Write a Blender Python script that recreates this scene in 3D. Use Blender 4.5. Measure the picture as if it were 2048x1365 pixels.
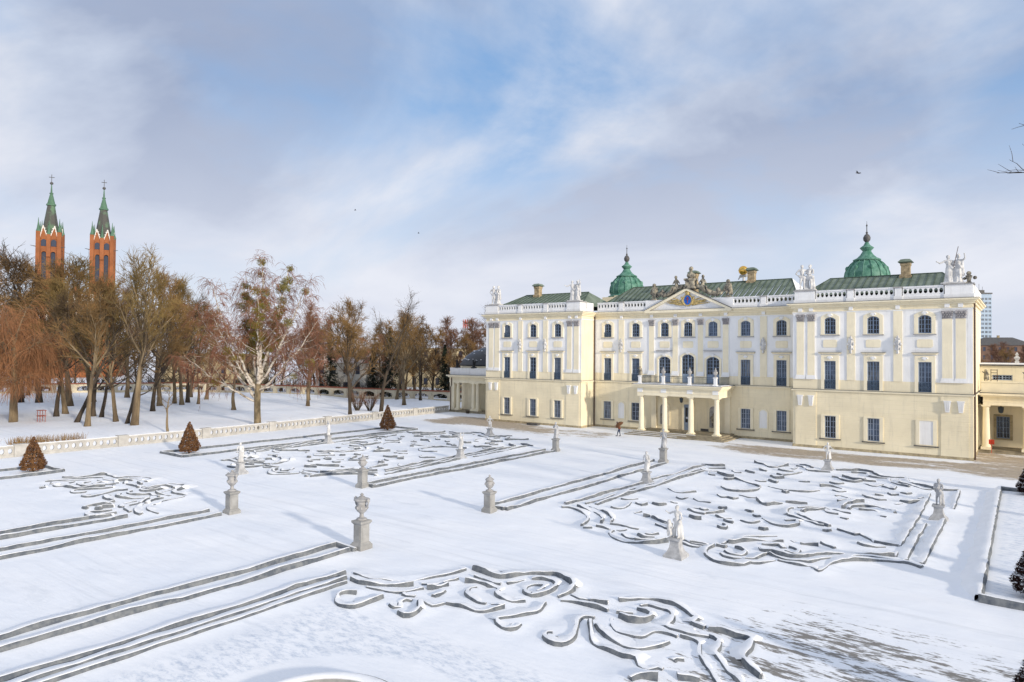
import bpy, bmesh, math, random
import numpy as np
from mathutils import Vector, Matrix, noise as mnoise

for _o in list(bpy.data.objects):
    bpy.data.objects.remove(_o)
SC = bpy.context.scene
COL = SC.collection
R = math.radians

# ------------------------------------------------------------------ camera
CAM_POS = Vector((34.76, -80.40, 10.10))
YAW, PITCH, ROLL = 0.645161, 0.018513, 0.008229
_f = Vector((-math.sin(YAW) * math.cos(PITCH), math.cos(YAW) * math.cos(PITCH), math.sin(PITCH)))
_r = Vector((math.cos(YAW), math.sin(YAW), 0.0))
_u = _r.cross(_f)
_r2 = _r * math.cos(ROLL) + _u * math.sin(ROLL)
_u2 = -_r * math.sin(ROLL) + _u * math.cos(ROLL)
cam_data = bpy.data.cameras.new('camera')
cam_data.lens = 24.0
cam_data.sensor_width = 36.0
cam_data.clip_end = 4000.0
cam = bpy.data.objects.new('camera', cam_data)
COL.objects.link(cam)
_m = Matrix((_r2, _u2, -_f)).transposed().to_4x4()
_m.translation = CAM_POS
cam.matrix_world = _m
SC.camera = cam

# ------------------------------------------------------------------ world sky
SUN_EL, SUN_AZ = 15.0, 14.0          # elevation; degrees in front of the +X axis
world = bpy.data.worlds.new('World')
SC.world = world
world.use_nodes = True
nt = world.node_tree
nt.nodes.clear()
def N(tree, typ, **kw):
    n = tree.nodes.new(typ)
    for k, v in kw.items():
        setattr(n, k, v)
    return n
def mathn(tree, op, a, b=None, clamp=False):
    n = N(tree, 'ShaderNodeMath', operation=op)
    n.use_clamp = clamp
    for i, v in enumerate((a, b)):
        if v is None:
            continue
        if isinstance(v, (int, float)):
            n.inputs[i].default_value = v
        else:
            tree.links.new(v, n.inputs[i])
    return n.outputs[0]
def ramp(tree, fac, stops):
    n = N(tree, 'ShaderNodeValToRGB')
    el = n.color_ramp.elements
    while len(el) < len(stops):
        el.new(0.5)
    for e, (p, c) in zip(el, stops):
        e.position = p
        e.color = (c[0], c[1], c[2], 1.0) if not isinstance(c, (int, float)) else (c, c, c, 1.0)
    tree.links.new(fac, n.inputs[0])
    return n.outputs[0]
def mixc(tree, fac, a, b, blend='MIX'):
    n = N(tree, 'ShaderNodeMix', data_type='RGBA', blend_type=blend)
    if isinstance(fac, (int, float)):
        n.inputs[0].default_value = fac
    else:
        tree.links.new(fac, n.inputs[0])
    for i, v in ((6, a), (7, b)):
        if isinstance(v, tuple):
            n.inputs[i].default_value = (v[0], v[1], v[2], 1.0)
        else:
            tree.links.new(v, n.inputs[i])
    return n.outputs[2]
def noise_tex(tree, vec, scale, detail=6.0, rough=0.55, dist=0.0):
    n = N(tree, 'ShaderNodeTexNoise')
    n.inputs['Scale'].default_value = scale
    n.inputs['Detail'].default_value = detail
    n.inputs['Roughness'].default_value = rough
    n.inputs['Distortion'].default_value = dist
    if vec is not None:
        tree.links.new(vec, n.inputs['Vector'])
    return n.outputs['Fac']

out = N(nt, 'ShaderNodeOutputWorld')
bg = N(nt, 'ShaderNodeBackground')
sky = N(nt, 'ShaderNodeTexSky', sky_type='NISHITA')
sky.sun_disc = False
sky.sun_elevation = R(SUN_EL)
sky.sun_rotation = R(90 + SUN_AZ)
sky.air_density = 1.0
sky.dust_density = 1.0
geo = N(nt, 'ShaderNodeTexCoord')
sep = N(nt, 'ShaderNodeSeparateXYZ')
nt.links.new(geo.outputs['Generated'], sep.inputs[0])
zc = mathn(nt, 'ADD', mathn(nt, 'MAXIMUM', sep.outputs[2], 0.0), 0.34)
cx = mathn(nt, 'DIVIDE', sep.outputs[0], zc)
cy = mathn(nt, 'DIVIDE', sep.outputs[1], zc)
cmb = N(nt, 'ShaderNodeCombineXYZ')
nt.links.new(cx, cmb.inputs[0])
nt.links.new(cy, cmb.inputs[1])
mp = N(nt, 'ShaderNodeMapping')
mp.inputs['Location'].default_value = (14.34, -8.42, 0.0)
mp.inputs['Rotation'].default_value = (0, 0, R(25))
mp.inputs['Scale'].default_value = (0.85, 1.1, 1.0)
nt.links.new(cmb.outputs[0], mp.inputs[0])
n_cov = noise_tex(nt, mp.outputs[0], 1.25, 9.0, 0.56, 0.35)
n_shade = noise_tex(nt, mp.outputs[0], 0.95, 7.0, 0.55, 0.5)
n_fine = noise_tex(nt, mp.outputs[0], 2.6, 8.0, 0.6, 0.3)
cover = ramp(nt, n_cov, [(0.33, 0.0), (0.52, 1.0)])
blue = mixc(nt, 1.0, sky.outputs[0], (0.125, 0.125, 0.125), 'MULTIPLY')
blue2 = mixc(nt, 0.55, blue, (0.24, 0.45, 0.82))
ccol = ramp(nt, n_shade, [(0.39, (0.26, 0.33, 0.49)), (0.47, (0.46, 0.53, 0.67)), (0.54, (0.66, 0.69, 0.77)), (0.64, (0.83, 0.84, 0.88))])
ccol2 = mixc(nt, mathn(nt, 'MULTIPLY', n_fine, 0.22), ccol, (0.84, 0.85, 0.90))
skyc = mixc(nt, cover, blue2, ccol2)
hz = ramp(nt, sep.outputs[2], [(0.0, 0.85), (0.14, 0.60), (0.34, 0.0)])
skyc2 = mixc(nt, hz, skyc, (0.68, 0.71, 0.80))
nt.links.new(skyc2, bg.inputs[0])
bg.inputs[1].default_value = 1.08
nt.links.new(bg.outputs[0], out.inputs[0])

# ------------------------------------------------------------------ sun
sun_dir = Vector((math.cos(R(SUN_EL)) * math.cos(R(SUN_AZ)), -math.cos(R(SUN_EL)) * math.sin(R(SUN_AZ)), math.sin(R(SUN_EL))))
sd = bpy.data.lights.new('sun', 'SUN')
sd.energy = 3.4
sd.angle = R(2.5)
sd.color = (1.0, 0.89, 0.74)
sun = bpy.data.objects.new('sun', sd)
COL.objects.link(sun)
sun.rotation_euler = sun_dir.to_track_quat('Z', 'Y').to_euler()

# ------------------------------------------------------------------ exposure
SC.view_settings.view_transform = 'Standard'
SC.view_settings.look = 'None'
SC.view_settings.exposure = 0.06
SC.view_settings.gamma = 1.0
SC.view_settings.use_curve_mapping = False
SC.cycles.max_bounces = 4
SC.cycles.diffuse_bounces = 3
SC.cycles.glossy_bounces = 2
SC.cycles.use_adaptive_sampling = True
SC.cycles.adaptive_threshold = 0.02
SC.cycles.caustics_reflective = False
SC.cycles.transparent_max_bounces = 8

# ================================================================== helpers
def mat(name, col, rough=0.8, var=0.0, scale=1.0, col2=None, bump=0.0, bscale=8.0, metal=0.0, spec=0.3, stretch=None, thr=(0.4, 0.62), streak=0.0):
    m = bpy.data.materials.new(name)
    m.use_nodes = True
    t = m.node_tree
    b = t.nodes['Principled BSDF']
    b.inputs['Roughness'].default_value = rough
    b.inputs['Metallic'].default_value = metal
    b.inputs['Specular IOR Level'].default_value = spec
    tc = N(t, 'ShaderNodeTexCoord')
    g = N(t, 'ShaderNodeNewGeometry')
    vec = g.outputs['Position']
    if stretch:
        mpn = N(t, 'ShaderNodeMapping')
        mpn.inputs['Scale'].default_value = stretch
        t.links.new(vec, mpn.inputs[0])
        vec = mpn.outputs[0]
    c2 = col2 if col2 else tuple(c * (1 - var) for c in col)
    if var > 0 or col2:
        f = noise_tex(t, vec, scale, 6.0, 0.6)
        c = ramp(t, f, [(thr[0], c2), (thr[1], col)])
        if streak:
            ms = N(t, 'ShaderNodeMapping')
            ms.inputs['Scale'].default_value = (1.6, 1.6, 0.16)
            t.links.new(g.outputs['Position'], ms.inputs[0])
            fs = noise_tex(t, ms.outputs[0], 1.3, 5.0, 0.7)
            c = mixc(t, mathn(t, 'MULTIPLY', mathn(t, 'SUBTRACT', fs, 0.52), 3.0 * streak, True), c, (0.34, 0.31, 0.25))
        t.links.new(c, b.inputs['Base Color'])
    else:
        b.inputs['Base Color'].default_value = (*col, 1)
    if bump > 0:
        bn = N(t, 'ShaderNodeBump')
        bn.inputs['Strength'].default_value = 1.0
        bn.inputs['Distance'].default_value = bump
        t.links.new(noise_tex(t, vec, bscale, 5.0, 0.6), bn.inputs['Height'])
        t.links.new(bn.outputs[0], b.inputs['Normal'])
    return m

class MB:
    def __init__(self):
        self.v = []
        self.f = []
    def quad(self, *p):
        n = len(self.v)
        self.v += [tuple(q) for q in p]
        self.f.append(tuple(range(n, n + len(p))))
        return self
    def box(self, x0, x1, y0, y1, z0, z1):
        n = len(self.v)
        self.v += [(x0, y0, z0), (x1, y0, z0), (x1, y1, z0), (x0, y1, z0), (x0, y0, z1), (x1, y0, z1), (x1, y1, z1), (x0, y1, z1)]
        self.f += [(n, n + 3, n + 2, n + 1), (n + 4, n + 5, n + 6, n + 7), (n, n + 1, n + 5, n + 4), (n + 1, n + 2, n + 6, n + 5), (n + 2, n + 3, n + 7, n + 6), (n + 3, n, n + 4, n + 7)]
        return self
    def frus(self, cx, cy, z0, z1, a0, b0, a1, b1):
        n = len(self.v)
        for z, a, b in ((z0, a0, b0), (z1, a1, b1)):
            self.v += [(cx - a, cy - b, z), (cx + a, cy - b, z), (cx + a, cy + b, z), (cx - a, cy + b, z)]
        self.f += [(n, n + 3, n + 2, n + 1), (n + 4, n + 5, n + 6, n + 7)] + [(n + i, n + (i + 1) % 4, n + 4 + (i + 1) % 4, n + 4 + i) for i in range(4)]
        return self
    def sqprofile(self, cx, cy, prof):
        for (a0, z0), (a1, z1) in zip(prof[:-1], prof[1:]):
            self.frus(cx, cy, z0, z1, a0, a0, a1, a1)
        return self
    def lathe(self, cx, cy, prof, n=16, z=0.0, sx=1.0, sy=1.0, ribs=0.0, nrib=8):
        b = len(self.v)
        for r, h in prof:
            for i in range(n):
                a = 2 * math.pi * i / n
                rr = r * (1 + ribs * math.cos(nrib * a))
                self.v.append((cx + sx * rr * math.cos(a), cy + sy * rr * math.sin(a), z + h))
        for k in range(len(prof) - 1):
            for i in range(n):
                j = (i + 1) % n
                self.f.append((b + k * n + i, b + k * n + j, b + (k + 1) * n + j, b + (k + 1) * n + i))
        self.f.append(tuple(b + i for i in range(n))[::-1])
        e = b + (len(prof) - 1) * n
        self.f.append(tuple(e + i for i in range(n)))
        return self
    def tube(self, pts, rad, n=6, cap=True):
        b = len(self.v)
        pts = [Vector(p) for p in pts]
        if isinstance(rad, (int, float)):
            rad = [rad] * len(pts)
        for k, p in enumerate(pts):
            d = (pts[min(k + 1, len(pts) - 1)] - pts[max(k - 1, 0)])
            if d.length < 1e-6:
                d = Vector((0, 0, 1))
            d.normalize()
            a = d.orthogonal().normalized() if k == 0 else (a - d * a.dot(d)).normalized()
            c = d.cross(a)
            for i in range(n):
                t = 2 * math.pi * i / n
                q = p + (a * math.cos(t) + c * math.sin(t)) * rad[k]
                self.v.append((q.x, q.y, q.z))
        for k in range(len(pts) - 1):
            for i in range(n):
                j = (i + 1) % n
                self.f.append((b + k * n + i, b + k * n + j, b + (k + 1) * n + j, b + (k + 1) * n + i))
        if cap:
            self.f.append(tuple(b + i for i in range(n))[::-1])
            e = b + (len(pts) - 1) * n
            self.f.append(tuple(e + i for i in range(n)))
        return self
    def ball(self, c, r, n=10, m=7, sz=1.0):
        prof = []
        for k in range(m + 1):
            t = math.pi * k / m
            prof.append((max(1e-3, r * math.sin(t)), -r * sz * math.cos(t)))
        return self.lathe(c[0], c[1], prof, n, c[2])
    def prism_y(self, poly, y0, y1):            # poly: (x, z) counter-clockwise seen from -Y
        n = len(self.v)
        k = len(poly)
        self.v += [(x, y0, z) for x, z in poly] + [(x, y1, z) for x, z in poly]
        self.f.append(tuple(range(n, n + k)))
        self.f.append(tuple(range(n + k, n + 2 * k))[::-1])
        for i in range(k):
            j = (i + 1) % k
            self.f.append((n + j, n + i, n + k + i, n + k + j))
        return self
    def ringplate(self, outer, inner, y0, y1):  # same point count, (x, z) loops; plate with a hole
        n = len(self.v)
        k = len(outer)
        for y in (y0, y1):
            self.v += [(x, y, z) for x, z in outer] + [(x, y, z) for x, z in inner]
        for i in range(k):
            j = (i + 1) % k
            self.f.append((n + i, n + j, n + k + j, n + k + i))
            self.f.append((n + 2 * k + j, n + 2 * k + i, n + 3 * k + i, n + 3 * k + j))
            self.f.append((n + j, n + i, n + 2 * k + i, n + 2 * k + j))
            self.f.append((n + k + i, n + k + j, n + 3 * k + j, n + 3 * k + i))
        return self
    def mesh(self, name, m=None, smooth=False):
        me = bpy.data.meshes.new(name)
        me.from_pydata(self.v, [], self.f)
        if m:
            me.materials.append(m)
        if smooth:
            me.polygons.foreach_set('use_smooth', [True] * len(me.polygons))
            if smooth != 'all':
                try:
                    me.set_sharp_from_angle(angle=R(40))
                except Exception:
                    pass
        me.update()
        return me
    def build(self, name, m=None, parent=None, smooth=False, loc=None, rz=0.0):
        return obj(name, self.mesh(name, m, smooth), parent, loc, rz)

def obj(name, me, parent=None, loc=None, rz=0.0):
    o = bpy.data.objects.new(name, me)
    COL.objects.link(o)
    if parent is not None:
        o.parent = parent
    if loc is not None:
        o.location = loc
    if rz:
        o.rotation_euler = (0, 0, rz)
    return o
def tag(o, label=None, cat=None, group=None, kind=None):
    if label:
        o['label'] = label
    if cat:
        o['category'] = cat
    if group:
        o['group'] = group
    if kind:
        o['kind'] = kind
    return o
def thing(name, label, cat, loc=(0, 0, 0), rz=0.0, group=None):
    o = obj(name, None, None, loc, rz)
    o.empty_display_size = 0.5
    return tag(o, label, cat, group)
def copy_tree(o, parent=None):
    c = o.copy()
    COL.objects.link(c)
    c.parent = parent
    for ch in o.children:
        copy_tree(ch, c)
    return c
def catmull(pts, step=0.35):
    P = [Vector((p[0], p[1], 0)) for p in pts]
    if len(P) < 3:
        n = max(2, int((P[1] - P[0]).length / 0.8))
        return [P[0].lerp(P[1], i / n) for i in range(n + 1)]
    Q = [P[0] * 2 - P[1]] + P + [P[-1] * 2 - P[-2]]
    res = []
    for i in range(1, len(Q) - 2):
        p0, p1, p2, p3 = Q[i - 1:i + 3]
        n = max(1, int((p2 - p1).length / step + 0.5))
        for k in range(n):
            t = k / n
            res.append(0.5 * ((2 * p1) + (p2 - p0) * t + (2 * p0 - 5 * p1 + 4 * p2 - p3) * t * t + (3 * p1 - p0 - 3 * p2 + p3) * t ** 3))
    res.append(P[-1])
    return res
def remeshed(mb, voxel, name, m, smooth_it=2):
    me = mb.mesh('tmp')
    o = obj('tmp', me)
    r = o.modifiers.new('r', 'REMESH')
    r.mode = 'VOXEL'
    r.voxel_size = voxel
    if smooth_it:
        s = o.modifiers.new('s', 'SMOOTH')
        s.iterations = smooth_it
        s.factor = 0.5
    dg = bpy.context.evaluated_depsgraph_get()
    new = bpy.data.meshes.new_from_object(o.evaluated_get(dg))
    bpy.data.objects.remove(o)
    bpy.data.meshes.remove(me)
    new.name = name
    new.materials.clear()
    if m:
        new.materials.append(m)
    new.polygons.foreach_set('use_smooth', [True] * len(new.polygons))
    return new

# ================================================================== materials
M = {}
M['yellow'] = mat('yellow_plaster', (0.90, 0.80, 0.575), 0.85, 0.10, 0.35, bump=0.004, bscale=14, streak=0.4)
M['white'] = mat('white_plaster', (0.89, 0.885, 0.87), 0.85, 0.07, 0.4, bump=0.003, bscale=14, streak=0.35)
M['trim'] = mat('pale_yellow_trim', (0.91, 0.82, 0.61), 0.8, 0.08, 0.6, streak=0.3)
M['plinth'] = mat('stained_plinth', (0.52, 0.43, 0.27), 0.9, 0.4, 1.6)
M['stone'] = mat('weathered_stone', (0.43, 0.42, 0.41), 0.9, 0.28, 2.5, bump=0.01, bscale=12)
M['pedestal'] = mat('grey_sandstone', (0.37, 0.365, 0.35), 0.9, 0.25, 1.5, bump=0.006, bscale=16)
M['statue_white'] = mat('white_statue_stone', (0.70, 0.69, 0.67), 0.75, 0.28, 2.0, bump=0.006, bscale=18)
M['statue_grey'] = mat('frosted_statue_stone', (0.50, 0.50, 0.50), 0.8, 0.3, 3.0, bump=0.006, bscale=18)
M['statue_old'] = mat('blackened_sandstone', (0.44, 0.39, 0.29), 0.9, 0, 2.2, col2=(0.10, 0.095, 0.085), bump=0.01, bscale=12)
M['capital'] = mat('grey_capital', (0.42, 0.40, 0.40), 0.9, 0.35, 4.0, bump=0.03, bscale=10)
M['lead'] = mat('dark_lead', (0.12, 0.115, 0.11), 0.6, 0.3, 2.0)
M['copper'] = mat('green_copper_dome', (0.155, 0.315, 0.24), 0.55, 0, 1.6, col2=(0.06, 0.18, 0.125), bump=0.01, bscale=4)
M['roof'] = mat('green_sheet_roof', (0.20, 0.245, 0.19), 0.6, 0, 0.8, col2=(0.12, 0.155, 0.115), bump=0.004, bscale=3)
M['seam'] = mat('roof_seam', (0.07, 0.10, 0.07), 0.6)
M['brick_chim'] = mat('chimney_brick', (0.50, 0.39, 0.24), 0.9, 0.45, 3.0, bump=0.01, bscale=10)
M['frame'] = mat('blue_grey_joinery', (0.24, 0.31, 0.42), 0.6, 0.15, 2.0)
M['frame_lt'] = mat('pale_blue_joinery', (0.36, 0.42, 0.52), 0.6, 0.1, 2.0)
M['iron'] = mat('dark_wrought_iron', (0.05, 0.07, 0.09), 0.5)
M['ironblue'] = mat('blue_black_ironwork', (0.09, 0.135, 0.20), 0.5, 0.3, 6.0)
M['pipe'] = mat('brown_downpipe', (0.10, 0.06, 0.04), 0.5)
M['gold'] = mat('gilding', (0.90, 0.55, 0.12), 0.28, 0.15, 2.0, metal=0.9)
M['goldp'] = mat('gold_paint', (0.62, 0.47, 0.20), 0.6, 0.4, 5.0)
M['blue'] = mat('blue_enamel', (0.02, 0.16, 0.62), 0.35, 0.2, 3.0)
M['red'] = mat('red_plastic', (0.55, 0.06, 0.03), 0.5)
M['glass'] = mat('dark_glass', (0.018, 0.024, 0.034), 0.12, 0.5, 0.7, spec=0.6)
M['curtain'] = mat('net_curtained_glass', (0.30, 0.31, 0.32), 0.3, 0, 1.4, col2=(0.05, 0.06, 0.08), spec=0.6, stretch=(3, 3, 0.5))
M['glassb'] = mat('curtained_glass', (0.14, 0.19, 0.28), 0.2, 0.6, 0.9, spec=0.6)
M['snow'] = mat('fresh_snow', (0.90, 0.91, 0.93), 0.75, 0.04, 1.0, bump=0.02, bscale=5, spec=0.2)
M['wrap'] = mat('grey_hedge_wrapping', (0.21, 0.22, 0.225), 0.85, 0, 2.6, col2=(0.10, 0.115, 0.135), bump=0.035, bscale=5, thr=(0.38, 0.6))
M['step'] = mat('sandstone_steps', (0.36, 0.31, 0.22), 0.9, 0.35, 1.5)
M['blackdome'] = mat('black_slate_dome', (0.012, 0.016, 0.026), 0.35, 0.3, 2.0, spec=0.5)
M['bark'] = mat('brown_bark', (0.26, 0.195, 0.115), 0.95, 0, 1.0, col2=(0.11, 0.08, 0.05), bump=0.03, bscale=9, stretch=(1, 1, 0.3))
M['bark_dk'] = mat('dark_bark', (0.095, 0.072, 0.05), 0.95, 0, 1.0, col2=(0.045, 0.035, 0.027), bump=0.03, bscale=9, stretch=(1, 1, 0.3))
M['bark_birch'] = mat('white_birch_bark', (0.58, 0.52, 0.44), 0.85, 0, 1.6, col2=(0.16, 0.12, 0.08), bump=0.01, bscale=9, stretch=(1, 1, 2.0), thr=(0.38, 0.52))
M['bark_birch_base'] = mat('rough_birch_base', (0.26, 0.20, 0.12), 0.9, 0, 1.6, col2=(0.10, 0.08, 0.05), bump=0.03, bscale=7, stretch=(1, 1, 0.5))
M['twig'] = mat('brown_twigs', (0.26, 0.155, 0.06), 0.95, 0.5, 0.3)
M['twig_dk'] = mat('dark_twigs', (0.12, 0.082, 0.048), 0.95, 0.4, 0.3)
M['twig_red'] = mat('reddish_twigs', (0.23, 0.12, 0.075), 0.95, 0.35, 0.3)
M['twig_olive'] = mat('olive_twigs', (0.24, 0.165, 0.06), 0.95, 0.45, 0.3)
M['willow'] = mat('orange_willow_twigs', (0.35, 0.165, 0.075), 0.9, 0.4, 0.4)
M['mistle'] = mat('mistletoe_leaf', (0.27, 0.22, 0.035), 0.8, 0.45, 1.5)
M['spruce'] = mat('spruce_needles', (0.030, 0.045, 0.028), 0.9, 0.5, 1.2)
M['leafrust'] = mat('rust_beech_leaves', (0.20, 0.10, 0.04), 0.85, 0, 2.5, col2=(0.10, 0.045, 0.02))
M['leafdark'] = mat('dark_red_beech_leaves', (0.075, 0.028, 0.022), 0.85, 0, 2.5, col2=(0.03, 0.014, 0.012))

# ground-floor plaster with fine horizontal joints
def rustic():
    m = mat('rusticated_yellow_plaster', (0.89, 0.79, 0.565), 0.85, 0.10, 0.35, streak=0.45)
    t = m.node_tree
    b = t.nodes['Principled BSDF']
    g = N(t, 'ShaderNodeNewGeometry')
    s = N(t, 'ShaderNodeSeparateXYZ')
    t.links.new(g.outputs['Position'], s.inputs[0])
    fr = mathn(t, 'FRACT', mathn(t, 'MULTIPLY', s.outputs[2], 1.0 / 0.46))
    d = mathn(t, 'ABSOLUTE', mathn(t, 'SUBTRACT', fr, 0.5))
    h = mathn(t, 'MULTIPLY', mathn(t, 'SUBTRACT', 0.49, d), 14.0, True)
    bn = N(t, 'ShaderNodeBump')
    bn.inputs['Distance'].default_value = 0.010
    t.links.new(h, bn.inputs['Height'])
    t.links.new(bn.outputs[0], b.inputs['Normal'])
    return m
M['rustic'] = rustic()

# ================================================================== ground
def fbm(x, y, s, o=3):
    return mnoise.fractal(Vector((x * s, y * s, 3.7)), 1.0, 2.0, o)
def sstep(a, b, x):
    t = min(1.0, max(0.0, (x - a) / (b - a)))
    return t * t * (3 - 2 * t)
BAL = [(-41.4, -75.0), (-41.4, -40.0), (-45.0, 8.3)]
def bal_x(y):
    if y < -40:
        return -41.4
    return -41.4 - (y + 40) / 48.3 * 3.6
def ground_z(x, y):
    z = 0.0
    d = bal_x(min(y, 9)) - x                    # metres beyond the balustrade
    if d > 0.4:
        dip = -1.1 * sstep(0.4, 2.0, d) * (1 - sstep(2.5, 7.5, d)) * (1 - sstep(4, 12, y))
        z += dip + 0.35 * sstep(4, 10, d) + 0.42 * fbm(x, y, 0.055) * sstep(4, 14, d) * (1 - sstep(75, 110, d))
    elif x > -46 and x < 46 and y < -1:
        z += 0.040 * fbm(x, y, 0.30) + 0.022 * fbm(x * 0.45, y, 1.0)
    return z
def axis_coords(lo, hi, f0, f1, fine, mid0, mid1, mid):
    c = []
    x = lo
    while x < hi:
        c.append(x)
        if f0 <= x < f1:
            x += fine
        elif mid0 <= x < mid1:
            x += mid
        else:
            e = max(mid0 - x, x - mid1)
            x += min(max(mid, abs(e) * 0.25), 90) if x >= mid1 else min(max(mid, e * 0.25), max(mid, e), 90)
    c.append(hi)
    return c
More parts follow.
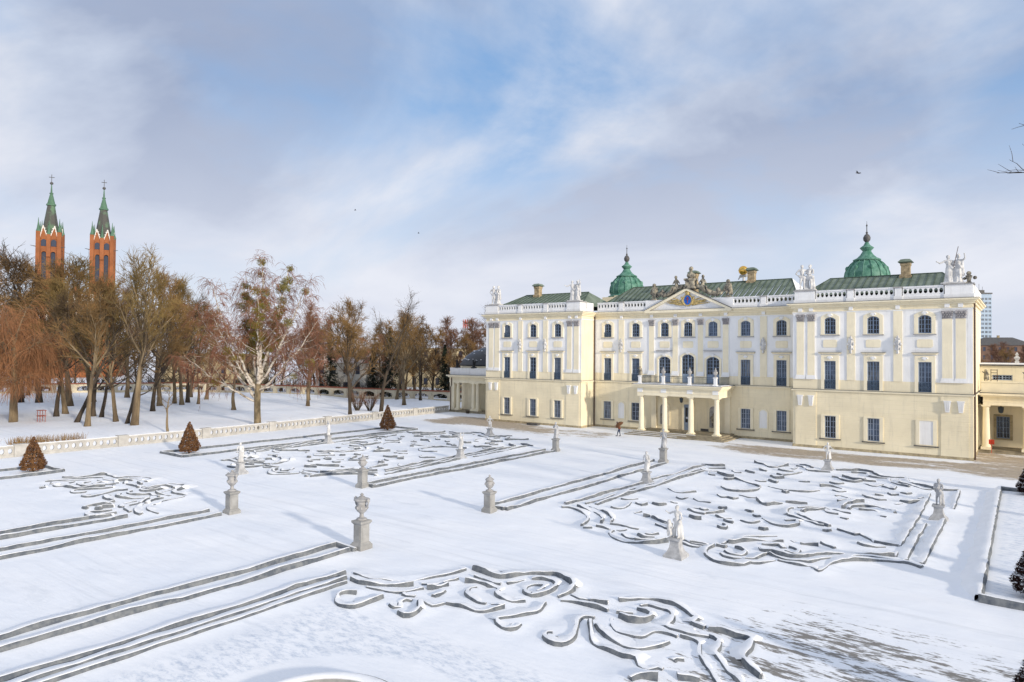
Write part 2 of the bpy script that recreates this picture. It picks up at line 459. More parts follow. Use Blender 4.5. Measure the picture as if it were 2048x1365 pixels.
PF = [[(11.88,-22.25),(12.53,-22.76),(13.31,-22.11)],
[(12.17,-21.15),(12.74,-20.89),(13.36,-20.38)],
[(10.91,-19.49),(11.98,-19.62),(12.87,-19.01)],
[(12.92,-23.04),(13.48,-24.37),(13.97,-24.35)],
[(13.75,-23.17),(14.33,-23.86),(14.97,-24.29),(15.41,-24.03)],
[(15.17,-25.59),(15.51,-25.67),(15.78,-25.27),(15.83,-25.05),(16.87,-25.78),(17.84,-26.50),(18.53,-27.23)],
[(18.51,-27.24),(18.70,-28.48),(18.33,-29.39),(17.56,-29.87),(16.95,-29.92),(16.22,-28.96)],
[(14.41,-15.39),(15.46,-16.16),(16.29,-17.06),(16.78,-16.65),(17.35,-15.27)],
[(15.84,-18.53),(16.19,-19.30),(16.73,-19.48)],
[(17.31,-17.95),(17.81,-18.38),(18.25,-18.22),(18.42,-17.87)],
[(17.92,-16.37),(18.28,-16.93),(18.32,-15.81)],
[(18.04,-14.93),(18.67,-15.29),(19.38,-16.65)],
[(18.07,-13.75),(18.85,-14.25),(19.44,-15.10)],
[(19.47,-16.79),(19.99,-16.78),(21.18,-16.40)],
[(17.81,-21.75),(18.36,-22.41),(18.77,-21.89)],
[(17.84,-20.38),(18.47,-20.43),(19.07,-19.36),(19.28,-18.18)],
[(17.41,-24.64),(17.82,-24.83),(18.18,-24.53)],
[(18.25,-23.94),(18.69,-24.28),(19.01,-24.36)],
[(15.35,-20.63),(15.81,-21.06),(16.21,-21.13)],
[(14.36,-21.23),(14.78,-21.71),(15.21,-21.55)],
[(18.93,-26.42),(19.34,-26.72),(20.05,-27.07),(20.87,-27.25),(21.90,-26.92),(22.42,-25.74)],
[(20.46,-28.09),(20.71,-28.33),(20.77,-27.98)],
[(17.10,-32.28),(17.58,-32.85),(17.90,-32.72),(18.40,-32.86),(18.60,-32.42)],
[(18.35,-31.12),(19.03,-31.53),(19.55,-31.38)],
[(19.82,-32.09),(20.34,-32.96),(20.82,-33.31),(21.01,-32.79),(21.46,-32.04)],
[(21.55,-31.46),(22.15,-31.36),(22.79,-30.96)],
[(20.21,-22.68),(20.62,-22.76),(20.94,-22.50)],
[(18.15,-38.27),(18.56,-38.27),(18.97,-37.72),(19.20,-36.98)],
[(17.87,-37.25),(18.11,-37.52),(18.10,-37.18)],
[(18.65,-36.04),(18.88,-36.32),(18.91,-35.82)],
[(19.27,-38.45),(19.53,-38.67),(19.89,-38.79),(20.20,-38.44)],
[(20.09,-39.24),(20.44,-39.56),(20.70,-39.54)],
[(20.36,-41.15),(20.64,-41.29),(20.84,-41.23),(20.72,-40.68),(20.36,-40.30)],
[(20.85,-38.63),(21.37,-38.81),(21.67,-38.67),(21.83,-38.23)],
[(20.21,-35.59),(20.52,-35.91),(20.73,-35.96)],
[(21.07,-36.78),(21.36,-37.08),(21.43,-36.92)],
[(21.82,-37.44),(22.20,-37.94),(22.73,-38.49),(23.32,-38.67),(23.78,-38.40),(23.94,-37.61),(23.62,-36.79),(23.31,-36.85),(23.03,-37.07)],
[(22.36,-39.91),(22.62,-39.97),(22.77,-39.76)],
[(22.49,-33.16),(22.31,-33.54),(22.50,-34.75),(22.85,-35.56),(23.42,-35.84),(24.17,-36.35),(24.81,-36.81),(25.17,-36.81)],
[(22.98,-34.14),(23.26,-34.79),(23.88,-35.46),(24.47,-36.11),(25.47,-36.76)],
[(22.68,-32.77),(23.18,-32.24),(23.87,-31.80),(24.23,-31.86)],
[(23.22,-33.84),(23.39,-33.12),(23.86,-32.63),(24.17,-32.27)],
[(22.36,-21.89),(22.74,-22.16),(23.25,-21.55)],
[(23.20,-24.91),(23.67,-25.22),(23.96,-24.65)],
[(22.08,-24.03),(22.62,-23.59),(23.60,-23.87)],
[(21.35,-14.83),(22.30,-14.28),(23.07,-13.65),(24.04,-14.28),(24.95,-15.80),(25.66,-15.87),(26.69,-15.54)],
[(22.69,-15.40),(23.37,-15.06),(23.96,-15.50),(24.35,-16.52),(25.14,-16.73),(25.77,-16.63)],
[(21.86,-19.00),(22.32,-19.06),(23.03,-20.14),(23.86,-20.26),(24.16,-19.61)],
[(22.54,-18.22),(23.15,-18.79),(24.10,-19.25),(25.09,-18.84)],
[(22.70,-17.88),(23.48,-18.18),(24.17,-17.75)],
[(24.50,-20.33),(24.89,-20.78),(25.44,-21.08),(25.75,-20.07)],
[(25.90,-21.08),(26.28,-21.32),(26.72,-21.68),(26.75,-20.75)],
[(25.80,-17.24),(26.12,-18.40),(26.93,-19.49),(27.57,-19.89)],
[(26.37,-16.77),(26.72,-18.30),(27.63,-19.10),(28.45,-19.91),(29.01,-19.80)],
[(26.96,-16.07),(27.33,-17.41),(28.23,-18.79),(28.86,-19.21),(29.19,-19.66)],
[(29.16,-19.33),(29.83,-19.49),(30.69,-19.14)],
[(30.72,-19.29),(30.90,-26.67)],
[(30.76,-31.50),(30.73,-39.42),(30.69,-41.77)],
[(29.16,-22.41),(29.35,-30.50),(29.42,-39.21)],
[(25.30,-25.57),(25.69,-26.21),(26.07,-26.22),(26.48,-26.51),(26.89,-26.17)],
[(27.32,-27.02),(27.65,-27.19),(27.94,-26.67)],
[(27.81,-26.03),(28.24,-26.28),(28.77,-25.55)],
[(26.72,-23.75),(26.95,-24.05),(27.27,-23.63)],
[(27.43,-22.66),(27.74,-22.91),(27.92,-22.43)],
[(28.66,-24.57),(28.79,-24.50),(28.90,-24.23)],
[(25.96,-24.70),(26.20,-24.70),(26.46,-24.55)],
[(23.81,-27.11),(24.07,-26.73),(24.78,-27.43),(24.80,-28.03),(24.31,-28.88)],
[(25.08,-31.11),(25.04,-30.03),(25.25,-28.71),(25.56,-28.16),(25.80,-27.96)],
[(25.43,-31.10),(25.47,-30.38),(25.77,-29.86),(26.45,-29.17),(26.88,-29.10),(27.28,-29.47),(27.73,-29.64),(28.04,-30.43)],
[(25.96,-30.67),(26.46,-30.53),(27.02,-30.61),(27.45,-31.79),(27.71,-31.83)],
[(24.31,-32.54),(24.64,-33.05),(25.19,-32.99)],
[(24.32,-31.99),(24.75,-31.92),(25.26,-32.29),(25.79,-32.37)],
[(25.49,-33.86),(25.71,-33.93),(25.93,-33.99)],
[(25.37,-38.11),(25.55,-38.07),(25.66,-37.67)],
[(26.01,-37.28),(26.49,-37.52),(27.01,-37.90),(27.24,-37.72),(27.62,-38.20),(27.99,-38.66),(28.19,-39.04)],
[(28.22,-39.02),(28.76,-39.12),(29.37,-39.08)],
[(27.56,-39.73),(27.85,-39.95),(28.39,-39.86),(28.76,-39.57)],
[(20.40,-45.38),(20.88,-45.28),(21.42,-45.23)],
[(21.66,-44.86),(21.90,-44.84),(22.18,-44.90)],
[(21.55,-45.03),(21.51,-45.80),(21.81,-46.79),(22.39,-47.49),(22.94,-47.69),(23.49,-47.64),(23.87,-47.33),(24.03,-46.90),(24.41,-46.67),(24.86,-45.68)],
[(22.41,-46.23),(22.67,-46.52),(23.18,-46.62),(23.59,-46.37)],
[(22.44,-45.77),(22.83,-46.06),(23.32,-46.01),(23.38,-45.36),(22.99,-44.89),(22.61,-44.74)],
[(23.67,-46.47),(23.99,-46.29),(24.15,-45.59),(24.30,-44.80)],
[(21.84,-44.43),(21.82,-43.67),(22.05,-43.09),(22.37,-42.23),(22.95,-41.66),(23.65,-41.00)],
[(21.94,-43.87),(22.13,-43.81),(22.36,-43.24),(22.84,-42.66),(23.37,-42.33),(24.22,-41.85)],
[(23.46,-43.04),(23.95,-42.93),(24.27,-42.77),(24.63,-43.22)],
[(24.87,-43.83),(25.17,-43.94),(25.49,-43.85),(25.44,-43.37),(25.09,-43.03),(24.84,-42.96)],
[(23.61,-43.94),(23.88,-44.44),(24.40,-44.47),(25.02,-44.65),(25.67,-44.71),(26.00,-44.12),(26.40,-43.47),(26.85,-43.02),(27.65,-42.30),(28.28,-41.80),(28.83,-41.70),(29.43,-41.30)],
[(24.40,-44.89),(24.81,-45.24),(25.39,-45.34),(26.10,-45.25),(26.40,-44.86),(26.71,-44.05),(27.14,-43.54),(27.82,-42.83),(28.26,-42.49),(28.96,-42.10),(29.37,-42.09),(29.98,-41.61)],
[(25.01,-45.56),(25.85,-45.69),(26.60,-45.70),(26.97,-46.14),(27.10,-45.46),(27.22,-44.59),(27.86,-43.38),(28.77,-42.65),(29.73,-42.28),(30.19,-42.23),(30.77,-42.46)],
[(24.56,-41.47),(24.73,-41.64),(24.82,-41.46)],
[(25.07,-41.74),(25.48,-41.61),(25.91,-41.46)],
[(25.97,-41.03),(26.32,-41.22),(26.73,-41.54)],
[(29.48,-41.27),(29.44,-40.36),(29.41,-39.68)],
[(30.00,-41.60),(29.94,-40.31),(29.94,-32.85)],
[(10.42,-42.46),(10.74,-42.20),(11.44,-42.35),(12.39,-42.97),(13.22,-43.88),(13.84,-45.11),(14.09,-46.07)],
[(14.30,-46.24),(14.50,-46.14),(14.69,-45.93)],
[(11.10,-41.61),(12.01,-42.03),(13.01,-42.47),(13.79,-43.16),(14.32,-43.99),(14.62,-44.71)],
[(11.71,-41.12),(13.01,-41.78),(14.02,-42.58),(14.70,-43.43),(15.00,-44.17)],
[(14.77,-45.52),(15.22,-45.50),(15.71,-45.66)],
[(14.89,-45.19),(15.66,-45.37),(16.25,-45.45),(16.45,-45.07)],
[(15.14,-44.53),(15.82,-44.45),(16.46,-44.61),(16.97,-44.54)],
[(16.01,-45.75),(16.06,-46.24),(16.54,-46.90),(17.25,-47.33),(17.82,-47.35),(18.51,-46.90),(19.00,-46.51),(19.33,-45.86)],
[(16.78,-46.09),(17.26,-46.53),(17.70,-46.57)],
[(17.84,-46.66),(18.38,-46.62),(18.77,-45.91)],
[(17.59,-45.65),(18.03,-45.91),(18.47,-45.66)],
[(17.74,-45.21),(18.05,-45.17),(18.22,-44.73)],
[(16.34,-41.36),(16.98,-41.84),(17.71,-42.34),(18.12,-42.48)],
[(17.32,-43.01),(17.84,-43.28),(18.27,-43.49),(17.97,-42.71)],
[(13.00,-40.51),(13.48,-40.55),(13.72,-39.93),(13.35,-38.43)],
[(12.27,-37.72),(12.72,-37.67),(13.22,-37.11)],
[(13.79,-38.38),(14.25,-38.61),(14.39,-38.20)],
[(14.66,-37.67),(15.10,-37.77),(15.33,-37.28)],
[(15.40,-36.45),(15.65,-36.50),(15.84,-36.41)],
[(15.07,-34.77),(15.54,-35.05),(15.64,-34.31)],
[(16.23,-34.49),(16.73,-34.90),(17.07,-34.93),(17.59,-34.98)],
[(17.29,-37.90),(17.86,-38.27),(18.53,-38.41)],
[(17.35,-37.27),(17.68,-37.30),(18.12,-37.22)],
[(18.12,-39.79),(18.58,-40.06),(18.88,-39.94)],
[(13.32,-32.29),(14.21,-33.04),(14.95,-32.80),(15.37,-32.09)],
[(14.92,-41.06),(15.04,-40.88),(15.12,-40.49)],
[(15.74,-41.32),(15.97,-41.35),(16.14,-41.26)],
[(19.87,-45.03),(20.51,-45.40),(21.14,-45.36),(21.42,-45.23)],
[(20.12,-45.61),(20.74,-45.87),(21.16,-45.63)],
[(10.15,-41.64),(10.84,-31.55)],
[(10.76,-29.71),(11.33,-19.82)],
[(11.14,-40.68),(12.02,-21.60)],
[(11.72,-40.22),(12.40,-22.95)]]
PN = [[(10.41,-59.78),(11.11,-59.84),(11.77,-59.78),(12.42,-59.46),(12.84,-59.16),(13.22,-58.57),(13.61,-57.99),(13.94,-57.05),(14.02,-56.28)],
[(11.05,-60.49),(11.63,-60.54),(12.18,-60.36),(12.80,-60.04),(13.32,-59.62),(13.67,-59.27)],
[(13.82,-58.94),(14.18,-58.59),(14.41,-58.09),(14.62,-57.46)],
[(12.23,-60.63),(12.92,-60.46),(13.44,-60.40),(13.85,-60.13),(14.07,-59.66),(14.21,-59.25)],
[(14.31,-59.11),(14.58,-58.77),(14.78,-58.30)],
[(12.55,-61.46),(12.32,-61.63),(12.16,-61.99),(12.51,-62.50),(12.98,-62.73),(13.51,-62.62),(13.71,-62.31),(13.72,-61.77),(13.69,-61.07)],
[(14.07,-60.25),(14.33,-60.28),(14.61,-60.12)],
[(14.51,-61.36),(14.85,-61.47),(14.94,-61.34),(14.62,-60.95),(14.66,-60.65),(14.86,-60.54)],
[(15.29,-60.53),(15.80,-61.08),(15.95,-61.62),(15.80,-61.88),(15.41,-61.79)],
[(15.32,-60.34),(15.68,-60.44),(15.92,-60.46),(16.08,-59.96)],
[(15.23,-59.69),(15.22,-59.35),(15.14,-58.94)],
[(16.18,-59.93),(16.90,-59.90),(17.67,-59.91),(18.10,-59.62),(18.38,-58.99)],
[(15.90,-57.73),(15.76,-57.97),(16.07,-58.56),(16.59,-58.95),(17.20,-59.18),(17.58,-59.15)],
[(17.75,-59.02),(17.95,-58.92),(18.14,-58.66)],
[(14.26,-55.94),(14.90,-56.08),(15.54,-56.20),(15.97,-56.12),(16.26,-55.76),(16.68,-55.02),(17.24,-54.58),(17.71,-54.33),(18.47,-54.67),(19.01,-55.02),(19.47,-55.63),(19.47,-56.11),(19.36,-56.66)],
[(15.00,-56.76),(15.65,-56.84),(16.27,-57.00),(16.60,-56.93)],
[(16.69,-56.60),(16.83,-56.11),(16.94,-55.62)],
[(15.08,-57.49),(15.67,-57.28),(16.29,-57.36),(16.68,-57.30),(16.93,-57.52),(17.22,-58.00),(17.73,-58.22),(18.18,-58.20),(18.45,-57.76)],
[(17.19,-55.43),(17.60,-55.23),(18.10,-55.23),(18.53,-55.52),(18.77,-56.19),(18.65,-56.76),(18.42,-57.17),(17.92,-56.98),(17.59,-56.40),(17.74,-56.03),(18.14,-55.96),(18.38,-56.26),(18.34,-56.71)],
[(19.39,-57.62),(19.57,-58.32),(19.37,-58.88),(19.13,-59.46),(18.97,-59.78),(18.87,-60.04),(19.08,-60.35),(19.61,-60.47),(19.86,-60.28),(19.78,-59.89)],
[(19.69,-56.05),(20.21,-56.21),(20.55,-56.05)],
[(20.62,-56.11),(21.00,-56.08),(21.34,-56.04)],
[(19.60,-56.80),(19.85,-56.72),(20.36,-56.64),(21.25,-56.63),(21.70,-56.69)],
[(21.66,-57.66),(21.30,-57.80),(21.33,-58.30),(21.68,-59.03),(21.96,-59.75),(21.88,-60.33),(21.48,-60.45),(21.13,-60.23),(20.97,-59.85),(21.12,-59.72)],
[(21.77,-58.17),(22.29,-58.98),(22.80,-59.62),(23.46,-59.78),(24.06,-59.88),(24.51,-59.85),(24.79,-60.20),(25.13,-60.27),(25.33,-59.99),(25.50,-59.98)],
[(22.06,-58.17),(22.60,-58.73),(23.25,-59.06),(23.88,-59.17),(24.16,-59.09),(24.46,-58.72),(24.71,-58.32),(24.79,-57.95)],
[(22.19,-57.25),(22.50,-57.82),(22.90,-58.18),(23.39,-58.23),(23.84,-58.14),(24.02,-57.41),(24.49,-57.36),(24.89,-57.42)],
[(22.38,-56.98),(22.79,-57.07),(23.30,-56.79),(23.39,-56.30),(23.02,-55.98),(22.57,-55.89)],
[(22.05,-56.61),(22.34,-56.51),(22.58,-56.33)],
[(21.49,-55.41),(21.91,-54.94),(22.36,-54.51),(22.98,-54.44),(23.66,-54.58),(24.35,-55.06),(24.84,-55.52),(24.83,-55.87),(25.35,-56.04)],
[(22.47,-55.45),(22.67,-55.16),(23.14,-55.25),(23.55,-55.25),(23.88,-55.55),(24.13,-56.20),(24.17,-56.73),(24.65,-56.86),(25.22,-56.90),(25.73,-56.66)],
[(25.49,-56.03),(25.94,-55.96),(26.48,-56.01),(26.77,-55.94),(27.06,-56.08),(27.23,-56.74),(27.24,-57.48),(27.60,-58.18),(28.17,-58.64)],
[(25.76,-56.63),(26.14,-56.80),(26.39,-57.49),(26.42,-57.85),(26.83,-58.34),(27.19,-58.83),(27.56,-59.17),(28.02,-59.68)],
[(24.94,-57.28),(25.62,-57.36),(26.11,-58.36),(26.58,-58.97),(27.00,-59.51),(27.45,-60.05)],
[(24.95,-61.19),(25.14,-60.84),(25.63,-60.62)],
[(26.05,-60.13),(26.44,-59.91),(26.67,-59.86)],
[(25.44,-59.16),(25.48,-58.95),(25.68,-58.79)]]
HEDGE_PTS = {}
def _hp(x, y, h):
    HEDGE_PTS.setdefault((math.floor(x), math.floor(y)), []).append((x, y, h))
for _data, _mir, _h in ((PF, None, 0.10), (PF, 2.8, 0.10), (PN, None, 0.115), (PN, 2.6, 0.115)):
    for _pl in _data:
        for _p in catmull([((_mir - x) if _mir is not None else x, y) for x, y in _pl], 0.3):
            _hp(_p.x - 0.18, _p.y + 0.32, _h)
for _x, _y0, _y1 in ((6.45, -45.2, -20.4), (8.05, -45.5, -21.2), (-4.25, -45.6, -20.5), (-5.45, -45.2, -21.2), (6.15, -88, -57.4), (7.45, -88, -57.6), (-6.25, -88, -57.4), (-4.7, -88, -57.5), (10.0, -88, -60.0), (10.65, -88, -60.5), (11.05, -88, -60.8), (-8.7, -88, -61.2), (-9.95, -88, -61.3)):
    _y = _y0
    while _y < _y1:
        _hp(_x - 0.38, _y, 0.09)
        _y += 0.4
def snow_lift(x, y):
    # drifts banked against the wrapped hedges
    best = 0.0
    ci, cj = math.floor(x), math.floor(y)
    for i in (ci - 1, ci, ci + 1):
        for j in (cj - 1, cj, cj + 1):
            for px, py, h in HEDGE_PTS.get((i, j), ()):
                d2 = (px - x) ** 2 + (py - y) ** 2
                if d2 < 1.0:
                    v = h * math.exp(-d2 / 0.26)
                    if v > best:
                        best = v
    return best
xs = axis_coords(-1400, 1400, -48, 42, 0.34, -130, 60, 2.0)
ys = axis_coords(-220, 1600, -78, 2, 0.34, -90, 60, 2.0)
gv = [(x, y, ground_z(x, y) + (snow_lift(x, y) if (-36 < x < 36 and y < -10) else 0.0)) for y in ys for x in xs]
nx = len(xs)
gf = [(j * nx + i, j * nx + i + 1, (j + 1) * nx + i + 1, (j + 1) * nx + i) for j in range(len(ys) - 1) for i in range(nx - 1)]
def ground_mat():
    m = bpy.data.materials.new('snow_covered_ground')
    m.use_nodes = True
    t = m.node_tree
    b = t.nodes['Principled BSDF']
    b.inputs['Roughness'].default_value = 0.7
    b.inputs['Specular IOR Level'].default_value = 0.25
    g = N(t, 'ShaderNodeNewGeometry')
    s = N(t, 'ShaderNodeSeparateXYZ')
    t.links.new(g.outputs['Position'], s.inputs[0])
    X, Y = s.outputs[0], s.outputs[1]
    def band(v, a, b_, c, d):
        n = N(t, 'ShaderNodeMapRange', interpolation_type='SMOOTHSTEP')
        t.links.new(v, n.inputs[0])
        n.inputs[1].default_value, n.inputs[2].default_value = a, b_
        n2 = N(t, 'ShaderNodeMapRange', interpolation_type='SMOOTHSTEP')
        t.links.new(v, n2.inputs[0])
        n2.inputs[1].default_value, n2.inputs[2].default_value = c, d
        n2.inputs[3].default_value, n2.inputs[4].default_value = 1.0, 0.0
        return mathn(t, 'MULTIPLY', n.outputs[0], n2.outputs[0])
    def warp(sx, sy, rz=0.0):
        mpn = N(t, 'ShaderNodeMapping')
        mpn.inputs['Scale'].default_value = (sx, sy, 0.4)
        mpn.inputs['Rotation'].default_value = (0, 0, rz)
        t.links.new(g.outputs['Position'], mpn.inputs[0])
        return mpn.outputs[0]
    # worn gravel along the palace front
    nA = noise_tex(t, warp(0.16, 0.45), 1.0, 4, 0.62)
    nB = noise_tex(t, warp(1.5, 2.6), 1.0, 4, 0.7)
    strip = band(Y, -12.5, -7.0, -3.0, -1.2)
    sideL = mathn(t, 'MULTIPLY', band(X, -40, -35, -28, -15), band(Y, -10, -5, 1, 5))
    sideR = mathn(t, 'MULTIPLY', band(X, 3, 12, 80, 90), 0.42)
    sideM = mathn(t, 'MULTIPLY', band(X, -26, -20, -9, -2), 0.30)
    wgt = mathn(t, 'ADD', mathn(t, 'ADD', mathn(t, 'MULTIPLY', sideL, 0.55), mathn(t, 'MULTIPLY', strip, sideR)), mathn(t, 'MULTIPLY', strip, sideM))
    yard = mathn(t, 'MULTIPLY', band(X, 29.5, 31, 90, 99), band(Y, -3.5, -1, 8, 9))
    wgt = mathn(t, 'ADD', wgt, mathn(t, 'MULTIPLY', yard, 0.38))
    v = mathn(t, 'ADD', mathn(t, 'ADD', nA, mathn(t, 'MULTIPLY', mathn(t, 'SUBTRACT', nB, 0.5), 0.55)), wgt)
    gr = mathn(t, 'MULTIPLY', mathn(t, 'MULTIPLY', mathn(t, 'SUBTRACT', v, 0.70), 5.5, True), mathn(t, 'MULTIPLY', wgt, 6.0, True))
    # wind-scoured soil in the near right walk
    nC = noise_tex(t, warp(0.30, 1.25, R(-9)), 1.0, 5, 0.66, 0.4)
    nD = noise_tex(t, warp(1.6, 5.0, R(-9)), 1.0, 3, 0.7)
    near = mathn(t, 'MULTIPLY', band(X, 23.0, 29.0, 34.2, 36.0), band(Y, -66, -60, -54.3, -49.5))
    v2 = mathn(t, 'ADD', mathn(t, 'ADD', nC, mathn(t, 'MULTIPLY', mathn(t, 'SUBTRACT', nD, 0.5), 0.9)), mathn(t, 'MULTIPLY', near, 0.23))
    so = mathn(t, 'MULTIPLY', mathn(t, 'MULTIPLY', mathn(t, 'SUBTRACT', v2, 0.70), 10.0, True), mathn(t, 'MULTIPLY', near, 4.0, True))
    # thin crusted snow over the lawns
    nE = noise_tex(t, warp(1.6, 3.6, R(20)), 1.0, 5, 0.75)
    lawn1 = mathn(t, 'MULTIPLY', band(X, 11.5, 13, 27, 30), band(Y, -78, -75, -63.2, -61.8))
    lawn2 = mathn(t, 'MULTIPLY', band(X, 33.4, 33.8, 36.5, 37), band(Y, -45.8, -45.2, -17, -16.4))
    vd = N(t, 'ShaderNodeVectorMath', operation='DISTANCE')
    t.links.new(g.outputs['Position'], vd.inputs[0])
    vd.inputs[1].default_value = (19.45, -68.75, 0.0)
    ring = mathn(t, 'SUBTRACT', 1.0, band(vd.outputs['Value'], 3.0, 3.3, 4.3, 4.7))
    lawn = mathn(t, 'ADD', mathn(t, 'MULTIPLY', lawn1, ring), lawn2, True)
    cr = mathn(t, 'MULTIPLY', mathn(t, 'MULTIPLY', mathn(t, 'SUBTRACT', nE, 0.46), 5.0, True), mathn(t, 'MULTIPLY', lawn, 0.7))
    # faint scuffs everywhere
    nF = noise_tex(t, warp(0.25, 0.7, R(-12)), 1.0, 5, 0.7, 0.4)
    sc = mathn(t, 'MULTIPLY', mathn(t, 'MULTIPLY', mathn(t, 'SUBTRACT', nF, 0.585), 6.0, True), 0.45)
    # wind streaks and wheel tracks on the walks
    nG = noise_tex(t, warp(0.05, 2.2, R(-6)), 1.0, 4, 0.65, 0.15)
    walk = mathn(t, 'ADD', band(Y, -56.5, -54.5, -50.0, -48.0), mathn(t, 'ADD', mathn(t, 'MULTIPLY', band(X, -4, -2, 4, 6), 0.7), mathn(t, 'MULTIPLY', band(Y, -16, -14, -3, -1), 0.6)), True)
    tr_ = mathn(t, 'MULTIPLY', mathn(t, 'MULTIPLY', mathn(t, 'SUBTRACT', nG, 0.52), 5.0, True), mathn(t, 'MULTIPLY', walk, 0.32))
    snow = ramp(t, noise_tex(t, warp(0.1, 0.25), 1.0, 2, 0.6), [(0.3, (0.84, 0.87, 0.92)), (0.7, (0.92, 0.93, 0.95))])
    c = mixc(t, sc, snow, (0.58, 0.62, 0.68))
    c = mixc(t, tr_, c, (0.50, 0.53, 0.58))
    c = mixc(t, cr, c, (0.42, 0.50, 0.62))
    gcol = ramp(t, noise_tex(t, warp(2.2, 3.5), 1.0, 4, 0.7), [(0.35, (0.23, 0.175, 0.115)), (0.6, (0.42, 0.33, 0.22))])
    c = mixc(t, mathn(t, 'MULTIPLY', gr, 0.88), c, gcol)
    c = mixc(t, mathn(t, 'MULTIPLY', so, 0.95), c, (0.20, 0.185, 0.165))
    t.links.new(c, b.inputs['Base Color'])
    bn = N(t, 'ShaderNodeBump')
    bn.inputs['Distance'].default_value = 0.09
    bn.inputs['Strength'].default_value = 0.7
    hsum = noise_tex(t, warp(0.5, 1.5, R(-12)), 1.0, 5, 0.62)
    t.links.new(hsum, bn.inputs['Height'])
    t.links.new(bn.outputs[0], b.inputs['Normal'])
    return m
gm = MB()
gm.v, gm.f = gv, gf
ground = gm.build('ground', ground_mat(), smooth='all')
tag(ground, kind='structure')

# ================================================================== palace
XW0, XW1, DC = 13.84, 30.64, 3.46          # wing inner / outer edge, set-back of the centre
palace = thing('palace', 'long pale yellow baroque palace with white pilasters, green roofs and columned portico', 'palace', (0, 0, 0))
def wall_sheet(mb, y, x0, x1, z0, z1, ops=(), depth=0.28):
    X = sorted(set([x0, x1] + [v for o in ops for v in o[:2]]))
    Zs = sorted(set([z0, z1] + [v for o in ops for v in o[2:4] if z0 < v < z1]))
    for a, b in zip(X[:-1], X[1:]):
        for c, d in zip(Zs[:-1], Zs[1:]):
            mx, mz = (a + b) / 2, (c + d) / 2
            if any(o[0] < mx < o[1] and o[2] < mz < o[3] for o in ops):
                continue
            mb.quad((a, y, c), (b, y, c), (b, y, d), (a, y, d))
    for a, b, c, d in ops:
        c2, d2 = max(c, z0), min(d, z1)
        if c2 >= d2:
            continue
        mb.quad((a, y, c2), (a, y, d2), (a, y + depth, d2), (a, y + depth, c2))
        mb.quad((b, y, d2), (b, y, c2), (b, y + depth, c2), (b, y + depth, d2))
        if c >= z0:
            mb.quad((a, y, c), (a, y + depth, c), (b, y + depth, c), (b, y, c))
        if d <= z1:
            mb.quad((a, y + depth, d), (a, y, d), (b, y, d), (b, y + depth, d))
    return mb

HW = 0.585
W1, W2, W3 = (1.2, 3.62), (6.53, 9.6), (12.5, 14.36)
wing_x = [17.70, 21.92, 26.60]
cen_x = [-11.65, -7.38, 7.42, 11.65]
cen_mid = [-3.2, 0.02, 3.32]
ALLW3 = {}
def block(y, x0, x1, win3, win2, win1, doors=()):
    """front wall of one block: rusticated ground floor, yellow band, white storey walls, frieze"""
    o1 = [(x - HW, x + HW, *W1) for x in win1]
    o2 = [(x - HW, x + HW, *W2) for x in win2] + [(x - 0.84, x + 0.84, 6.53, zt) for x, zt in doors]
    o3 = [(x - HW, x + HW, *W3) for x in win3]
    wall_sheet(MB(), y, x0, x1, -0.2, 6.36, o1).build('wall', M['rustic'], palace)
    wall_sheet(MB(), y, x0, x1, 6.36, 7.55, o2).build('wall', M['yellow'], palace)
    wall_sheet(MB(), y, x0, x1, 7.55, 14.86, o2 + o3).build('wall', M['white'], palace)
    wall_sheet(MB(), y, x0, x1, 14.86, 16.0).build('wall', M['yellow'], palace)
block(0.0, -XW1, -XW0, [-x for x in wing_x], [-x for x in wing_x], [-x for x in wing_x])
block(0.0, XW0, XW1, wing_x, wing_x, wing_x[:2])
block(DC, -XW0, XW0, cen_x + cen_mid, cen_x, cen_x, [(-3.2, 9.9), (0.02, 10.2), (3.32, 9.9)])
# flanks and rear
for sx in (-1, 1):
    for z0, z1, mm in ((-0.2, 6.36, 'rustic'), (6.36, 7.55, 'yellow'), (7.55, 14.86, 'yellow'), (14.86, 16.0, 'yellow')):
        a, b = sx * XW0, sx * XW1
        MB().quad((a, 0, z0), (a, DC, z0), (a, DC, z1), (a, 0, z1)).build('wall', M[mm], palace)
        MB().quad((b, 0, z0), (b, 14, z0), (b, 14, z1), (b, 0, z1)).build('wall', M[mm], palace)
MB().box(-XW1 + 0.01, XW1 - 0.01, 13.9, 14.0, -0.2, 16.0).build('rear_wall', M['yellow'], palace)
MB().box(-22.5, 22.5, 14.0, 24.0, -0.2, 15.5).build('rear_wall', M['yellow'], palace)
MB().box(-XW1 + 0.3, XW1 - 0.3, DC + 0.6, 13.9, 15.9, 16.05).build('ceiling_slab', M['lead'], palace)
for sx in (-1, 1):
    a, b = sorted((sx * (XW0 + 0.3), sx * (XW1 - 0.3)))
    MB().box(a, b, 0.6, DC + 0.6, 15.9, 16.045).build('ceiling_slab', M['lead'], palace)
    MB().box(a - 0.28, b + 0.28, 0.27, 0.32, 0, 15.9).build('inner_wall', M['lead'], palace)
MB().box(-XW0, XW0, DC + 0.27, DC + 0.32, 0, 15.9).build('inner_wall', M['lead'], palace)
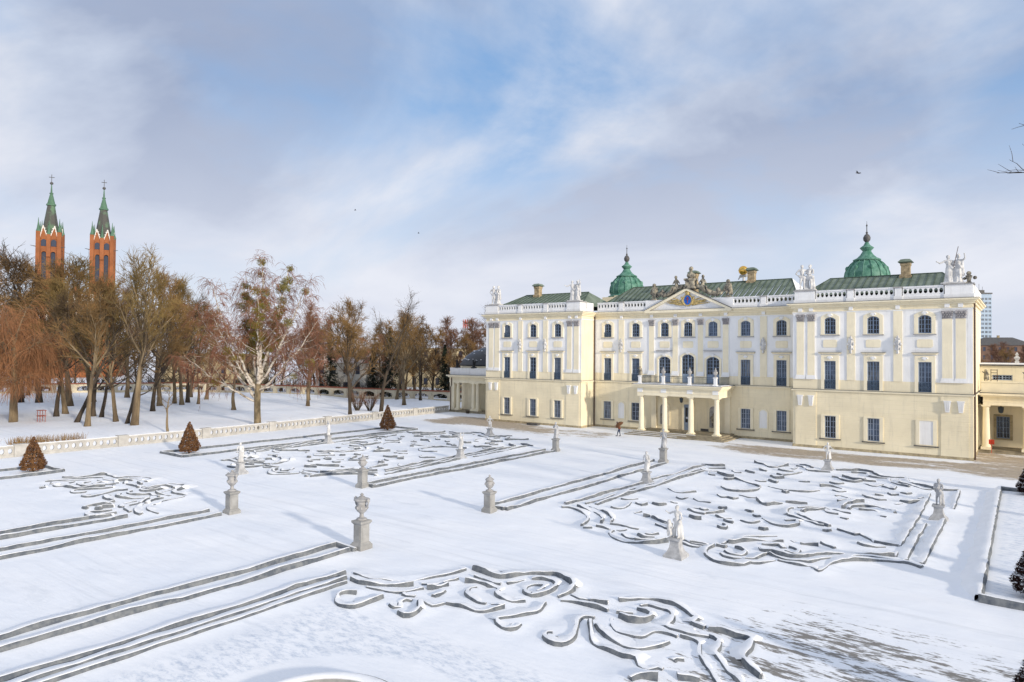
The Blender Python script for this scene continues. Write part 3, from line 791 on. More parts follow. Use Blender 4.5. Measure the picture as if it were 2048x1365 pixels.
# plinth, string course, cornice
def run(name, mm, z0, z1, out_, smooth=False):
    m = MB()
    for sx in (-1, 1):
        a, b = sorted((sx * (XW0 - out_), sx * (XW1 + out_)))
        m.box(a, b, -out_, 0.0, z0, z1)
        c0, c1 = sorted((sx * (XW0 - out_), sx * XW0))
        m.box(c0, c1, 0.0, DC - out_, z0, z1)
        d0, d1 = sorted((sx * XW1, sx * (XW1 + out_)))
        m.box(d0, d1, 0.0, 14.0, z0, z1)
    m.box(-XW0, XW0, DC - out_, DC, z0, z1)
    return m.build(name, M[mm], palace)
run('plinth', 'plinth', -0.2, 0.28, 0.05)
run('string_course', 'trim', 6.28, 6.44, 0.16)
run('string_course_lead', 'lead', 6.44, 6.475, 0.20)
run('architrave', 'white', 14.86, 14.98, 0.05)
run('architrave_band', 'trim', 14.98, 15.06, 0.09)
run('cornice_bed', 'trim', 15.42, 15.62, 0.18)
run('cornice', 'yellow', 15.62, 15.80, 0.38)
run('cornice_crown', 'trim', 15.80, 15.95, 0.55)
run('cornice_lead', 'lead', 15.95, 15.99, 0.58)
# ---- roof parapet with oval openings
def holed(mb, x0, x1, z0, z1, n, hw, hh, y0, y1, zc=None):
    zc = (z0 + z1) / 2 if zc is None else zc
    w = (x1 - x0) / n
    K = 16
    for k in range(n):
        cx = x0 + w * (k + 0.5)
        inner, outer = [], []
        for i in range(K):
            a = 2 * math.pi * (i + 0.5) / K
            c, s = math.cos(a), math.sin(a)
            inner.append((cx + hw * c, zc + hh * s))
            tx = (w / 2) / abs(c)
            tz = ((z1 - zc) if s > 0 else (zc - z0)) / abs(s)
            tt = min(tx, tz)
            outer.append((cx + tt * c, zc + tt * s))
        # square up the corners
        for q, (sx_, sz_) in enumerate(((1, 1), (-1, 1), (-1, -1), (1, -1))):
            cxn, czn = cx + sx_ * w / 2, (z1 if sz_ > 0 else z0)
            i = min(range(K), key=lambda i: (outer[i][0] - cxn) ** 2 + (outer[i][1] - czn) ** 2)
            outer[i] = (cxn, czn)
        mb.ringplate(outer, inner, y0, y1)
    return mb
def parapet_bay(x0, x1, y, n):
    holed(MB(), x0, x1, 16.30, 17.18, n, 0.17, 0.25, y + 0.10, y + 0.42, 16.82).build('parapet_panel', M['white'], palace)
    MB().box(x0, x1, y + 0.02, y + 0.5, 15.97, 16.30).build('parapet_base', M['white'], palace)
    m = MB().box(x0, x1, y + 0.02, y + 0.50, 17.18, 17.30)
    m.build('parapet_coping', M['white'], palace)
    MB().box(x0, x1, y + 0.0, y + 0.52, 17.30, 17.325).build('parapet_snow', M['snow'], palace)
def pier(x0, x1, y, top=17.34, d=0.62):
    MB().box(x0, x1, y - 0.06, y + d, 15.96, 16.38).box(x0 + 0.08, x1 - 0.08, y, y + d - 0.05, 16.38, top - 0.12).build('parapet_pier', M['white'], palace)
    MB().box(x0 - 0.05, x1 + 0.05, y - 0.1, y + d + 0.05, top - 0.12, top).build('pier_cap', M['stone'], palace)
for sx in (-1, 1):
    P = [(13.95, 16.25), (19.35, 20.15), (23.85, 24.65), (28.25, 30.75)]
    for i, (a, b) in enumerate(P):
        a, b = sorted((sx * a, sx * b))
        big = i in (0, 3)
        pier(a, b, -0.15, 17.42 if big else 17.34, 1.6 if big else 0.62)
    for (a, b), n in (((16.25, 19.35), 7), ((20.15, 23.85), 8), ((24.65, 28.25), 8)):
        a, b = sorted((sx * a, sx * b))
        parapet_bay(a, b, -0.15, n)
    for (a, b), n in (((9.95, 13.3), 7), ((5.9, 9.15), 7)):
        a, b = sorted((sx * a, sx * b))
        parapet_bay(a, b, DC - 0.15, n)
    a, b = sorted((sx * 9.15, sx * 9.95))
    pier(a, b, DC - 0.15)
    # returning parapet on the wing flank
    a, b = sorted((sx * 13.9, sx * 14.3))
    MB().box(a, b, 1.45, DC - 0.16, 15.97, 17.28).build('parapet_return', M['white'], palace)
    a, b = sorted((sx * 30.3, sx * 30.75))
    MB().box(a, b, 1.45, 13.5, 15.97, 17.28).build('parapet_return', M['white'], palace)
for a, b in ((-5.9, -2.6), (2.6, 5.9)):
    MB().box(a, b, DC - 0.13, DC + 0.4, 15.97, 17.36).build('parapet_block', M['white'], palace)
# ---- pilasters, lesenes, ornaments
def capital_mesh(w):
    m = MB()
    m.frus(0, -0.06, 0.0, 0.10, w / 2 + 0.02, 0.09, w / 2 + 0.02, 0.09)
    m.frus(0, -0.06, 0.10, 0.66, w / 2 - 0.02, 0.06, w / 2 + 0.05, 0.16)
    m.box(-w / 2 - 0.08, w / 2 + 0.08, -0.26, 0.10, 0.66, 0.78)
    rng = random.Random(4)
    for row in range(3):
        for k in range(4):
            x = -w / 2 + w * (k + 0.5) / 4 + (0.1 if row % 2 else 0)
            m.ball((x, -0.15 - 0.035 * row, 0.18 + 0.19 * row), 0.085, 6, 4, 1.3)
    for s in (-1, 1):
        m.ball((s * (w / 2 - 0.02), -0.22, 0.58), 0.10, 8, 5)
    return m.mesh('capital', M['capital'])
CAPM = {}
def pilaster(cx, y, w):
    MB().box(cx - w / 2, cx + w / 2, y - 0.09, y, 8.0, 13.95).build('pilaster', M['trim'], palace)
    for s in (-1, 1):
        a, b = sorted((cx + s * w / 2, cx + s * (w / 2 + 0.10)))
        MB().box(a, b, y - 0.06, y, 8.0, 13.95).build('pilaster_margin', M['white'], palace)
    MB().box(cx - w / 2 - 0.14, cx + w / 2 + 0.14, y - 0.17, y, 7.55, 7.78).box(cx - w / 2 - 0.10, cx + w / 2 + 0.10, y - 0.13, y, 7.78, 8.0).build('pilaster_base', M['white'], palace)
    k = round(w, 2)
    if k not in CAPM:
        CAPM[k] = capital_mesh(w)
    obj('capital', CAPM[k], palace, (cx, y, 13.95 + 0.0))
    MB().box(cx - 0.22, cx + 0.22, y - 0.14, y, 15.06, 15.42).build('frieze_block', M['white'], palace)
def lesene(x0, x1, y):
    MB().box(x0, x1, y - 0.07, y, 7.55, 14.86).build('lesene', M['trim'], palace)
    MB().box((x0 + x1) / 2 - 0.2, (x0 + x1) / 2 + 0.2, y - 0.14, y, 15.06, 15.42).build('frieze_block', M['white'], palace)
om = MB()
om.lathe(0, -0.12, [(0.05, 0.0), (0.16, 0.12), (0.10, 0.30), (0.22, 0.62), (0.26, 0.85), (0.15, 1.0), (0.20, 1.12), (0.30, 1.25), (0.30, 1.35), (0.18, 1.5), (0.2, 1.62), (0.12, 1.78), (0.03, 1.95)], 10, 0, 1.0, 0.8, 0.12, 5)
for s in (-1, 1):
    om.ball((s * 0.27, -0.16, 1.05), 0.11, 8, 5, 1.8)
    om.ball((s * 0.22, -0.16, 0.55), 0.09, 8, 5, 1.6)
    om.ball((s * 0.18, -0.2, 1.55), 0.10, 8, 5)
OM = om.mesh('wall_vase', M['statue_white'], True)
bm_ = MB()
bm_.frus(0, -0.11, 0, 1.05, 0.17, 0.10, 0.30, 0.13).box(-0.33, 0.33, -0.27, 0, 1.05, 1.16)
for k in range(3):
    bm_.box(-0.2 + 0.16 * k, -0.12 + 0.16 * k, -0.27, -0.2, 0.2, 1.0)
BM = bm_.mesh('bracket', M['white'])
for sx in (-1, 1):
    for c, w in ((14.63, 0.76), (15.76, 0.74), (28.52, 0.86), (29.65, 0.84)):
        pilaster(sx * c, 0.0, w)
        obj('bracket', BM, palace, (sx * c, 0.0, 4.62))
    for a, b in ((14.12, 16.28), (27.95, 30.3)):
        a, b = sorted((sx * a, sx * b))
        MB().box(a, b, -0.06, 0, 0.28, 6.28).build('corner_strip', M['rustic'], palace)
    for c in (19.78, 24.2):
        lesene(sx * c - 0.4, sx * c + 0.4, 0.0)
        obj('wall_vase', OM, palace, (sx * c, -0.07, 10.38))
    lesene(sx * 9.55 - 0.4, sx * 9.55 + 0.4, DC)
    obj('wall_vase', OM, palace, (sx * 9.55, DC - 0.07, 10.38))
for c in (-5.05, -1.7, 1.7, 4.95):
    pilaster(c, DC, 0.70)
    MB().box(c - 0.5, c + 0.5, DC - 0.3, DC, 7.42, 7.54).build('ledge', M['white'], palace)
# edge strips of the wings
for sx in (-1, 1):
    a, b = sorted((sx * 30.22, sx * 30.62))
    MB().box(a, b, -0.03, 0, 7.55, 14.86).build('edge_strip', M['white'], palace)
# ---- windows (built once per kind, then copied)
def arch(hw, z0, z1, rise, n=8):
    zs = z1 - rise
    Rr = (hw * hw + rise * rise) / (2 * rise)
    a0 = math.asin(min(1.0, hw / Rr))
    pts = [(-hw, z0), (hw, z0)]
    for i in range(n + 1):
        a = a0 - 2 * a0 * i / n
        pts.append((Rr * math.sin(a), zs + Rr * math.cos(a) - (Rr - rise)))
    return pts
def frame_mesh(hw, h, nx_, nz_, rise=0.0, heavy=0.10, lower=0.0, mm='frame'):
    m = MB()
    if rise:
        m.ringplate(arch(hw, 0, h, rise), arch(hw - 0.09, 0.09, h - 0.09, rise * 0.9), 0.0, 0.09)
    else:
        m.box(-hw, hw, 0, 0.08, 0, 0.09).box(-hw, hw, 0, 0.08, h - 0.08, h).box(-hw, -hw + 0.09, 0, 0.08, 0.09, h - 0.08).box(hw - 0.09, hw, 0, 0.08, 0.09, h - 0.08)
    m.box(-heavy / 2, heavy / 2, -0.03, 0.06, 0.09, h - 0.08)
    if lower:
        m.box(-hw + 0.09, -heavy / 2, 0.0, 0.05, 0.09, lower).box(heavy / 2, hw - 0.09, 0.0, 0.05, 0.09, lower)
    for k in range(1, nx_):
        x = -hw + 2 * hw * k / nx_
        if abs(x) > 0.05:
            m.box(x - 0.022, x + 0.022, 0.01, 0.06, max(0.09, lower), h - 0.1)
    for k in range(1, nz_):
        z = lower + (h - lower) * k / nz_
        m.box(-hw + 0.09, hw - 0.09, 0.015, 0.055, z - 0.022, z + 0.022)
    return m.mesh('window', M[mm])
def surround_mesh(hw, h, ohw, ztop, rise, below, ear=0.0):
    inner = arch(hw, 0.0, h, rise if rise else 0.02)
    n = len(inner) - 3
    outer = [(-ohw, -below), (ohw, -below)]
    orise = (rise * 1.25 if rise else 0.02)
    for x, z in arch(ohw, 0, ztop, orise, n)[2:]:
        outer.append((x, z))
    return MB().ringplate(outer, inner, -0.10, 0.0).mesh('surround', M['trim'])
def iron_mesh(hw, h):
    m = MB()
    for z in (0.04, h * 0.35, h):
        m.box(-hw, hw, -0.02, 0.02, z - 0.03, z + 0.03)
    n = 11
    for k in range(n):
        x = -hw + 0.03 + (2 * hw - 0.06) * k / (n - 1)
        m.box(x - 0.018, x + 0.018, -0.014, 0.014, 0, h)
    for k in range(3):
        cx_ = -hw + 2 * hw * (k + 0.5) / 3
        m.tube([(cx_ + 0.15 * math.cos(a), -0.015, h * 0.66 + 0.19 * math.sin(a)) for a in [i * math.pi / 5 for i in range(11)]], 0.025, 4)
    return m.mesh('balconet', M['ironblue'])
h1, h2, h3 = W1[1] - W1[0], W2[1] - W2[0], W3[1] - W3[0]
WM = {
    1: (frame_mesh(HW, h1, 4, 4, mm='frame_lt'), MB().quad((-HW, 0.12, 0), (HW, 0.12, 0), (HW, 0.12, h1), (-HW, 0.12, h1)).mesh('pane', M['glassb']),
        surround_mesh(HW, h1, 0.92, h1 + 0.14, 0, 0.06)),
    2: (frame_mesh(HW, h2, 4, 6, mm='frame'), MB().quad((-HW, 0.12, 0), (HW, 0.12, 0), (HW, 0.12, h2), (-HW, 0.12, h2)).mesh('pane', M['glass']),
        surround_mesh(HW, h2, 0.90, h2 + 0.62, 0, 0.04)),
    3: (frame_mesh(HW, h3, 4, 4, 0.28, mm='frame'), MB().quad((-HW, 0.12, 0), (HW, 0.12, 0), (HW, 0.12, h3), (-HW, 0.12, h3)).mesh('pane', M['glass']),
        surround_mesh(HW, h3, 0.93, h3 + 0.40, 0.28, 0.06)),
}
SILL = {1: MB().box(-1.08, 1.08, -0.2, 0.0, -0.16, -0.06).mesh('sill', M['lead']), 3: MB().box(-1.0, 1.0, -0.2, 0.0, -0.15, -0.06).mesh('sill', M['stone'])}
HOOD = MB().box(-1.02, 1.02, -0.16, 0, 0.72, 0.84).box(-1.14, 1.14, -0.26, 0, 0.84, 0.92).mesh('hood', M['trim'])
HOODL = MB().box(-1.17, 1.17, -0.30, 0, 0.92, 0.955).mesh('hood_lead', M['lead'])
km = MB().frus(0, -0.13, 0, 0.36, 0.09, 0.06, 0.17, 0.08)
km.ball((-0.2, -0.11, 0.2), 0.10, 8, 5).ball((0.2, -0.11, 0.2), 0.10, 8, 5)
KEY = km.mesh('keystone', M['white'])
IRON = iron_mesh(HW, 0.95)
IRON_S = iron_mesh(HW, 0.62)
_wr = random.Random(6)
def window(kind, x, y, iron_small=False):
    z = {1: W1, 2: W2, 3: W3}[kind][0]
    fm, pm, sm = WM[kind]
    w = obj('window', fm, palace, (x, y + 0.10, z))
    vm = _wr.choice([M['glass'], M['glass'], M['glassb'], M['curtain']]) if kind != 1 else _wr.choice([M['glassb'], M['glassb'], M['curtain'], M['glass']])
    pmc = pm.copy()
    pmc.materials[0] = vm
    obj('pane', pmc, w)
    s = obj('surround', sm, w, (0, -0.10, 0))
    if kind in SILL:
        obj('sill', SILL[kind], w, (0, -0.10, 0))
    if kind == 2:
        obj('hood', HOOD, w, (0, -0.10, h2 - 0.0))
        obj('hood_lead', HOODL, w, (0, -0.10, h2))
        obj('keystone', KEY, w, (0, -0.10, h2 + 0.16))
        obj('balconet', IRON, w, (0, -0.13, 0.02))
    if kind == 3:
        obj('keystone', KEY, w, (0, -0.10, h3 + 0.02))
        if iron_small:
            obj('balconet', IRON_S, w, (0, -0.13, 0.02))
    return w
PANEL = None
pm_ = MB()
rr = 0.16
poly = []
for cxx, czz, a0 in ((0.7 - rr, -0.42 + rr, -90), (0.7 - rr, 0.42 - rr, 0), (-0.7 + rr, 0.42 - rr, 90), (-0.7 + rr, -0.42 + rr, 180)):
    for k in range(4):
        a = R(a0 + 30 * k)
        poly.append((cxx + rr * math.cos(a), czz + rr * math.sin(a)))
PANEL = pm_.prism_y(poly, -0.05, 0.0).mesh('tablet', M['trim'])
BAY = MB().box(-0.92, 0.92, -0.045, 0, 0, 0.98).mesh('apron', M['trim'])
for sx in (-1, 1):
    for i, c in enumerate(wing_x):
        x = sx * c
        window(3, x, 0.0, sx < 0 and i == 2)
        window(2, x, 0.0)
        obj('tablet', PANEL, palace, (x, 0, 11.48))
        if not (sx > 0 and i == 2):
            window(1, x, 0.0)
        else:
            b_ = MB().box(-0.6, 0.6, -0.05, 0, 0.05, 2.45).build('blind_window', M['white'], palace, loc=(26.70, 0, 1.2))
            obj('surround', MB().ringplate(arch(0.93, -0.06, 2.56, 0.02), arch(0.6, 0.05, 2.45, 0.02), -0.1, 0.0).mesh('surround', M['trim']), b_)
            obj('sill', SILL[1], b_)
for c in cen_x:
    window(3, c, DC, c < -10)
    window(2, c, DC)
    window(1, c, DC)
    obj('tablet', PANEL, palace, (c, DC, 11.46))
for c in cen_mid:
    window(3, c, DC)
    obj('tablet', PANEL, palace, (c, DC, 11.46))
for sx in (-1, 1):
    nb = MB().prism_y(arch(0.45, 1.4, 3.56, 0.3), -0.03, 0.0).build('blind_niche', M['white'], palace, loc=(sx * 9.52, DC, 0))
    MB().ringplate(arch(0.6, 1.25, 3.74, 0.36), arch(0.45, 1.4, 3.56, 0.3), -0.07, 0.0).build('surround', M['trim'], nb)
# three tall arched balcony doors
for x, zt in ((-3.2, 9.9), (0.02, 10.2), (3.32, 9.9)):
    h = zt - 6.53
    w = obj('balcony_door', frame_mesh(0.84, h, 4, 5, 0.42, 0.12, 1.15, 'frame'), palace, (x, DC + 0.10, 6.53))
    obj('pane', MB().quad((-0.84, 0.12, 0), (0.84, 0.12, 0), (0.84, 0.12, h), (-0.84, 0.12, h)).mesh('pane', M['glass']), w)
    MB().ringplate([(p[0], p[1]) for p in arch(1.08, 0, h + 0.24, 0.5)], arch(0.84, 0, h, 0.42), -0.1, 0).build('surround', M['trim'], w, loc=(0, -0.1, 0))
    obj('keystone', KEY, w, (0, -0.1, h - 0.02))
for x in (-3.2, 3.32):
    obj('hood_lead', HOODL, palace, (x, DC, 9.72))
# ---- downpipes
for x, y in ((-XW0 + 0.14, DC - 0.14), (XW1 + 0.14, 0.12)):
    MB().tube([(x, y, 15.55), (x, y, 0.1)], 0.085, 8).build('downpipe', M['pipe'], palace, smooth=True)
# ---- roofs
def hip(name, xa, xb, ya, yb, zb, ra, rb, ry, rz, snowfrom=None):
    m = MB()
    A, B, C_, D_ = (xa, ya, zb), (xb, ya, zb), (xb, yb, zb), (xa, yb, zb)
    E_, F_ = (ra, ry, rz), (rb, ry, rz)
    m.quad(A, B, F_, E_).quad(C_, D_, E_, F_).quad(B, C_, F_).quad(D_, A, E_)
    o = m.build(name, M['roof'], palace)
    s, sn = MB(), MB()
    n = int((xb - xa) / 0.72)
    for k in range(1, n):
        x = xa + (xb - xa) * k / n
        if x < ra:
            t = (x - xa) / (ra - xa)
        elif x > rb:
            t = (xb - x) / (xb - rb)
        else:
            t = 1.0
        p0 = Vector((x, ya, zb))
        p1 = Vector((x, ya + (ry - ya) * t, zb + (rz - zb) * t))
        nrm = Vector((0, -(rz - zb), (ry - ya))).normalized()
        w = 0.03
        for dx0, dx1, hh, tgt in ((-w, w, 0.09, s),):
            n0 = len(tgt.v)
            for p in (p0, p1):
                for dx, up in ((dx0, 0), (dx1, 0), (dx1, hh), (dx0, hh)):
                    q = p + nrm * up
                    tgt.v.append((q.x + dx, q.y, q.z))
            tgt.f += [(n0, n0 + 4, n0 + 7, n0 + 3), (n0 + 3, n0 + 7, n0 + 6, n0 + 2), (n0 + 1, n0 + 2, n0 + 6, n0 + 5), (n0, n0 + 3, n0 + 2, n0 + 1), (n0 + 4, n0 + 5, n0 + 6, n0 + 7)]
        if snowfrom is not None and x > snowfrom[0]:
            tl = t * snowfrom[1] * (0.75 + 0.4 * math.sin(k * 2.3) ** 2) * min(1.0, (x - snowfrom[0]) / 5.0 + 0.35)
            tl = min(tl, t * 0.97)
            q1 = p0.lerp(p1, tl / max(t, 1e-3))
            n0 = len(sn.v)
            wd = 0.24
            for p, ww in ((p0, wd), (q1, 0.04)):
                for dx, up in ((-w - ww, 0.005), (-w, 0.005), (-w, 0.08), ):
                    q = p + nrm * up
                    sn.v.append((q.x + dx, q.y, q.z))
            sn.f += [(n0, n0 + 2, n0 + 5, n0 + 3), (n0, n0 + 1, n0 + 2), (n0 + 3, n0 + 5, n0 + 4)]
    tag(s.build('standing_seams', M['seam'], o), kind='stuff')
    if sn.v:
        tag(sn.build('snow_streaks', M['snow'], o), kind='stuff')
    rid = MB().tube([E_, F_], 0.09, 6).tube([A, E_], 0.07, 6).tube([B, F_], 0.07, 6)
    rid.build('ridge_cap', M['seam'], o)
    return o
rfL = hip('roof', -30.1, -14.4, 0.9, 12.6, 16.9, -27.9, -16.6, 6.6, 19.25)
rfR = hip('roof', 14.4, 30.1, 0.9, 12.6, 16.9, 16.3, 27.6, 6.6, 19.25)
rfC = hip('roof', -13.3, 13.3, DC + 0.9, 16.6, 17.0, -11.1, 11.1, 10.0, 19.9, (0.0, 0.75))
MB().quad((13.28, DC + 1.0, 17.03), (13.28, 16.5, 17.03), (11.15, 10.0, 19.93)).build('hip_snow', M['snow'], rfC)
def chimney(root, x, y, z0, z1, w=0.5):
    c = MB().sqprofile(0, 0, [(w * 1.15, 0), (w * 1.15, 0.5), (w * 0.86, 0.62), (w * 0.86, z1 - z0 - 0.75), (w, z1 - z0 - 0.62), (w, z1 - z0 - 0.4)]).build('chimney', M['brick_chim'], root, loc=(x, y, z0))
    return c
def chim_cap(root, x, y, z, w=0.5):
    MB().sqprofile(x, y, [(w, z), (w * 1.45, z + 0.12), (w * 1.3, z + 0.2), (w * 0.9, z + 0.42), (0.05, z + 0.5)]).build('chimney_cap', M['roof'], root)
for root, x, y, z0, zt in ((rfR, 24.2, 6.0, 18.6, 20.85), (rfL, -25.3, 6.0, 18.6, 20.85), (rfC, 6.05, 10.0, 19.4, 21.6), (rfC, -0.55, 6.8, 18.0, 21.3)):
    chimney(root, x, y, z0, zt)
    chim_cap(root, x, y, zt - 0.4)
# ---- pediment
PX0, PX1, PZ0, PZ1, PY = -5.85, 5.85, 15.95, 18.72, DC - 0.55
def raking(mb, off0, off1, y0, y1):
    apex = PZ1
    sl = (PZ1 - PZ0) / 5.85
    for sx in (-1, 1):
        a = [(sx * 5.85, PZ0 - off1), (0, apex - off1), (0, apex - off0), (sx * 5.85, PZ0 - off0)]
        if sx > 0:
            a = a[::-1]
        mb.prism_y(a[::-1], y0, y1)
    return mb
MB().prism_y([(-5.4, 15.98), (5.4, 15.98), (0, 18.5)], PY + 0.28, DC + 0.3).build('tympanum', M['white'], palace)
raking(MB(), 0.0, 0.34, PY - 0.05, DC + 0.3).build('raking_cornice', M['trim'], palace)
raking(MB(), -0.05, 0.0, PY - 0.10, DC + 0.35).build('raking_cornice_lead', M['lead'], palace)
MB().box(-5.85, 5.85, PY, DC - 0.585, 15.62, 15.94).build('pediment_cornice', M['trim'], palace)
# coat of arms
sh = MB()
for i in range(1):
    pts = [(0.52 * math.cos(a), 0.64 * math.sin(a)) for a in [2 * math.pi * k / 24 for k in range(24)]]
    sh.prism_y(pts, -0.12, 0)
shield = sh.build('shield', M['blue'], palace, loc=(0.1, PY + 0.28, 17.17))
fr = MB()
outp = [(0.66 * math.cos(a) * (1 + 0.06 * math.cos(5 * a)), 0.78 * math.sin(a) * (1 + 0.05 * math.cos(4 * a))) for a in [2 * math.pi * k / 24 for k in range(24)]]
inp = [(0.5 * math.cos(a), 0.62 * math.sin(a)) for a in [2 * math.pi * k / 24 for k in range(24)]]
fr.ringplate(outp, inp, -0.18, 0)
for s in (-1, 1):
    fr.tube([(s * 0.62, -0.14, 0.35), (s * 0.86, -0.14, 0.42), (s * 0.78, -0.14, 0.1), (s * 0.55, -0.14, -0.5), (s * 0.2, -0.14, -0.72)], [0.06, 0.08, 0.1, 0.1, 0.06], 6)
fr.build('shield_frame', M['goldp'], shield)
cr = MB().lathe(0, -0.15, [(0.25, 0), (0.28, 0.12), (0.34, 0.3), (0.22, 0.36)], 12, 0.70)
for k in range(5):
    cr.ball((-0.3 + 0.15 * k, -0.2, 1.14), 0.07, 6, 4, 1.4)
cr.build('crown', M['goldp'], shield)
MB().tube([(0, -0.16, 0.42), (0, -0.16, -0.42)], 0.05, 6).tube([(-0.2, -0.16, 0.05), (0, -0.16, 0.2), (0.2, -0.16, 0.05)], 0.05, 6).tube([(-0.15, -0.16, 0.3), (0.15, -0.16, 0.3)], 0.05, 5).build('charge', mat('dark_red_charge', (0.25, 0.05, 0.06), 0.6), shield)
ry_ = MB()
rng = random.Random(2)
for s in (-1, 1):
    for k in range(12):
        L_ = 1.0 + 1.6 * rng.random()
        a = R(4 + 26 * rng.random()) * (1 if k % 2 else 0.5)
        x0 = s * (0.35 + 0.3 * rng.random())
        z0 = -0.72 + 0.5 * rng.random()
        p = [Vector((x0, -0.1, z0)), Vector((x0 + s * L_ * 0.5 * math.cos(a), -0.14, z0 + L_ * 0.5 * math.sin(a))), Vector((x0 + s * L_ * math.cos(a), -0.08, z0 + L_ * math.sin(a) * 0.75))]
        ry_.tube(p, [0.05, 0.07, 0.015], 5)
tag(ry_.build('gilt_trophies', M['goldp'], shield), kind='stuff')
# ---- domes over the rear stair towers
def dome(x, y):
    MB().box(x - 2.9, x + 2.9, y - 2.9, y + 2.9, 15.5, 19.4).build('tower', M['yellow'], palace)
    d = MB().lathe(x, y, [(3.0, 19.4), (3.05, 19.6), (2.7, 19.75), (2.6, 19.9), (2.72, 20.15), (2.72, 20.6), (2.62, 21.2), (2.35, 21.85), (1.92, 22.4), (1.4, 22.85), (1.3, 22.9)], 32, 0, 1, 1, 0.015, 16).build('dome', M['copper'], palace, smooth=True)
    MB().lathe(x, y, [(1.65, 22.8), (1.7, 22.95), (1.2, 23.2), (0.8, 23.6), (0.5, 24.1), (0.8, 24.45), (0.86, 24.55), (0.4, 24.9), (0.2, 25.3)], 24).build('lantern', M['copper'], d, smooth=True)
    MB().lathe(x, y, [(0.22, 25.3), (0.42, 25.55), (0.46, 25.9), (0.3, 26.25), (0.1, 26.4), (0.16, 26.6), (0.06, 26.7), (0.05, 27.4), (0.12, 27.5), (0.03, 27.7), (0.02, 28.1)], 10).build('finial', M['lead'], d, smooth=True)
    sm = MB()
    for k in range(16):
        a = 2 * math.pi * k / 16
        sm.tube([(x + r * math.cos(a), y + r * math.sin(a), z) for r, z in ((2.78, 20.15), (2.78, 20.6), (2.68, 21.2), (2.41, 21.87), (1.98, 22.42), (1.45, 22.86))], 0.06, 5)
    tag(sm.build('dome_ribs', M['copper'], d), kind='stuff')
    for k in range(8):
        a = 2 * math.pi * (k + 0.5) / 8
        c = Vector((x + 2.38 * math.cos(a), y + 2.38 * math.sin(a), 21.75))
        MB().ball(c, 0.28, 8, 5, 1.3).build('cartouche', M['copper'], d, smooth=True)
dome(-17.5, 20.2)
dome(17.95, 20.2)
# small attic behind the left wing
MB().box(-13.2, -11.6, 8.0, 10.0, 16.0, 18.7).build('stair_turret', M['yellow'], palace)
# ---- portico
PXS = [-4.62, -1.42, 2.02, 5.22]
PCY = -0.35
stp = MB()
for k, (e, z) in enumerate(((1.95, 0.16), (1.55, 0.31), (1.15, 0.46))):
    stp = MB().box(-4.62 - e + 0.6, 5.22 + e - 0.35, PCY - e - 0.15, DC - 0.06, -0.1 if k == 0 else z - 0.16, z)
    stp.build('step', M['step'], palace)
for k, (e, z) in enumerate(((1.95, 0.16), (1.55, 0.31), (1.15, 0.46))):
    MB().box(-4.4 - e + 0.5, 1.0 + k, PCY - e - 0.13, PCY - e + 0.2, z, z + 0.015).build('step_snow', M['snow'], palace)
colm = MB().frus(0, 0, 0, 0.12, 0.44, 0.44, 0.44, 0.44)
colm.lathe(0, 0, [(0.43, 0.12), (0.45, 0.2), (0.36, 0.28), (0.335, 0.34), (0.335, 1.4), (0.31, 2.8), (0.27, 4.0), (0.275, 4.06), (0.31, 4.1), (0.29, 4.16), (0.30, 4.26), (0.38, 4.38)], 20)
colm.box(-0.42, 0.42, -0.42, 0.42, 4.38, 4.5)
COLM = colm.mesh('column', M['trim'], True)
for x in PXS:
    obj('column', COLM, palace, (x, PCY, 0.46))
for x in (-4.62, 5.22):
    MB().box(x - 0.34, x + 0.34, DC - 0.22, DC, 0.46, 4.96).build('wall_pier', M['trim'], palace)
ent = MB()
x0, x1 = PXS[0] - 0.42, PXS[-1] + 0.42
ent.box(x0, x1, PCY - 0.40, PCY + 0.40, 4.96, 5.32).box(x0, x0 + 0.8, PCY + 0.40, DC, 4.96, 5.32).box(x1 - 0.8, x1, PCY + 0.40, DC, 4.96, 5.32)
ent.build('portico_architrave', M['trim'], palace)
MB().box(x0 - 0.03, x1 + 0.03, PCY - 0.43, DC, 5.32, 5.38).box(x0, x1, PCY - 0.40, DC, 5.38, 5.86).build('portico_frieze', M['trim'], palace)
MB().box(x0 - 0.2, x1 + 0.2, PCY - 0.6, DC - 0.01, 5.86, 6.02).box(x0 - 0.42, x1 + 0.42, PCY - 0.82, DC - 0.17, 6.02, 6.22).box(x0 - 0.55, x1 + 0.55, PCY - 0.95, DC - 0.17, 6.22, 6.36).build('balcony_cornice', M['trim'], palace)
MB().box(x0 - 0.57, x1 + 0.57, PCY - 0.97, DC - 0.21, 6.36, 6.40).build('balcony_floor', M['lead'], palace)
MB().box(x0 - 0.4, x1 + 0.4, PCY - 0.8, DC - 0.4, 6.40, 6.45).build('balcony_snow', M['snow'], palace)
for x in PXS:
    MB().box(x - 0.36, x + 0.36, PCY - 0.46, PCY - 0.40, 5.38, 5.86).build('triglyph', M['white'], palace)
    MB().sqprofile(x, PCY - 0.45, [(0.24, 6.42), (0.24, 6.55), (0.17, 6.6), (0.17, 7.3), (0.23, 7.36), (0.23, 7.45)]).build('balcony_pedestal', M['white'], palace)
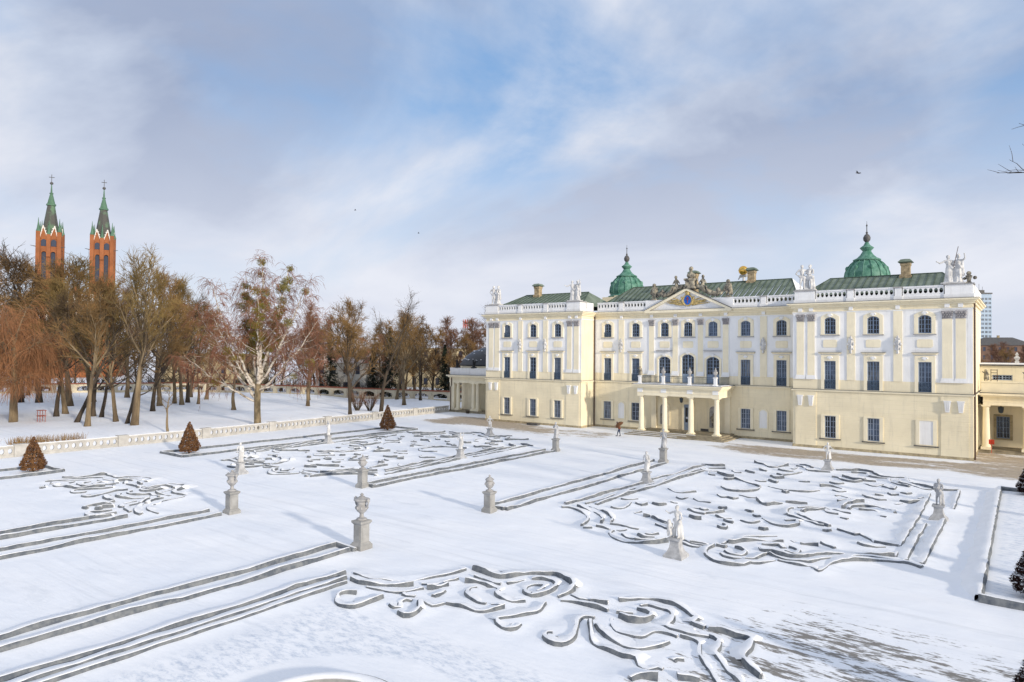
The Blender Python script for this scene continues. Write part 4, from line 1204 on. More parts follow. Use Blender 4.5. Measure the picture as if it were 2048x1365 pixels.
def rail(a, b, name='balcony_railing'):
    a, b = Vector(a), Vector(b)
    m = MB()
    L_ = (b - a).length
    n = int(L_ / 0.16)
    m.tube([a + Vector((0, 0, 1.0)), b + Vector((0, 0, 1.0))], 0.03, 4).tube([a + Vector((0, 0, 0.12)), b + Vector((0, 0, 0.12))], 0.025, 4).tube([a + Vector((0, 0, 0.8)), b + Vector((0, 0, 0.8))], 0.018, 4)
    for k in range(n + 1):
        p = a.lerp(b, k / n)
        m.tube([p + Vector((0, 0, 0.05)), p + Vector((0, 0, 1.0))], 0.014, 4)
    return m.build(name, M['iron'], palace)
for a, b in zip(PXS[:-1], PXS[1:]):
    rail((a + 0.25, PCY - 0.45, 6.42), (b - 0.25, PCY - 0.45, 6.42))
rail((PXS[-1] + 0.3, PCY - 0.2, 6.42), (PXS[-1] + 0.3, DC - 0.4, 6.42))
rail((PXS[0] - 0.3, PCY - 0.2, 6.42), (PXS[0] - 0.3, DC - 0.4, 6.42))
# door, niches, lantern under the portico
dr = MB().box(-0.56, 0.56, -0.1, 0.02, 0, 3.3).build('door', M['frame'], palace, loc=(0.12, DC, 0.46))
for a, b in ((-0.40, -0.06), (0.06, 0.40)):
    MB().box(a, b, -0.115, -0.1, 1.0, 2.9).build('door_glass', M['glass'], dr)
MB().box(0.0, 0.06, -0.16, -0.1, 1.3, 1.5).box(-0.3, 0.3, -0.125, -0.116, 1.45, 1.7).build('door_plate', M['frame_lt'], dr)
MB().ringplate(arch(0.82, 0, 3.62, 0.05), arch(0.57, 0, 3.32, 0.05), -0.14, 0).build('surround', M['trim'], dr)
for x in (-3.2, 3.45):
    nb = MB().prism_y(arch(0.55, 1.0, 3.7, 0.4), -0.02, 0.0).build('statue_niche', M['stone'], palace, loc=(x, DC, 0))
    MB().ringplate(arch(0.78, 0.85, 3.95, 0.48), arch(0.55, 1.0, 3.7, 0.4), -0.1, 0.0).build('surround', M['trim'], nb)
MB().box(1.75, 2.75, DC - 0.08, DC, 0.5, 0.8).build('cellar_grille', M['lead'], palace)
ln = MB().tube([(0.1, 1.2, 4.95), (0.1, 1.2, 4.75)], 0.02, 4).lathe(0.1, 1.2, [(0.05, 4.75), (0.24, 4.68), (0.26, 4.62), (0.18, 4.15), (0.06, 4.08)], 6)
ln.build('lantern', M['iron'], palace)

# ================================================================== side galleries
gr_ = thing('colonnade_gallery', 'low yellow gallery with columns and parapet attached to the right end of the palace', 'gallery', (0, 0, 0))
def ent_run(root, x0, x1, y, ztop=6.42):
    MB().box(x0, x1, y, y + 0.7, 5.05, 5.42).box(x0 - 0.02, x1 + 0.02, y - 0.04, y + 0.7, 5.42, 5.5).build('architrave', M['trim'], root)
    MB().box(x0, x1, y + 0.02, y + 0.7, 5.5, 5.95).build('frieze', M['yellow'], root)
    MB().box(x0 - 0.2, x1 + 0.2, y - 0.2, y + 0.7, 5.95, 6.12).box(x0 - 0.42, x1 + 0.42, y - 0.45, y + 0.7, 6.12, 6.35).build('cornice', M['trim'], root)
    MB().box(x0 - 0.44, x1 + 0.44, y - 0.48, y + 0.7, 6.35, 6.39).build('cornice_lead', M['lead'], root)
ent_run(gr_, 31.1, 52.0, 8.0)
MB().box(30.95, 52, 8.1, 8.45, 6.39, 7.45).box(30.95, 52, 8.04, 8.5, 7.45, 7.58).build('parapet', M['trim'], gr_)
gcol = MB().frus(0, 0, 0, 0.3, 0.48, 0.48, 0.46, 0.46)
gcol.lathe(0, 0, [(0.42, 0.3), (0.40, 0.42), (0.35, 0.5), (0.345, 1.5), (0.31, 3.2), (0.275, 4.3), (0.31, 4.36), (0.29, 4.44), (0.37, 4.58)], 20)
gcol.box(-0.42, 0.42, -0.42, 0.42, 4.58, 4.72)
GCOL = gcol.mesh('column', M['trim'], True)
for x in (31.35, 34.85, 38.4, 42.0, 45.5):
    obj('column', GCOL, gr_, (x, 8.4, 0.33))
MB().box(30.7, 52, 7.7, 12.0, -0.1, 0.17).box(30.7, 52, 8.0, 12.0, 0.17, 0.33).build('floor_steps', M['step'], gr_)
wall_sheet(MB(), 12.0, 30.65, 52, 0.3, 9.2, [(32.15, 33.35, 1.25, 3.65), (31.8, 33.6, 7.62, 8.2)]).build('back_wall', M['yellow'], gr_)
MB().box(30.65, 52, 8.5, 12.0, 5.05, 5.1).build('soffit', M['yellow'], gr_)
MB().box(30.65, 52, 8.45, 12.2, 6.0, 6.1).build('terrace', M['snow'], gr_)
MB().box(30.65, 52.3, 11.8, 18, 9.2, 9.36).build('roof_edge', M['lead'], gr_)
MB().box(30.65, 52.3, 11.75, 18, 9.36, 9.5).build('roof_snow', M['snow'], gr_)
wv = obj('window', frame_mesh(0.6, 2.4, 4, 4, mm='frame'), gr_, (32.75, 12.08, 1.25))
MB().quad((-0.6, 0.12, 0), (0.6, 0.12, 0), (0.6, 0.12, 2.4), (-0.6, 0.12, 2.4)).build('pane', M['glass'], wv)
MB().ringplate(arch(0.85, -0.15, 2.62, 0.02), arch(0.6, 0, 2.4, 0.02), -0.1, 0).build('surround', M['plinth'], wv, loc=(0, -0.08, 0))
wv = obj('window', frame_mesh(0.9, 0.58, 6, 2, mm='frame_lt'), gr_, (32.7, 12.08, 7.62))
MB().quad((-0.9, 0.12, 0), (0.9, 0.12, 0), (0.9, 0.12, 0.58), (-0.9, 0.12, 0.58)).build('pane', M['glass'], wv)
MB().lathe(32.6, 10.0, [(0.04, 5.05), (0.03, 4.85), (0.26, 4.78), (0.28, 4.7), (0.2, 4.2), (0.06, 4.12)], 6).build('lantern', M['iron'], gr_)
MB().sqprofile(34.0, 12.4, [(0.2, 9.5), (0.2, 9.7), (0.12, 9.8), (0.3, 10.1), (0.1, 10.3), (0.16, 10.45), (0.03, 10.7)]).build('roof_finial', M['statue_white'], gr_)

gl_ = thing('colonnade_gallery', 'low yellow loggia with columns attached to the left end of the palace', 'gallery', (0, 0, 0))
GY = 8.0
ent_run(gl_, -45.3, -31.1, GY)
MB().box(-45.2, -30.7, GY + 0.05, GY + 0.4, 6.39, 7.5).box(-45.25, -30.7, GY, GY + 0.46, 7.5, 7.58).build('parapet', M['white'], gl_)
MB().box(-45.2, -44.85, GY + 0.47, 13.5, 6.39, 7.5).build('parapet', M['white'], gl_)
for x in (-43.6, -40.15, -39.2, -35.2, -34.2):
    obj('column', GCOL, gl_, (x, GY + 0.4, 0.33))
for a, b in ((-45.25, -44.3), (-31.6, -30.65)):
    MB().box(a, b, GY + 0.06, GY + 0.9, 0.0, 5.05).build('corner_pier', M['trim'], gl_)
for a, b in ((-45.2, -44.5), (-42.6, -41.3)):
    MB().box(a, b, 12.3, 13.2, 0.0, 5.05).build('rear_pier', M['trim'], gl_)
MB().box(-40.4, -30.65, 12.4, 12.7, 0.0, 5.05).build('back_wall', M['yellow'], gl_)
MB().box(-37.9, -36.4, 12.3, 12.4, 0.33, 4.6).build('gate', M['pipe'], gl_)
MB().box(-45.2, -30.65, GY + 0.1, 13.2, 5.05, 5.95).build('ceiling', M['yellow'], gl_)
MB().box(-45.1, -30.65, GY + 0.7, 13.2, 6.0, 6.2).build('terrace', M['snow'], gl_)
MB().box(-45.4, -30.65, GY - 0.5, 13.2, -0.1, 0.17).box(-45.3, -30.65, GY - 0.1, 13.2, 0.17, 0.33).build('floor_steps', M['step'], gl_)
MB().tube([(-44.75, GY - 0.1, 5.9), (-44.75, GY - 0.1, 4.6), (-44.95, GY - 0.1, 4.2), (-44.95, GY - 0.1, 0.1)], 0.08, 6).build('downpipe', M['pipe'], gl_, smooth=True)
pv = thing('domed_pavilion', 'low pavilion with snow-flecked black dome behind the left gallery', 'pavilion', (-41.6, 15.5, 0))
MB().lathe(0, 0, [(5.6, 0), (5.6, 7.4), (5.85, 7.6), (5.85, 7.9)], 32).build('drum', M['trim'], pv)
MB().lathe(0, 0, [(6.0, 7.9), (6.05, 8.1), (5.6, 8.7), (4.9, 9.6), (3.7, 10.4), (2.2, 11.0), (1.0, 11.3), (0.9, 11.8), (0.3, 12.0)], 32).build('dome', M['blackdome'], pv, smooth=True)
sn = MB()
rng = random.Random(8)
for k in range(60):
    a = R(180 + 150 * rng.random())
    t = rng.random()
    r_ = 5.6 - 2.2 * t
    z_ = 8.75 + 1.75 * t - 0.35 * t * (1 - t)
    c = Vector((r_ * math.cos(a), r_ * math.sin(a), z_ + 0.12))
    sn.ball(c, 0.1 + 0.12 * rng.random(), 6, 4, 0.5)
tag(sn.build('snow_flecks', M['snow'], pv), kind='stuff')

# ================================================================== sculpture
def cap(mb, a, b, r0, r1=None, n=8):
    r1 = r0 if r1 is None else r1
    a, b = Vector(a), Vector(b)
    mb.tube([a, b], [r0, r1], n)
    mb.ball(a, r0, n, 6)
    mb.ball(b, r1, n, 6)
    return mb
def robe(mb, cx, cy, z0, z1, r0, r1, seed=0, n=28, sy=0.8):
    k = 7
    prof = []
    base = len(mb.v)
    for i in range(k + 1):
        t = i / k
        r_ = r0 + (r1 - r0) * t ** 0.8
        for j in range(n):
            a = 2 * math.pi * j / n
            f = 1 + 0.10 * (1 - t) * math.cos(7 * a + seed + 1.5 * t) + 0.05 * math.cos(11 * a + 2 * seed)
            mb.v.append((cx + r_ * f * math.cos(a), cy + sy * r_ * f * math.sin(a), z0 + (z1 - z0) * t))
    for i in range(k):
        for j in range(n):
            q = (j + 1) % n
            mb.f.append((base + i * n + j, base + i * n + q, base + (i + 1) * n + q, base + (i + 1) * n + j))
    mb.f.append(tuple(base + j for j in range(n))[::-1])
    mb.f.append(tuple(base + k * n + j for j in range(n)))
    return mb
def figure(mb, x=0.0, y=0.0, z=0.0, s=1.0, ry=0.0, arms='down', dress=True, seed=0, hipsway=0.04, helmet=False, wings=False, lean=0.0):
    """standing figure 1.8*s tall, facing -Y, feet at (x, y, z)"""
    c_, s_ = math.cos(ry), math.sin(ry)
    def P(px, py, pz):
        px += lean * pz
        return (x + s * (px * c_ - py * s_), y + s * (px * s_ + py * c_), z + s * pz)
    q = lambda a, b, r0, r1: cap(mb, P(*a), P(*b), s * r0, s * r1)
    h = hipsway
    q((-0.12, 0, 0.08), (-0.12 + h * 0.5, -0.05, 0.5), 0.055, 0.075)
    q((-0.12 + h * 0.5, -0.05, 0.5), (-0.10 + h, 0, 0.92), 0.08, 0.115)
    q((0.13, -0.06, 0.08), (0.13, -0.12, 0.5), 0.055, 0.075)
    q((0.13, -0.12, 0.5), (0.10 + h, 0, 0.92), 0.08, 0.115)
    q((-0.12, 0.02, 0.05), (-0.14, -0.15, 0.04), 0.05, 0.04)
    q((0.13, -0.06, 0.05), (0.17, -0.2, 0.04), 0.05, 0.04)
    q((h, 0, 0.95), (h * 0.5, 0, 1.12), 0.16, 0.135)
    q((h * 0.5, 0, 1.12), (0, -0.01, 1.34), 0.135, 0.165)
    q((-0.17, 0, 1.44), (0.17, 0, 1.44), 0.085, 0.085)
    q((0, 0, 1.4), (0, 0, 1.58), 0.075, 0.06)
    mb.ball(P(0.0, -0.02, 1.69), s * 0.115, 10, 8, 1.2)
    mb.ball(P(0, 0.03, 1.73), s * 0.12, 10, 8, 1.0)
    q((0, -0.12, 1.68), (0, -0.145, 1.65), 0.02, 0.022)
    if helmet:
        q((0, 0.02, 1.78), (0, 0.06, 1.86), 0.11, 0.06)
    A = {'down': (((-0.24, 0, 1.42), (-0.30, 0.02, 1.14), (-0.27, -0.1, 0.9)), ((0.24, 0, 1.42), (0.31, 0.02, 1.14), (0.27, -0.08, 0.9))),
         'up': (((-0.24, 0, 1.42), (-0.33, 0.02, 1.16), (-0.16, -0.2, 1.05)), ((0.24, 0, 1.42), (0.42, -0.06, 1.55), (0.40, -0.1, 1.85))),
         'hip': (((-0.24, 0, 1.42), (-0.42, 0.06, 1.18), (-0.22, -0.05, 1.0)), ((0.24, 0, 1.42), (0.38, -0.1, 1.2), (0.5, -0.3, 1.25))),
         'fold': (((-0.24, 0, 1.42), (-0.30, -0.05, 1.16), (-0.02, -0.2, 1.2)), ((0.24, 0, 1.42), (0.30, -0.05, 1.16), (0.04, -0.22, 1.12))),
         'reach': (((-0.24, 0, 1.42), (-0.48, -0.05, 1.3), (-0.68, -0.12, 1.42)), ((0.24, 0, 1.42), (0.33, 0.0, 1.14), (0.22, -0.15, 0.95)))}[arms]
    for sh_, el, hd in A:
        q(sh_, el, 0.07, 0.055)
        q(el, hd, 0.052, 0.038)
        mb.ball(P(*hd), s * 0.055, 8, 6)
    if dress:
        px, py, pz = P(h * 0.6, 0, 0)
        robe(mb, px, py, z + 0.02 * s, z + 1.12 * s, 0.30 * s, 0.15 * s, seed)
        q((-0.2, 0.05, 1.45), (0.18, -0.12, 1.0), 0.06, 0.09)
        q((0.22, 0.06, 1.4), (0.24, 0.10, 0.5), 0.07, 0.11)
    else:
        q((-0.16, -0.02, 0.98), (0.2, -0.03, 0.86), 0.11, 0.12)
        q((0.2, 0.06, 0.95), (0.24, 0.1, 0.15), 0.08, 0.13)
    if wings:
        for sg in (-1, 1):
            q((sg * 0.1, 0.14, 1.36), (sg * 0.34, 0.2, 1.5), 0.06, 0.08)
            q((sg * 0.34, 0.2, 1.5), (sg * 0.38, 0.2, 1.0), 0.09, 0.03)
    return mb
def cherub(mb, x, y, z, s=1.0, arms='down', ry=0.0):
    c_, s_ = math.cos(ry), math.sin(ry)
    P = lambda a, b, c: (x + s * (a * c_ - b * s_), y + s * (a * s_ + b * c_), z + s * c)
    q = lambda a, b, r0, r1: cap(mb, P(*a), P(*b), s * r0, s * r1)
    q((-0.09, 0, 0.06), (-0.1, -0.03, 0.3), 0.06, 0.09)
    q((0.1, -0.04, 0.06), (0.1, -0.04, 0.3), 0.06, 0.09)
    q((-0.1, -0.03, 0.3), (-0.05, 0, 0.52), 0.09, 0.13)
    q((0.1, -0.04, 0.3), (0.05, 0, 0.52), 0.09, 0.13)
    q((0, 0, 0.55), (0, 0, 0.82), 0.17, 0.15)
    q((-0.12, 0, 0.86), (0.12, 0, 0.86), 0.08, 0.08)
    mb.ball(P(0, -0.02, 1.06), s * 0.15, 10, 8, 1.1)
    if arms == 'up':
        q((-0.15, 0, 0.86), (-0.3, -0.08, 0.98), 0.06, 0.05)
        q((0.15, 0, 0.86), (0.28, -0.1, 0.66), 0.06, 0.05)
    else:
        q((-0.15, 0, 0.86), (-0.24, -0.06, 0.6), 0.06, 0.05)
        q((0.15, 0, 0.86), (0.12, -0.22, 0.66), 0.06, 0.05)
    q((0.14, 0.12, 0.9), (0.2, 0.14, 0.2), 0.06, 0.1)
    return mb
# pairs on the wing corners
def pair(seed, spear=False):
    m = MB()
    figure(m, -0.42, 0.0, 0.14, 1.52, 0.25, 'hip' if seed % 2 else 'reach', seed % 2 == 0, seed, 0.05)
    figure(m, 0.42, 0.05, 0.14, 1.52, -0.3, 'fold' if seed % 2 else 'up', seed % 3 != 0, seed + 2, -0.05, helmet=spear)
    robe(m, 0.0, 0.2, 0.12, 1.5, 0.42, 0.2, seed)
    m.box(-1.05, 1.05, -0.42, 0.5, 0.0, 0.16)
    return remeshed(m, 0.05, 'roof_statue', M['statue_white'], 1)
for k, (x, y, z, lab) in enumerate(((-29.3, 0.55, 17.42, 'white stone pair of draped figures on the outer corner of the left wing parapet'), (-15.25, 0.45, 17.42, 'white stone pair of figures on the inner corner of the left wing parapet'),
                                    (15.1, 0.45, 17.42, 'white stone pair of figures on the inner corner of the right wing parapet'), (29.0, 0.5, 17.42, 'white stone pair of warriors with spear on the outer corner of the right wing parapet'))):
    o = obj('roof_statue', pair(k + 1, k == 3), None, (x, y, z))
    tag(o, lab, 'statue', 'white figure pairs on the palace parapet')
    if k == 3:
        MB().tube([(0.05, -0.2, 1.7), (0.45, -0.2, 3.7)], 0.03, 6).build('spear', M['pipe'], o)
v = MB().sqprofile(0, 0, [(0.24, 0), (0.24, 0.12), (0.15, 0.2), (0.2, 0.5), (0.3, 0.75), (0.1, 0.85)])
v.ball((0, 0, 1.0), 0.22, 10, 6)
v.ball((0.5, 0, 0.55), 0.18, 8, 6).ball((-0.35, 0, 0.5), 0.15, 8, 6)
tag(v.build('parapet_trophy', M['statue_old'], loc=(30.3, 0.6, 17.42)), 'small mossy stone trophy beside the warriors on the right parapet corner', 'trophy')
# bust and reclining figures over the pediment
b = MB().sqprofile(0.36, 0, [(0.75, 0), (0.75, 0.3), (0.6, 0.4), (0.58, 1.0), (0.72, 1.1), (0.72, 1.35)])
cap(b, (0.1, 0, 1.75), (0.62, 0, 1.75), 0.34, 0.34)
cap(b, (0.36, 0, 1.5), (0.36, 0, 1.7), 0.3, 0.4)
cap(b, (0.36, 0, 2.0), (0.36, 0, 2.3), 0.2, 0.16)
b.ball((0.36, -0.06, 2.58), 0.27, 10, 8, 1.2)
b.ball((0.36, 0.04, 2.66), 0.28, 10, 8, 1.0)
tag(obj('bust', remeshed(b, 0.05, 'bust', M['statue_old'], 1), None, (0.0, DC + 0.1, 18.6)), 'large dark stone bust on a block above the pediment apex', 'bust')
def reclining(sg):
    m = MB()
    cap(m, (0, 0, 0.55), (sg * 0.05, 0, 1.2), 0.24, 0.26)
    m.ball((sg * 0.08, -0.05, 1.66), 0.2, 10, 8, 1.2)
    cap(m, (sg * 0.06, 0, 1.3), (sg * 0.07, 0, 1.5), 0.1, 0.09)
    cap(m, (0.12, -0.1, 0.5), (sg * 0.55, -0.25, 0.35), 0.16, 0.12)
    cap(m, (sg * 0.55, -0.25, 0.35), (sg * 0.75, -0.3, -0.25), 0.12, 0.08)
    cap(m, (-0.12, -0.1, 0.5), (sg * 0.25, -0.3, 0.2), 0.16, 0.12)
    cap(m, (sg * 0.25, -0.3, 0.2), (sg * 0.35, -0.3, -0.1), 0.12, 0.08)
    cap(m, (sg * 0.28, 0, 1.2), (sg * 0.5, -0.05, 0.8), 0.1, 0.08)
    cap(m, (-sg * 0.2, 0, 1.2), (-sg * 0.45, -0.1, 0.85), 0.1, 0.08)
    # scrolling volute the figure sits on
    m.tube([(-sg * 0.9, 0.1, 0.45), (-sg * 0.3, 0.1, 0.35), (sg * 0.4, 0.1, -0.1), (sg * 1.2, 0.1, -0.5), (sg * 1.9, 0.1, -0.62), (sg * 2.25, 0.1, -0.3), (sg * 2.0, 0.1, 0.0), (sg * 1.75, 0.1, -0.2)], [0.3, 0.34, 0.34, 0.34, 0.33, 0.3, 0.24, 0.16], 8)
    cap(m, (sg * 2.4, -0.05, -0.6), (sg * 2.6, 0, -0.3), 0.18, 0.12)
    return remeshed(m, 0.055, 'reclining_statue', M['statue_old'], 1)
tag(obj('reclining_statue', reclining(-1), None, (-1.55, DC - 0.05, 18.55)), 'dark stone seated figure on a scroll left of the bust over the pediment', 'statue')
tag(obj('reclining_statue', reclining(1), None, (1.95, DC - 0.05, 18.45)), 'dark stone seated figure on a scroll right of the bust over the pediment', 'statue')
m = MB()
cherub(m, 0, 0, 0.1, 1.75, 'down')
m.box(-0.4, 0.4, -0.35, 0.35, 0, 0.14)
cap(m, (-0.35, 0.15, 1.35), (-0.5, 0.2, 0.95), 0.2, 0.22)
PUTTO = remeshed(m, 0.045, 'putto', M['statue_old'], 1)
for x, lab in ((-4.75, 'small dark stone putto standing left of the pediment'), (5.2, 'small dark stone putto standing right of the pediment')):
    tag(obj('putto', PUTTO, None, (x, DC + 0.1, 17.36)), lab, 'statue', 'putti beside the pediment')
at = thing('globe_statue', 'white kneeling statue carrying a golden globe on the palace roof', 'statue', (4.55, 11.2, 19.85))
m = MB()
figure(m, 0, 0, 0.0, 0.62, 0, 'up', True, 3)
cap(m, (-0.35, 0, 0.9), (0.35, 0, 0.95), 0.2, 0.2)
cap(m, (-0.4, 0, 0.9), (-0.6, -0.1, 0.5), 0.12, 0.09)
m.box(-0.6, 0.6, -0.4, 0.4, -0.3, 0.1)
obj('atlas', remeshed(m, 0.05, 'atlas', M['statue_white'], 1), at)
MB().ball((0, 0, 1.65), 0.62, 24, 16).build('globe', M['gold'], at, smooth=True)
MB().lathe(0, 0, [(0.60, 1.68), (0.65, 1.70), (0.65, 1.76), (0.60, 1.78)], 24).build('globe_band', M['goldp'], at)
# balcony urns and putto
um = MB().lathe(0, 0, [(0.2, 0), (0.2, 0.08), (0.09, 0.14), (0.09, 0.22), (0.24, 0.42), (0.29, 0.58), (0.25, 0.68), (0.13, 0.74), (0.17, 0.82), (0.12, 0.9), (0.05, 0.98), (0.09, 1.05), (0.02, 1.15)], 14, 0, 1, 1, 0.05, 7)
URN_B = um.mesh('balcony_urn', M['stone'], True)
for i, lab in ((1, 'small stone urn on the balcony rail, leftmost of three'), (2, 'small stone urn on the balcony rail, middle of three'), (3, 'small stone urn on the balcony rail, rightmost of three')):
    tag(obj('balcony_urn', URN_B, None, (PXS[i], PCY - 0.45, 7.45)), lab, 'urn', 'urns on the balcony')
m = cherub(MB(), 0, 0, 0, 1.0, 'up')
tag(obj('balcony_putto', remeshed(m, 0.035, 'balcony_putto', M['statue_old'], 1), None, (PXS[0], PCY - 0.45, 7.45)), 'small weathered putto at the left end of the balcony rail', 'statue')
m = figure(MB(), 0, 0, 0, 1.0, 0.1, 'fold', False, 5)
NST = remeshed(m, 0.04, 'niche_statue', M['statue_old'], 1)
tag(obj('niche_statue', NST, None, (3.45, DC - 0.22, 0.98)), 'dark stone figure in the right niche under the portico', 'statue')
tag(obj('niche_statue', NST, None, (-3.2, DC - 0.22, 0.98), 0.4), 'stone figure in the left niche under the portico, behind a column', 'statue')
m = cherub(MB(), 0, 0, 0, 1.05, 'up')
GP = remeshed(m, 0.04, 'gallery_putto', M['statue_old'], 1)
tag(obj('gallery_putto', GP, None, (31.35, 8.3, 7.58)), 'brown putto on the right gallery parapet next to the palace corner', 'statue', 'putti on the right gallery')
tag(obj('gallery_putto', GP, None, (34.75, 8.3, 7.58), 0.5), 'brown putto on the right gallery parapet at the picture edge', 'statue', 'putti on the right gallery')
BLK = mat('black_bronze', (0.018, 0.018, 0.02), 0.5)
m = MB().sqprofile(0, 0, [(0.4, 0), (0.4, 0.15), (0.2, 0.25), (0.25, 0.5)])
cherub(m, -0.1, 0, 0.4, 0.9, 'up')
cap(m, (0.2, 0, 0.6), (0.45, 0, 1.3), 0.12, 0.1)
BP = remeshed(m, 0.045, 'parapet_figure', BLK, 1)
tag(obj('parapet_figure', BP, None, (-40.0, 8.25, 7.56)), 'black figure group on the left gallery parapet in front of the black dome', 'statue', 'black figures on the left gallery')
tag(obj('parapet_figure', BP, None, (-43.7, 8.25, 7.56), 1.0), 'black figure on the left gallery parapet left of the black dome', 'statue', 'black figures on the left gallery')
ld = MB()
for z in (0.15, 0.5, 0.85, 1.15):
    ld.box(31.75, 32.35, 8.62, 8.67, 7.6 + z, 7.66 + z)
ld.box(32.3, 32.36, 8.6, 8.68, 6.1, 8.85).box(31.75, 31.81, 8.6, 8.68, 6.1, 8.85)
tag(ld.build('ladder', M['pipe']), 'dark ladder standing on the right gallery terrace behind the putto', 'ladder')

# ================================================================== parterre garden
GX = 1.4                                          # garden axis
def hvar(p, wob, seed):
    return max(0.3, 1 + wob * 1.3 * mnoise.noise(Vector((p.x * 0.6, p.y * 0.6 + seed, 7.3))) + wob * 0.5 * mnoise.noise(Vector((p.x * 2.1, p.y * 2.1 + seed, 2.3))))
def sweep(pts, prof, wob=0.0, seed=0, closed_ends=True):
    """sweep a (offset, height) profile along a 2-D path"""
    m = MB()
    n = len(prof)
    P = pts
    for k, p in enumerate(P):
        d = (P[min(k + 1, len(P) - 1)] - P[max(k - 1, 0)])
        d.normalize()
        s = Vector((-d.y, d.x, 0))
        w = 1 + wob * mnoise.noise(Vector((p.x * 0.9 + seed, p.y * 0.9, 0.3)))
        w2 = hvar(p, wob, seed)
        gz = ground_z(p.x, p.y)
        for o_, h_ in prof:
            q = p + s * (o_ * w)
            m.v.append((q.x, q.y, gz + (h_ * w2 if h_ > 0 else h_)))
    for k in range(len(P) - 1):
        for i in range(n):
            j = (i + 1) % n
            m.f.append((k * n + i, k * n + j, (k + 1) * n + j, (k + 1) * n + i))
    m.f.append(tuple(range(n))[::-1])
    m.f.append(tuple((len(P) - 1) * n + i for i in range(n)))
    return m
WIND = Vector((-0.5, 0.86, 0)).normalized()       # drifts lie on the lee side
def hedge(name, pts, parent, h=0.34, w=0.21, seed=0, step=0.35, wob=0.35, cap_name='snow_cap'):
    path = catmull(pts, step)
    prof = [(w, -0.15), (w * 1.05, h * 0.5), (w * 0.88, h * 0.84), (w * 0.5, h), (-w * 0.5, h), (-w * 0.88, h * 0.84), (-w * 1.05, h * 0.5), (-w, -0.15)]
    o = sweep(path, prof, wob, seed).build(name, M['wrap'], parent, smooth=True)
    m = MB()
    n = 7
    dscale = min(1.0, len(path) * step / 3.0)
    rng = random.Random(int(seed * 100) + len(path))
    for k, p in enumerate(path):
        d = (path[min(k + 1, len(path) - 1)] - path[max(k - 1, 0)]).normalized()
        s = Vector((-d.y, d.x, 0))
        gz = ground_z(p.x, p.y)
        w1 = 1 + wob * mnoise.noise(Vector((p.x * 0.9 + seed, p.y * 0.9, 0.3)))
        w2 = hvar(p, wob, seed)
        hh = h * w2
        ends = min(1.0, min(k, len(path) - 1 - k) / 4.0) * dscale
        row = []
        for sg in (1, -1):
            dr = max(0.0, sg * s.dot(WIND)) ** 0.7
            k2 = min(1.0, dr * 2.2)
            bare = 0.15 + 0.55 * (0.5 + 0.5 * mnoise.noise(Vector((p.x * 1.7, p.y * 1.7, sg * 3.0 + seed)))) + 0.12 * rng.random()
            e_o = w * bare * (1 - k2) + (w * 1.03 + 1.15 * dr * ends) * k2
            e_z = (hh * 0.97) * (1 - k2) - 0.06 * k2
            row.append((e_o * w1 * sg, e_z))
            row.append(((w * bare * 0.85 * (1 - k2) + (w * 0.92 + 0.42 * dr * ends) * k2) * w1 * sg, hh * (1.0 - 0.38 * dr * k2) + 0.012))
            row.append(((w * bare * 0.5 * (1 - k2) + w * 0.5 * k2) * w1 * sg, hh + 0.006 + 0.008 * rng.random()))
        R_ = [row[0], row[1], row[2], (0.0, hh + 0.014), row[5], row[4], row[3]]
        for o_, z_ in R_:
            q = p + s * o_
            m.v.append((q.x, q.y, gz + z_))
    for k in range(len(path) - 1):
        for i in range(n):
            j = (i + 1) % n
            m.f.append((k * n + i, k * n + j, (k + 1) * n + j, (k + 1) * n + i))
    m.f.append(tuple(range(n))[::-1])
    m.f.append(tuple((len(path) - 1) * n + i for i in range(n)))
    m.build(cap_name, M['snow'], o, smooth=True)
    return o
def parterre(data, label, mirror=None, h=0.185):
    root = thing('parterre', label, 'flower bed', (0, 0, 0), 0, 'broderie parterres of wrapped box hedges')
    for i, pl in enumerate(data):
        pts = [((mirror - x) if mirror is not None else x, y) for x, y in pl]
        if len(pts) < 2:
            continue
        L_ = sum(((a[0] - b[0]) ** 2 + (a[1] - b[1]) ** 2) ** 0.5 for a, b in zip(pts[:-1], pts[1:]))
        w = 0.09 if L_ > 1.6 else 0.12
        w *= 0.8 + 0.5 * ((i * 53) % 11) / 11
        hedge('hedge_scroll', pts, root, h * (0.7 + 0.6 * ((i * 37) % 10) / 10), w, i, 0.2, 0.6)
    return root
parterre(PF, 'large scrolled parterre of grey-wrapped low hedges in front of the right palace wing')
parterre(PF, 'large scrolled parterre of grey-wrapped low hedges in front of the left palace wing', 2 * GX)
parterre(PN, 'scrolled parterre of wrapped hedges around the round basin in the near foreground', None, 0.195)
parterre([p for p in PN], 'scrolled parterre of wrapped hedges at the left edge of the garden', 2.6, 0.195)
def long_hedge(x, y0, y1, label, h=0.22, w=0.13, group='straight wrapped hedges along the garden walks'):
    n = max(2, int(abs(y1 - y0) / 3))
    pts = [(x + 0.05 * math.sin(k * 1.7 + x), y0 + (y1 - y0) * k / n) for k in range(n + 1)]
    o = hedge('wrapped_hedge', pts, None, h, w, x * 3.3, 0.5, 0.35)
    tag(o, label, 'hedge', group)
    return o
long_hedge(6.45, -45.2, -20.4, 'straight wrapped hedge right of the central walk, the one nearer the walk')
long_hedge(8.05, -45.5, -21.2, 'straight wrapped hedge right of the central walk, the one nearer the right parterre')
long_hedge(-4.25, -45.6, -20.5, 'straight wrapped hedge left of the central walk, the one nearer the walk')
long_hedge(-5.45, -45.2, -21.2, 'straight wrapped hedge left of the central walk, the one nearer the left parterre')
long_hedge(6.15, -88, -57.4, 'near straight wrapped hedge running to the tall two-handled urn, the left one of the pair')
long_hedge(7.45, -88, -57.6, 'near straight wrapped hedge running to the tall two-handled urn, the right one of the pair')
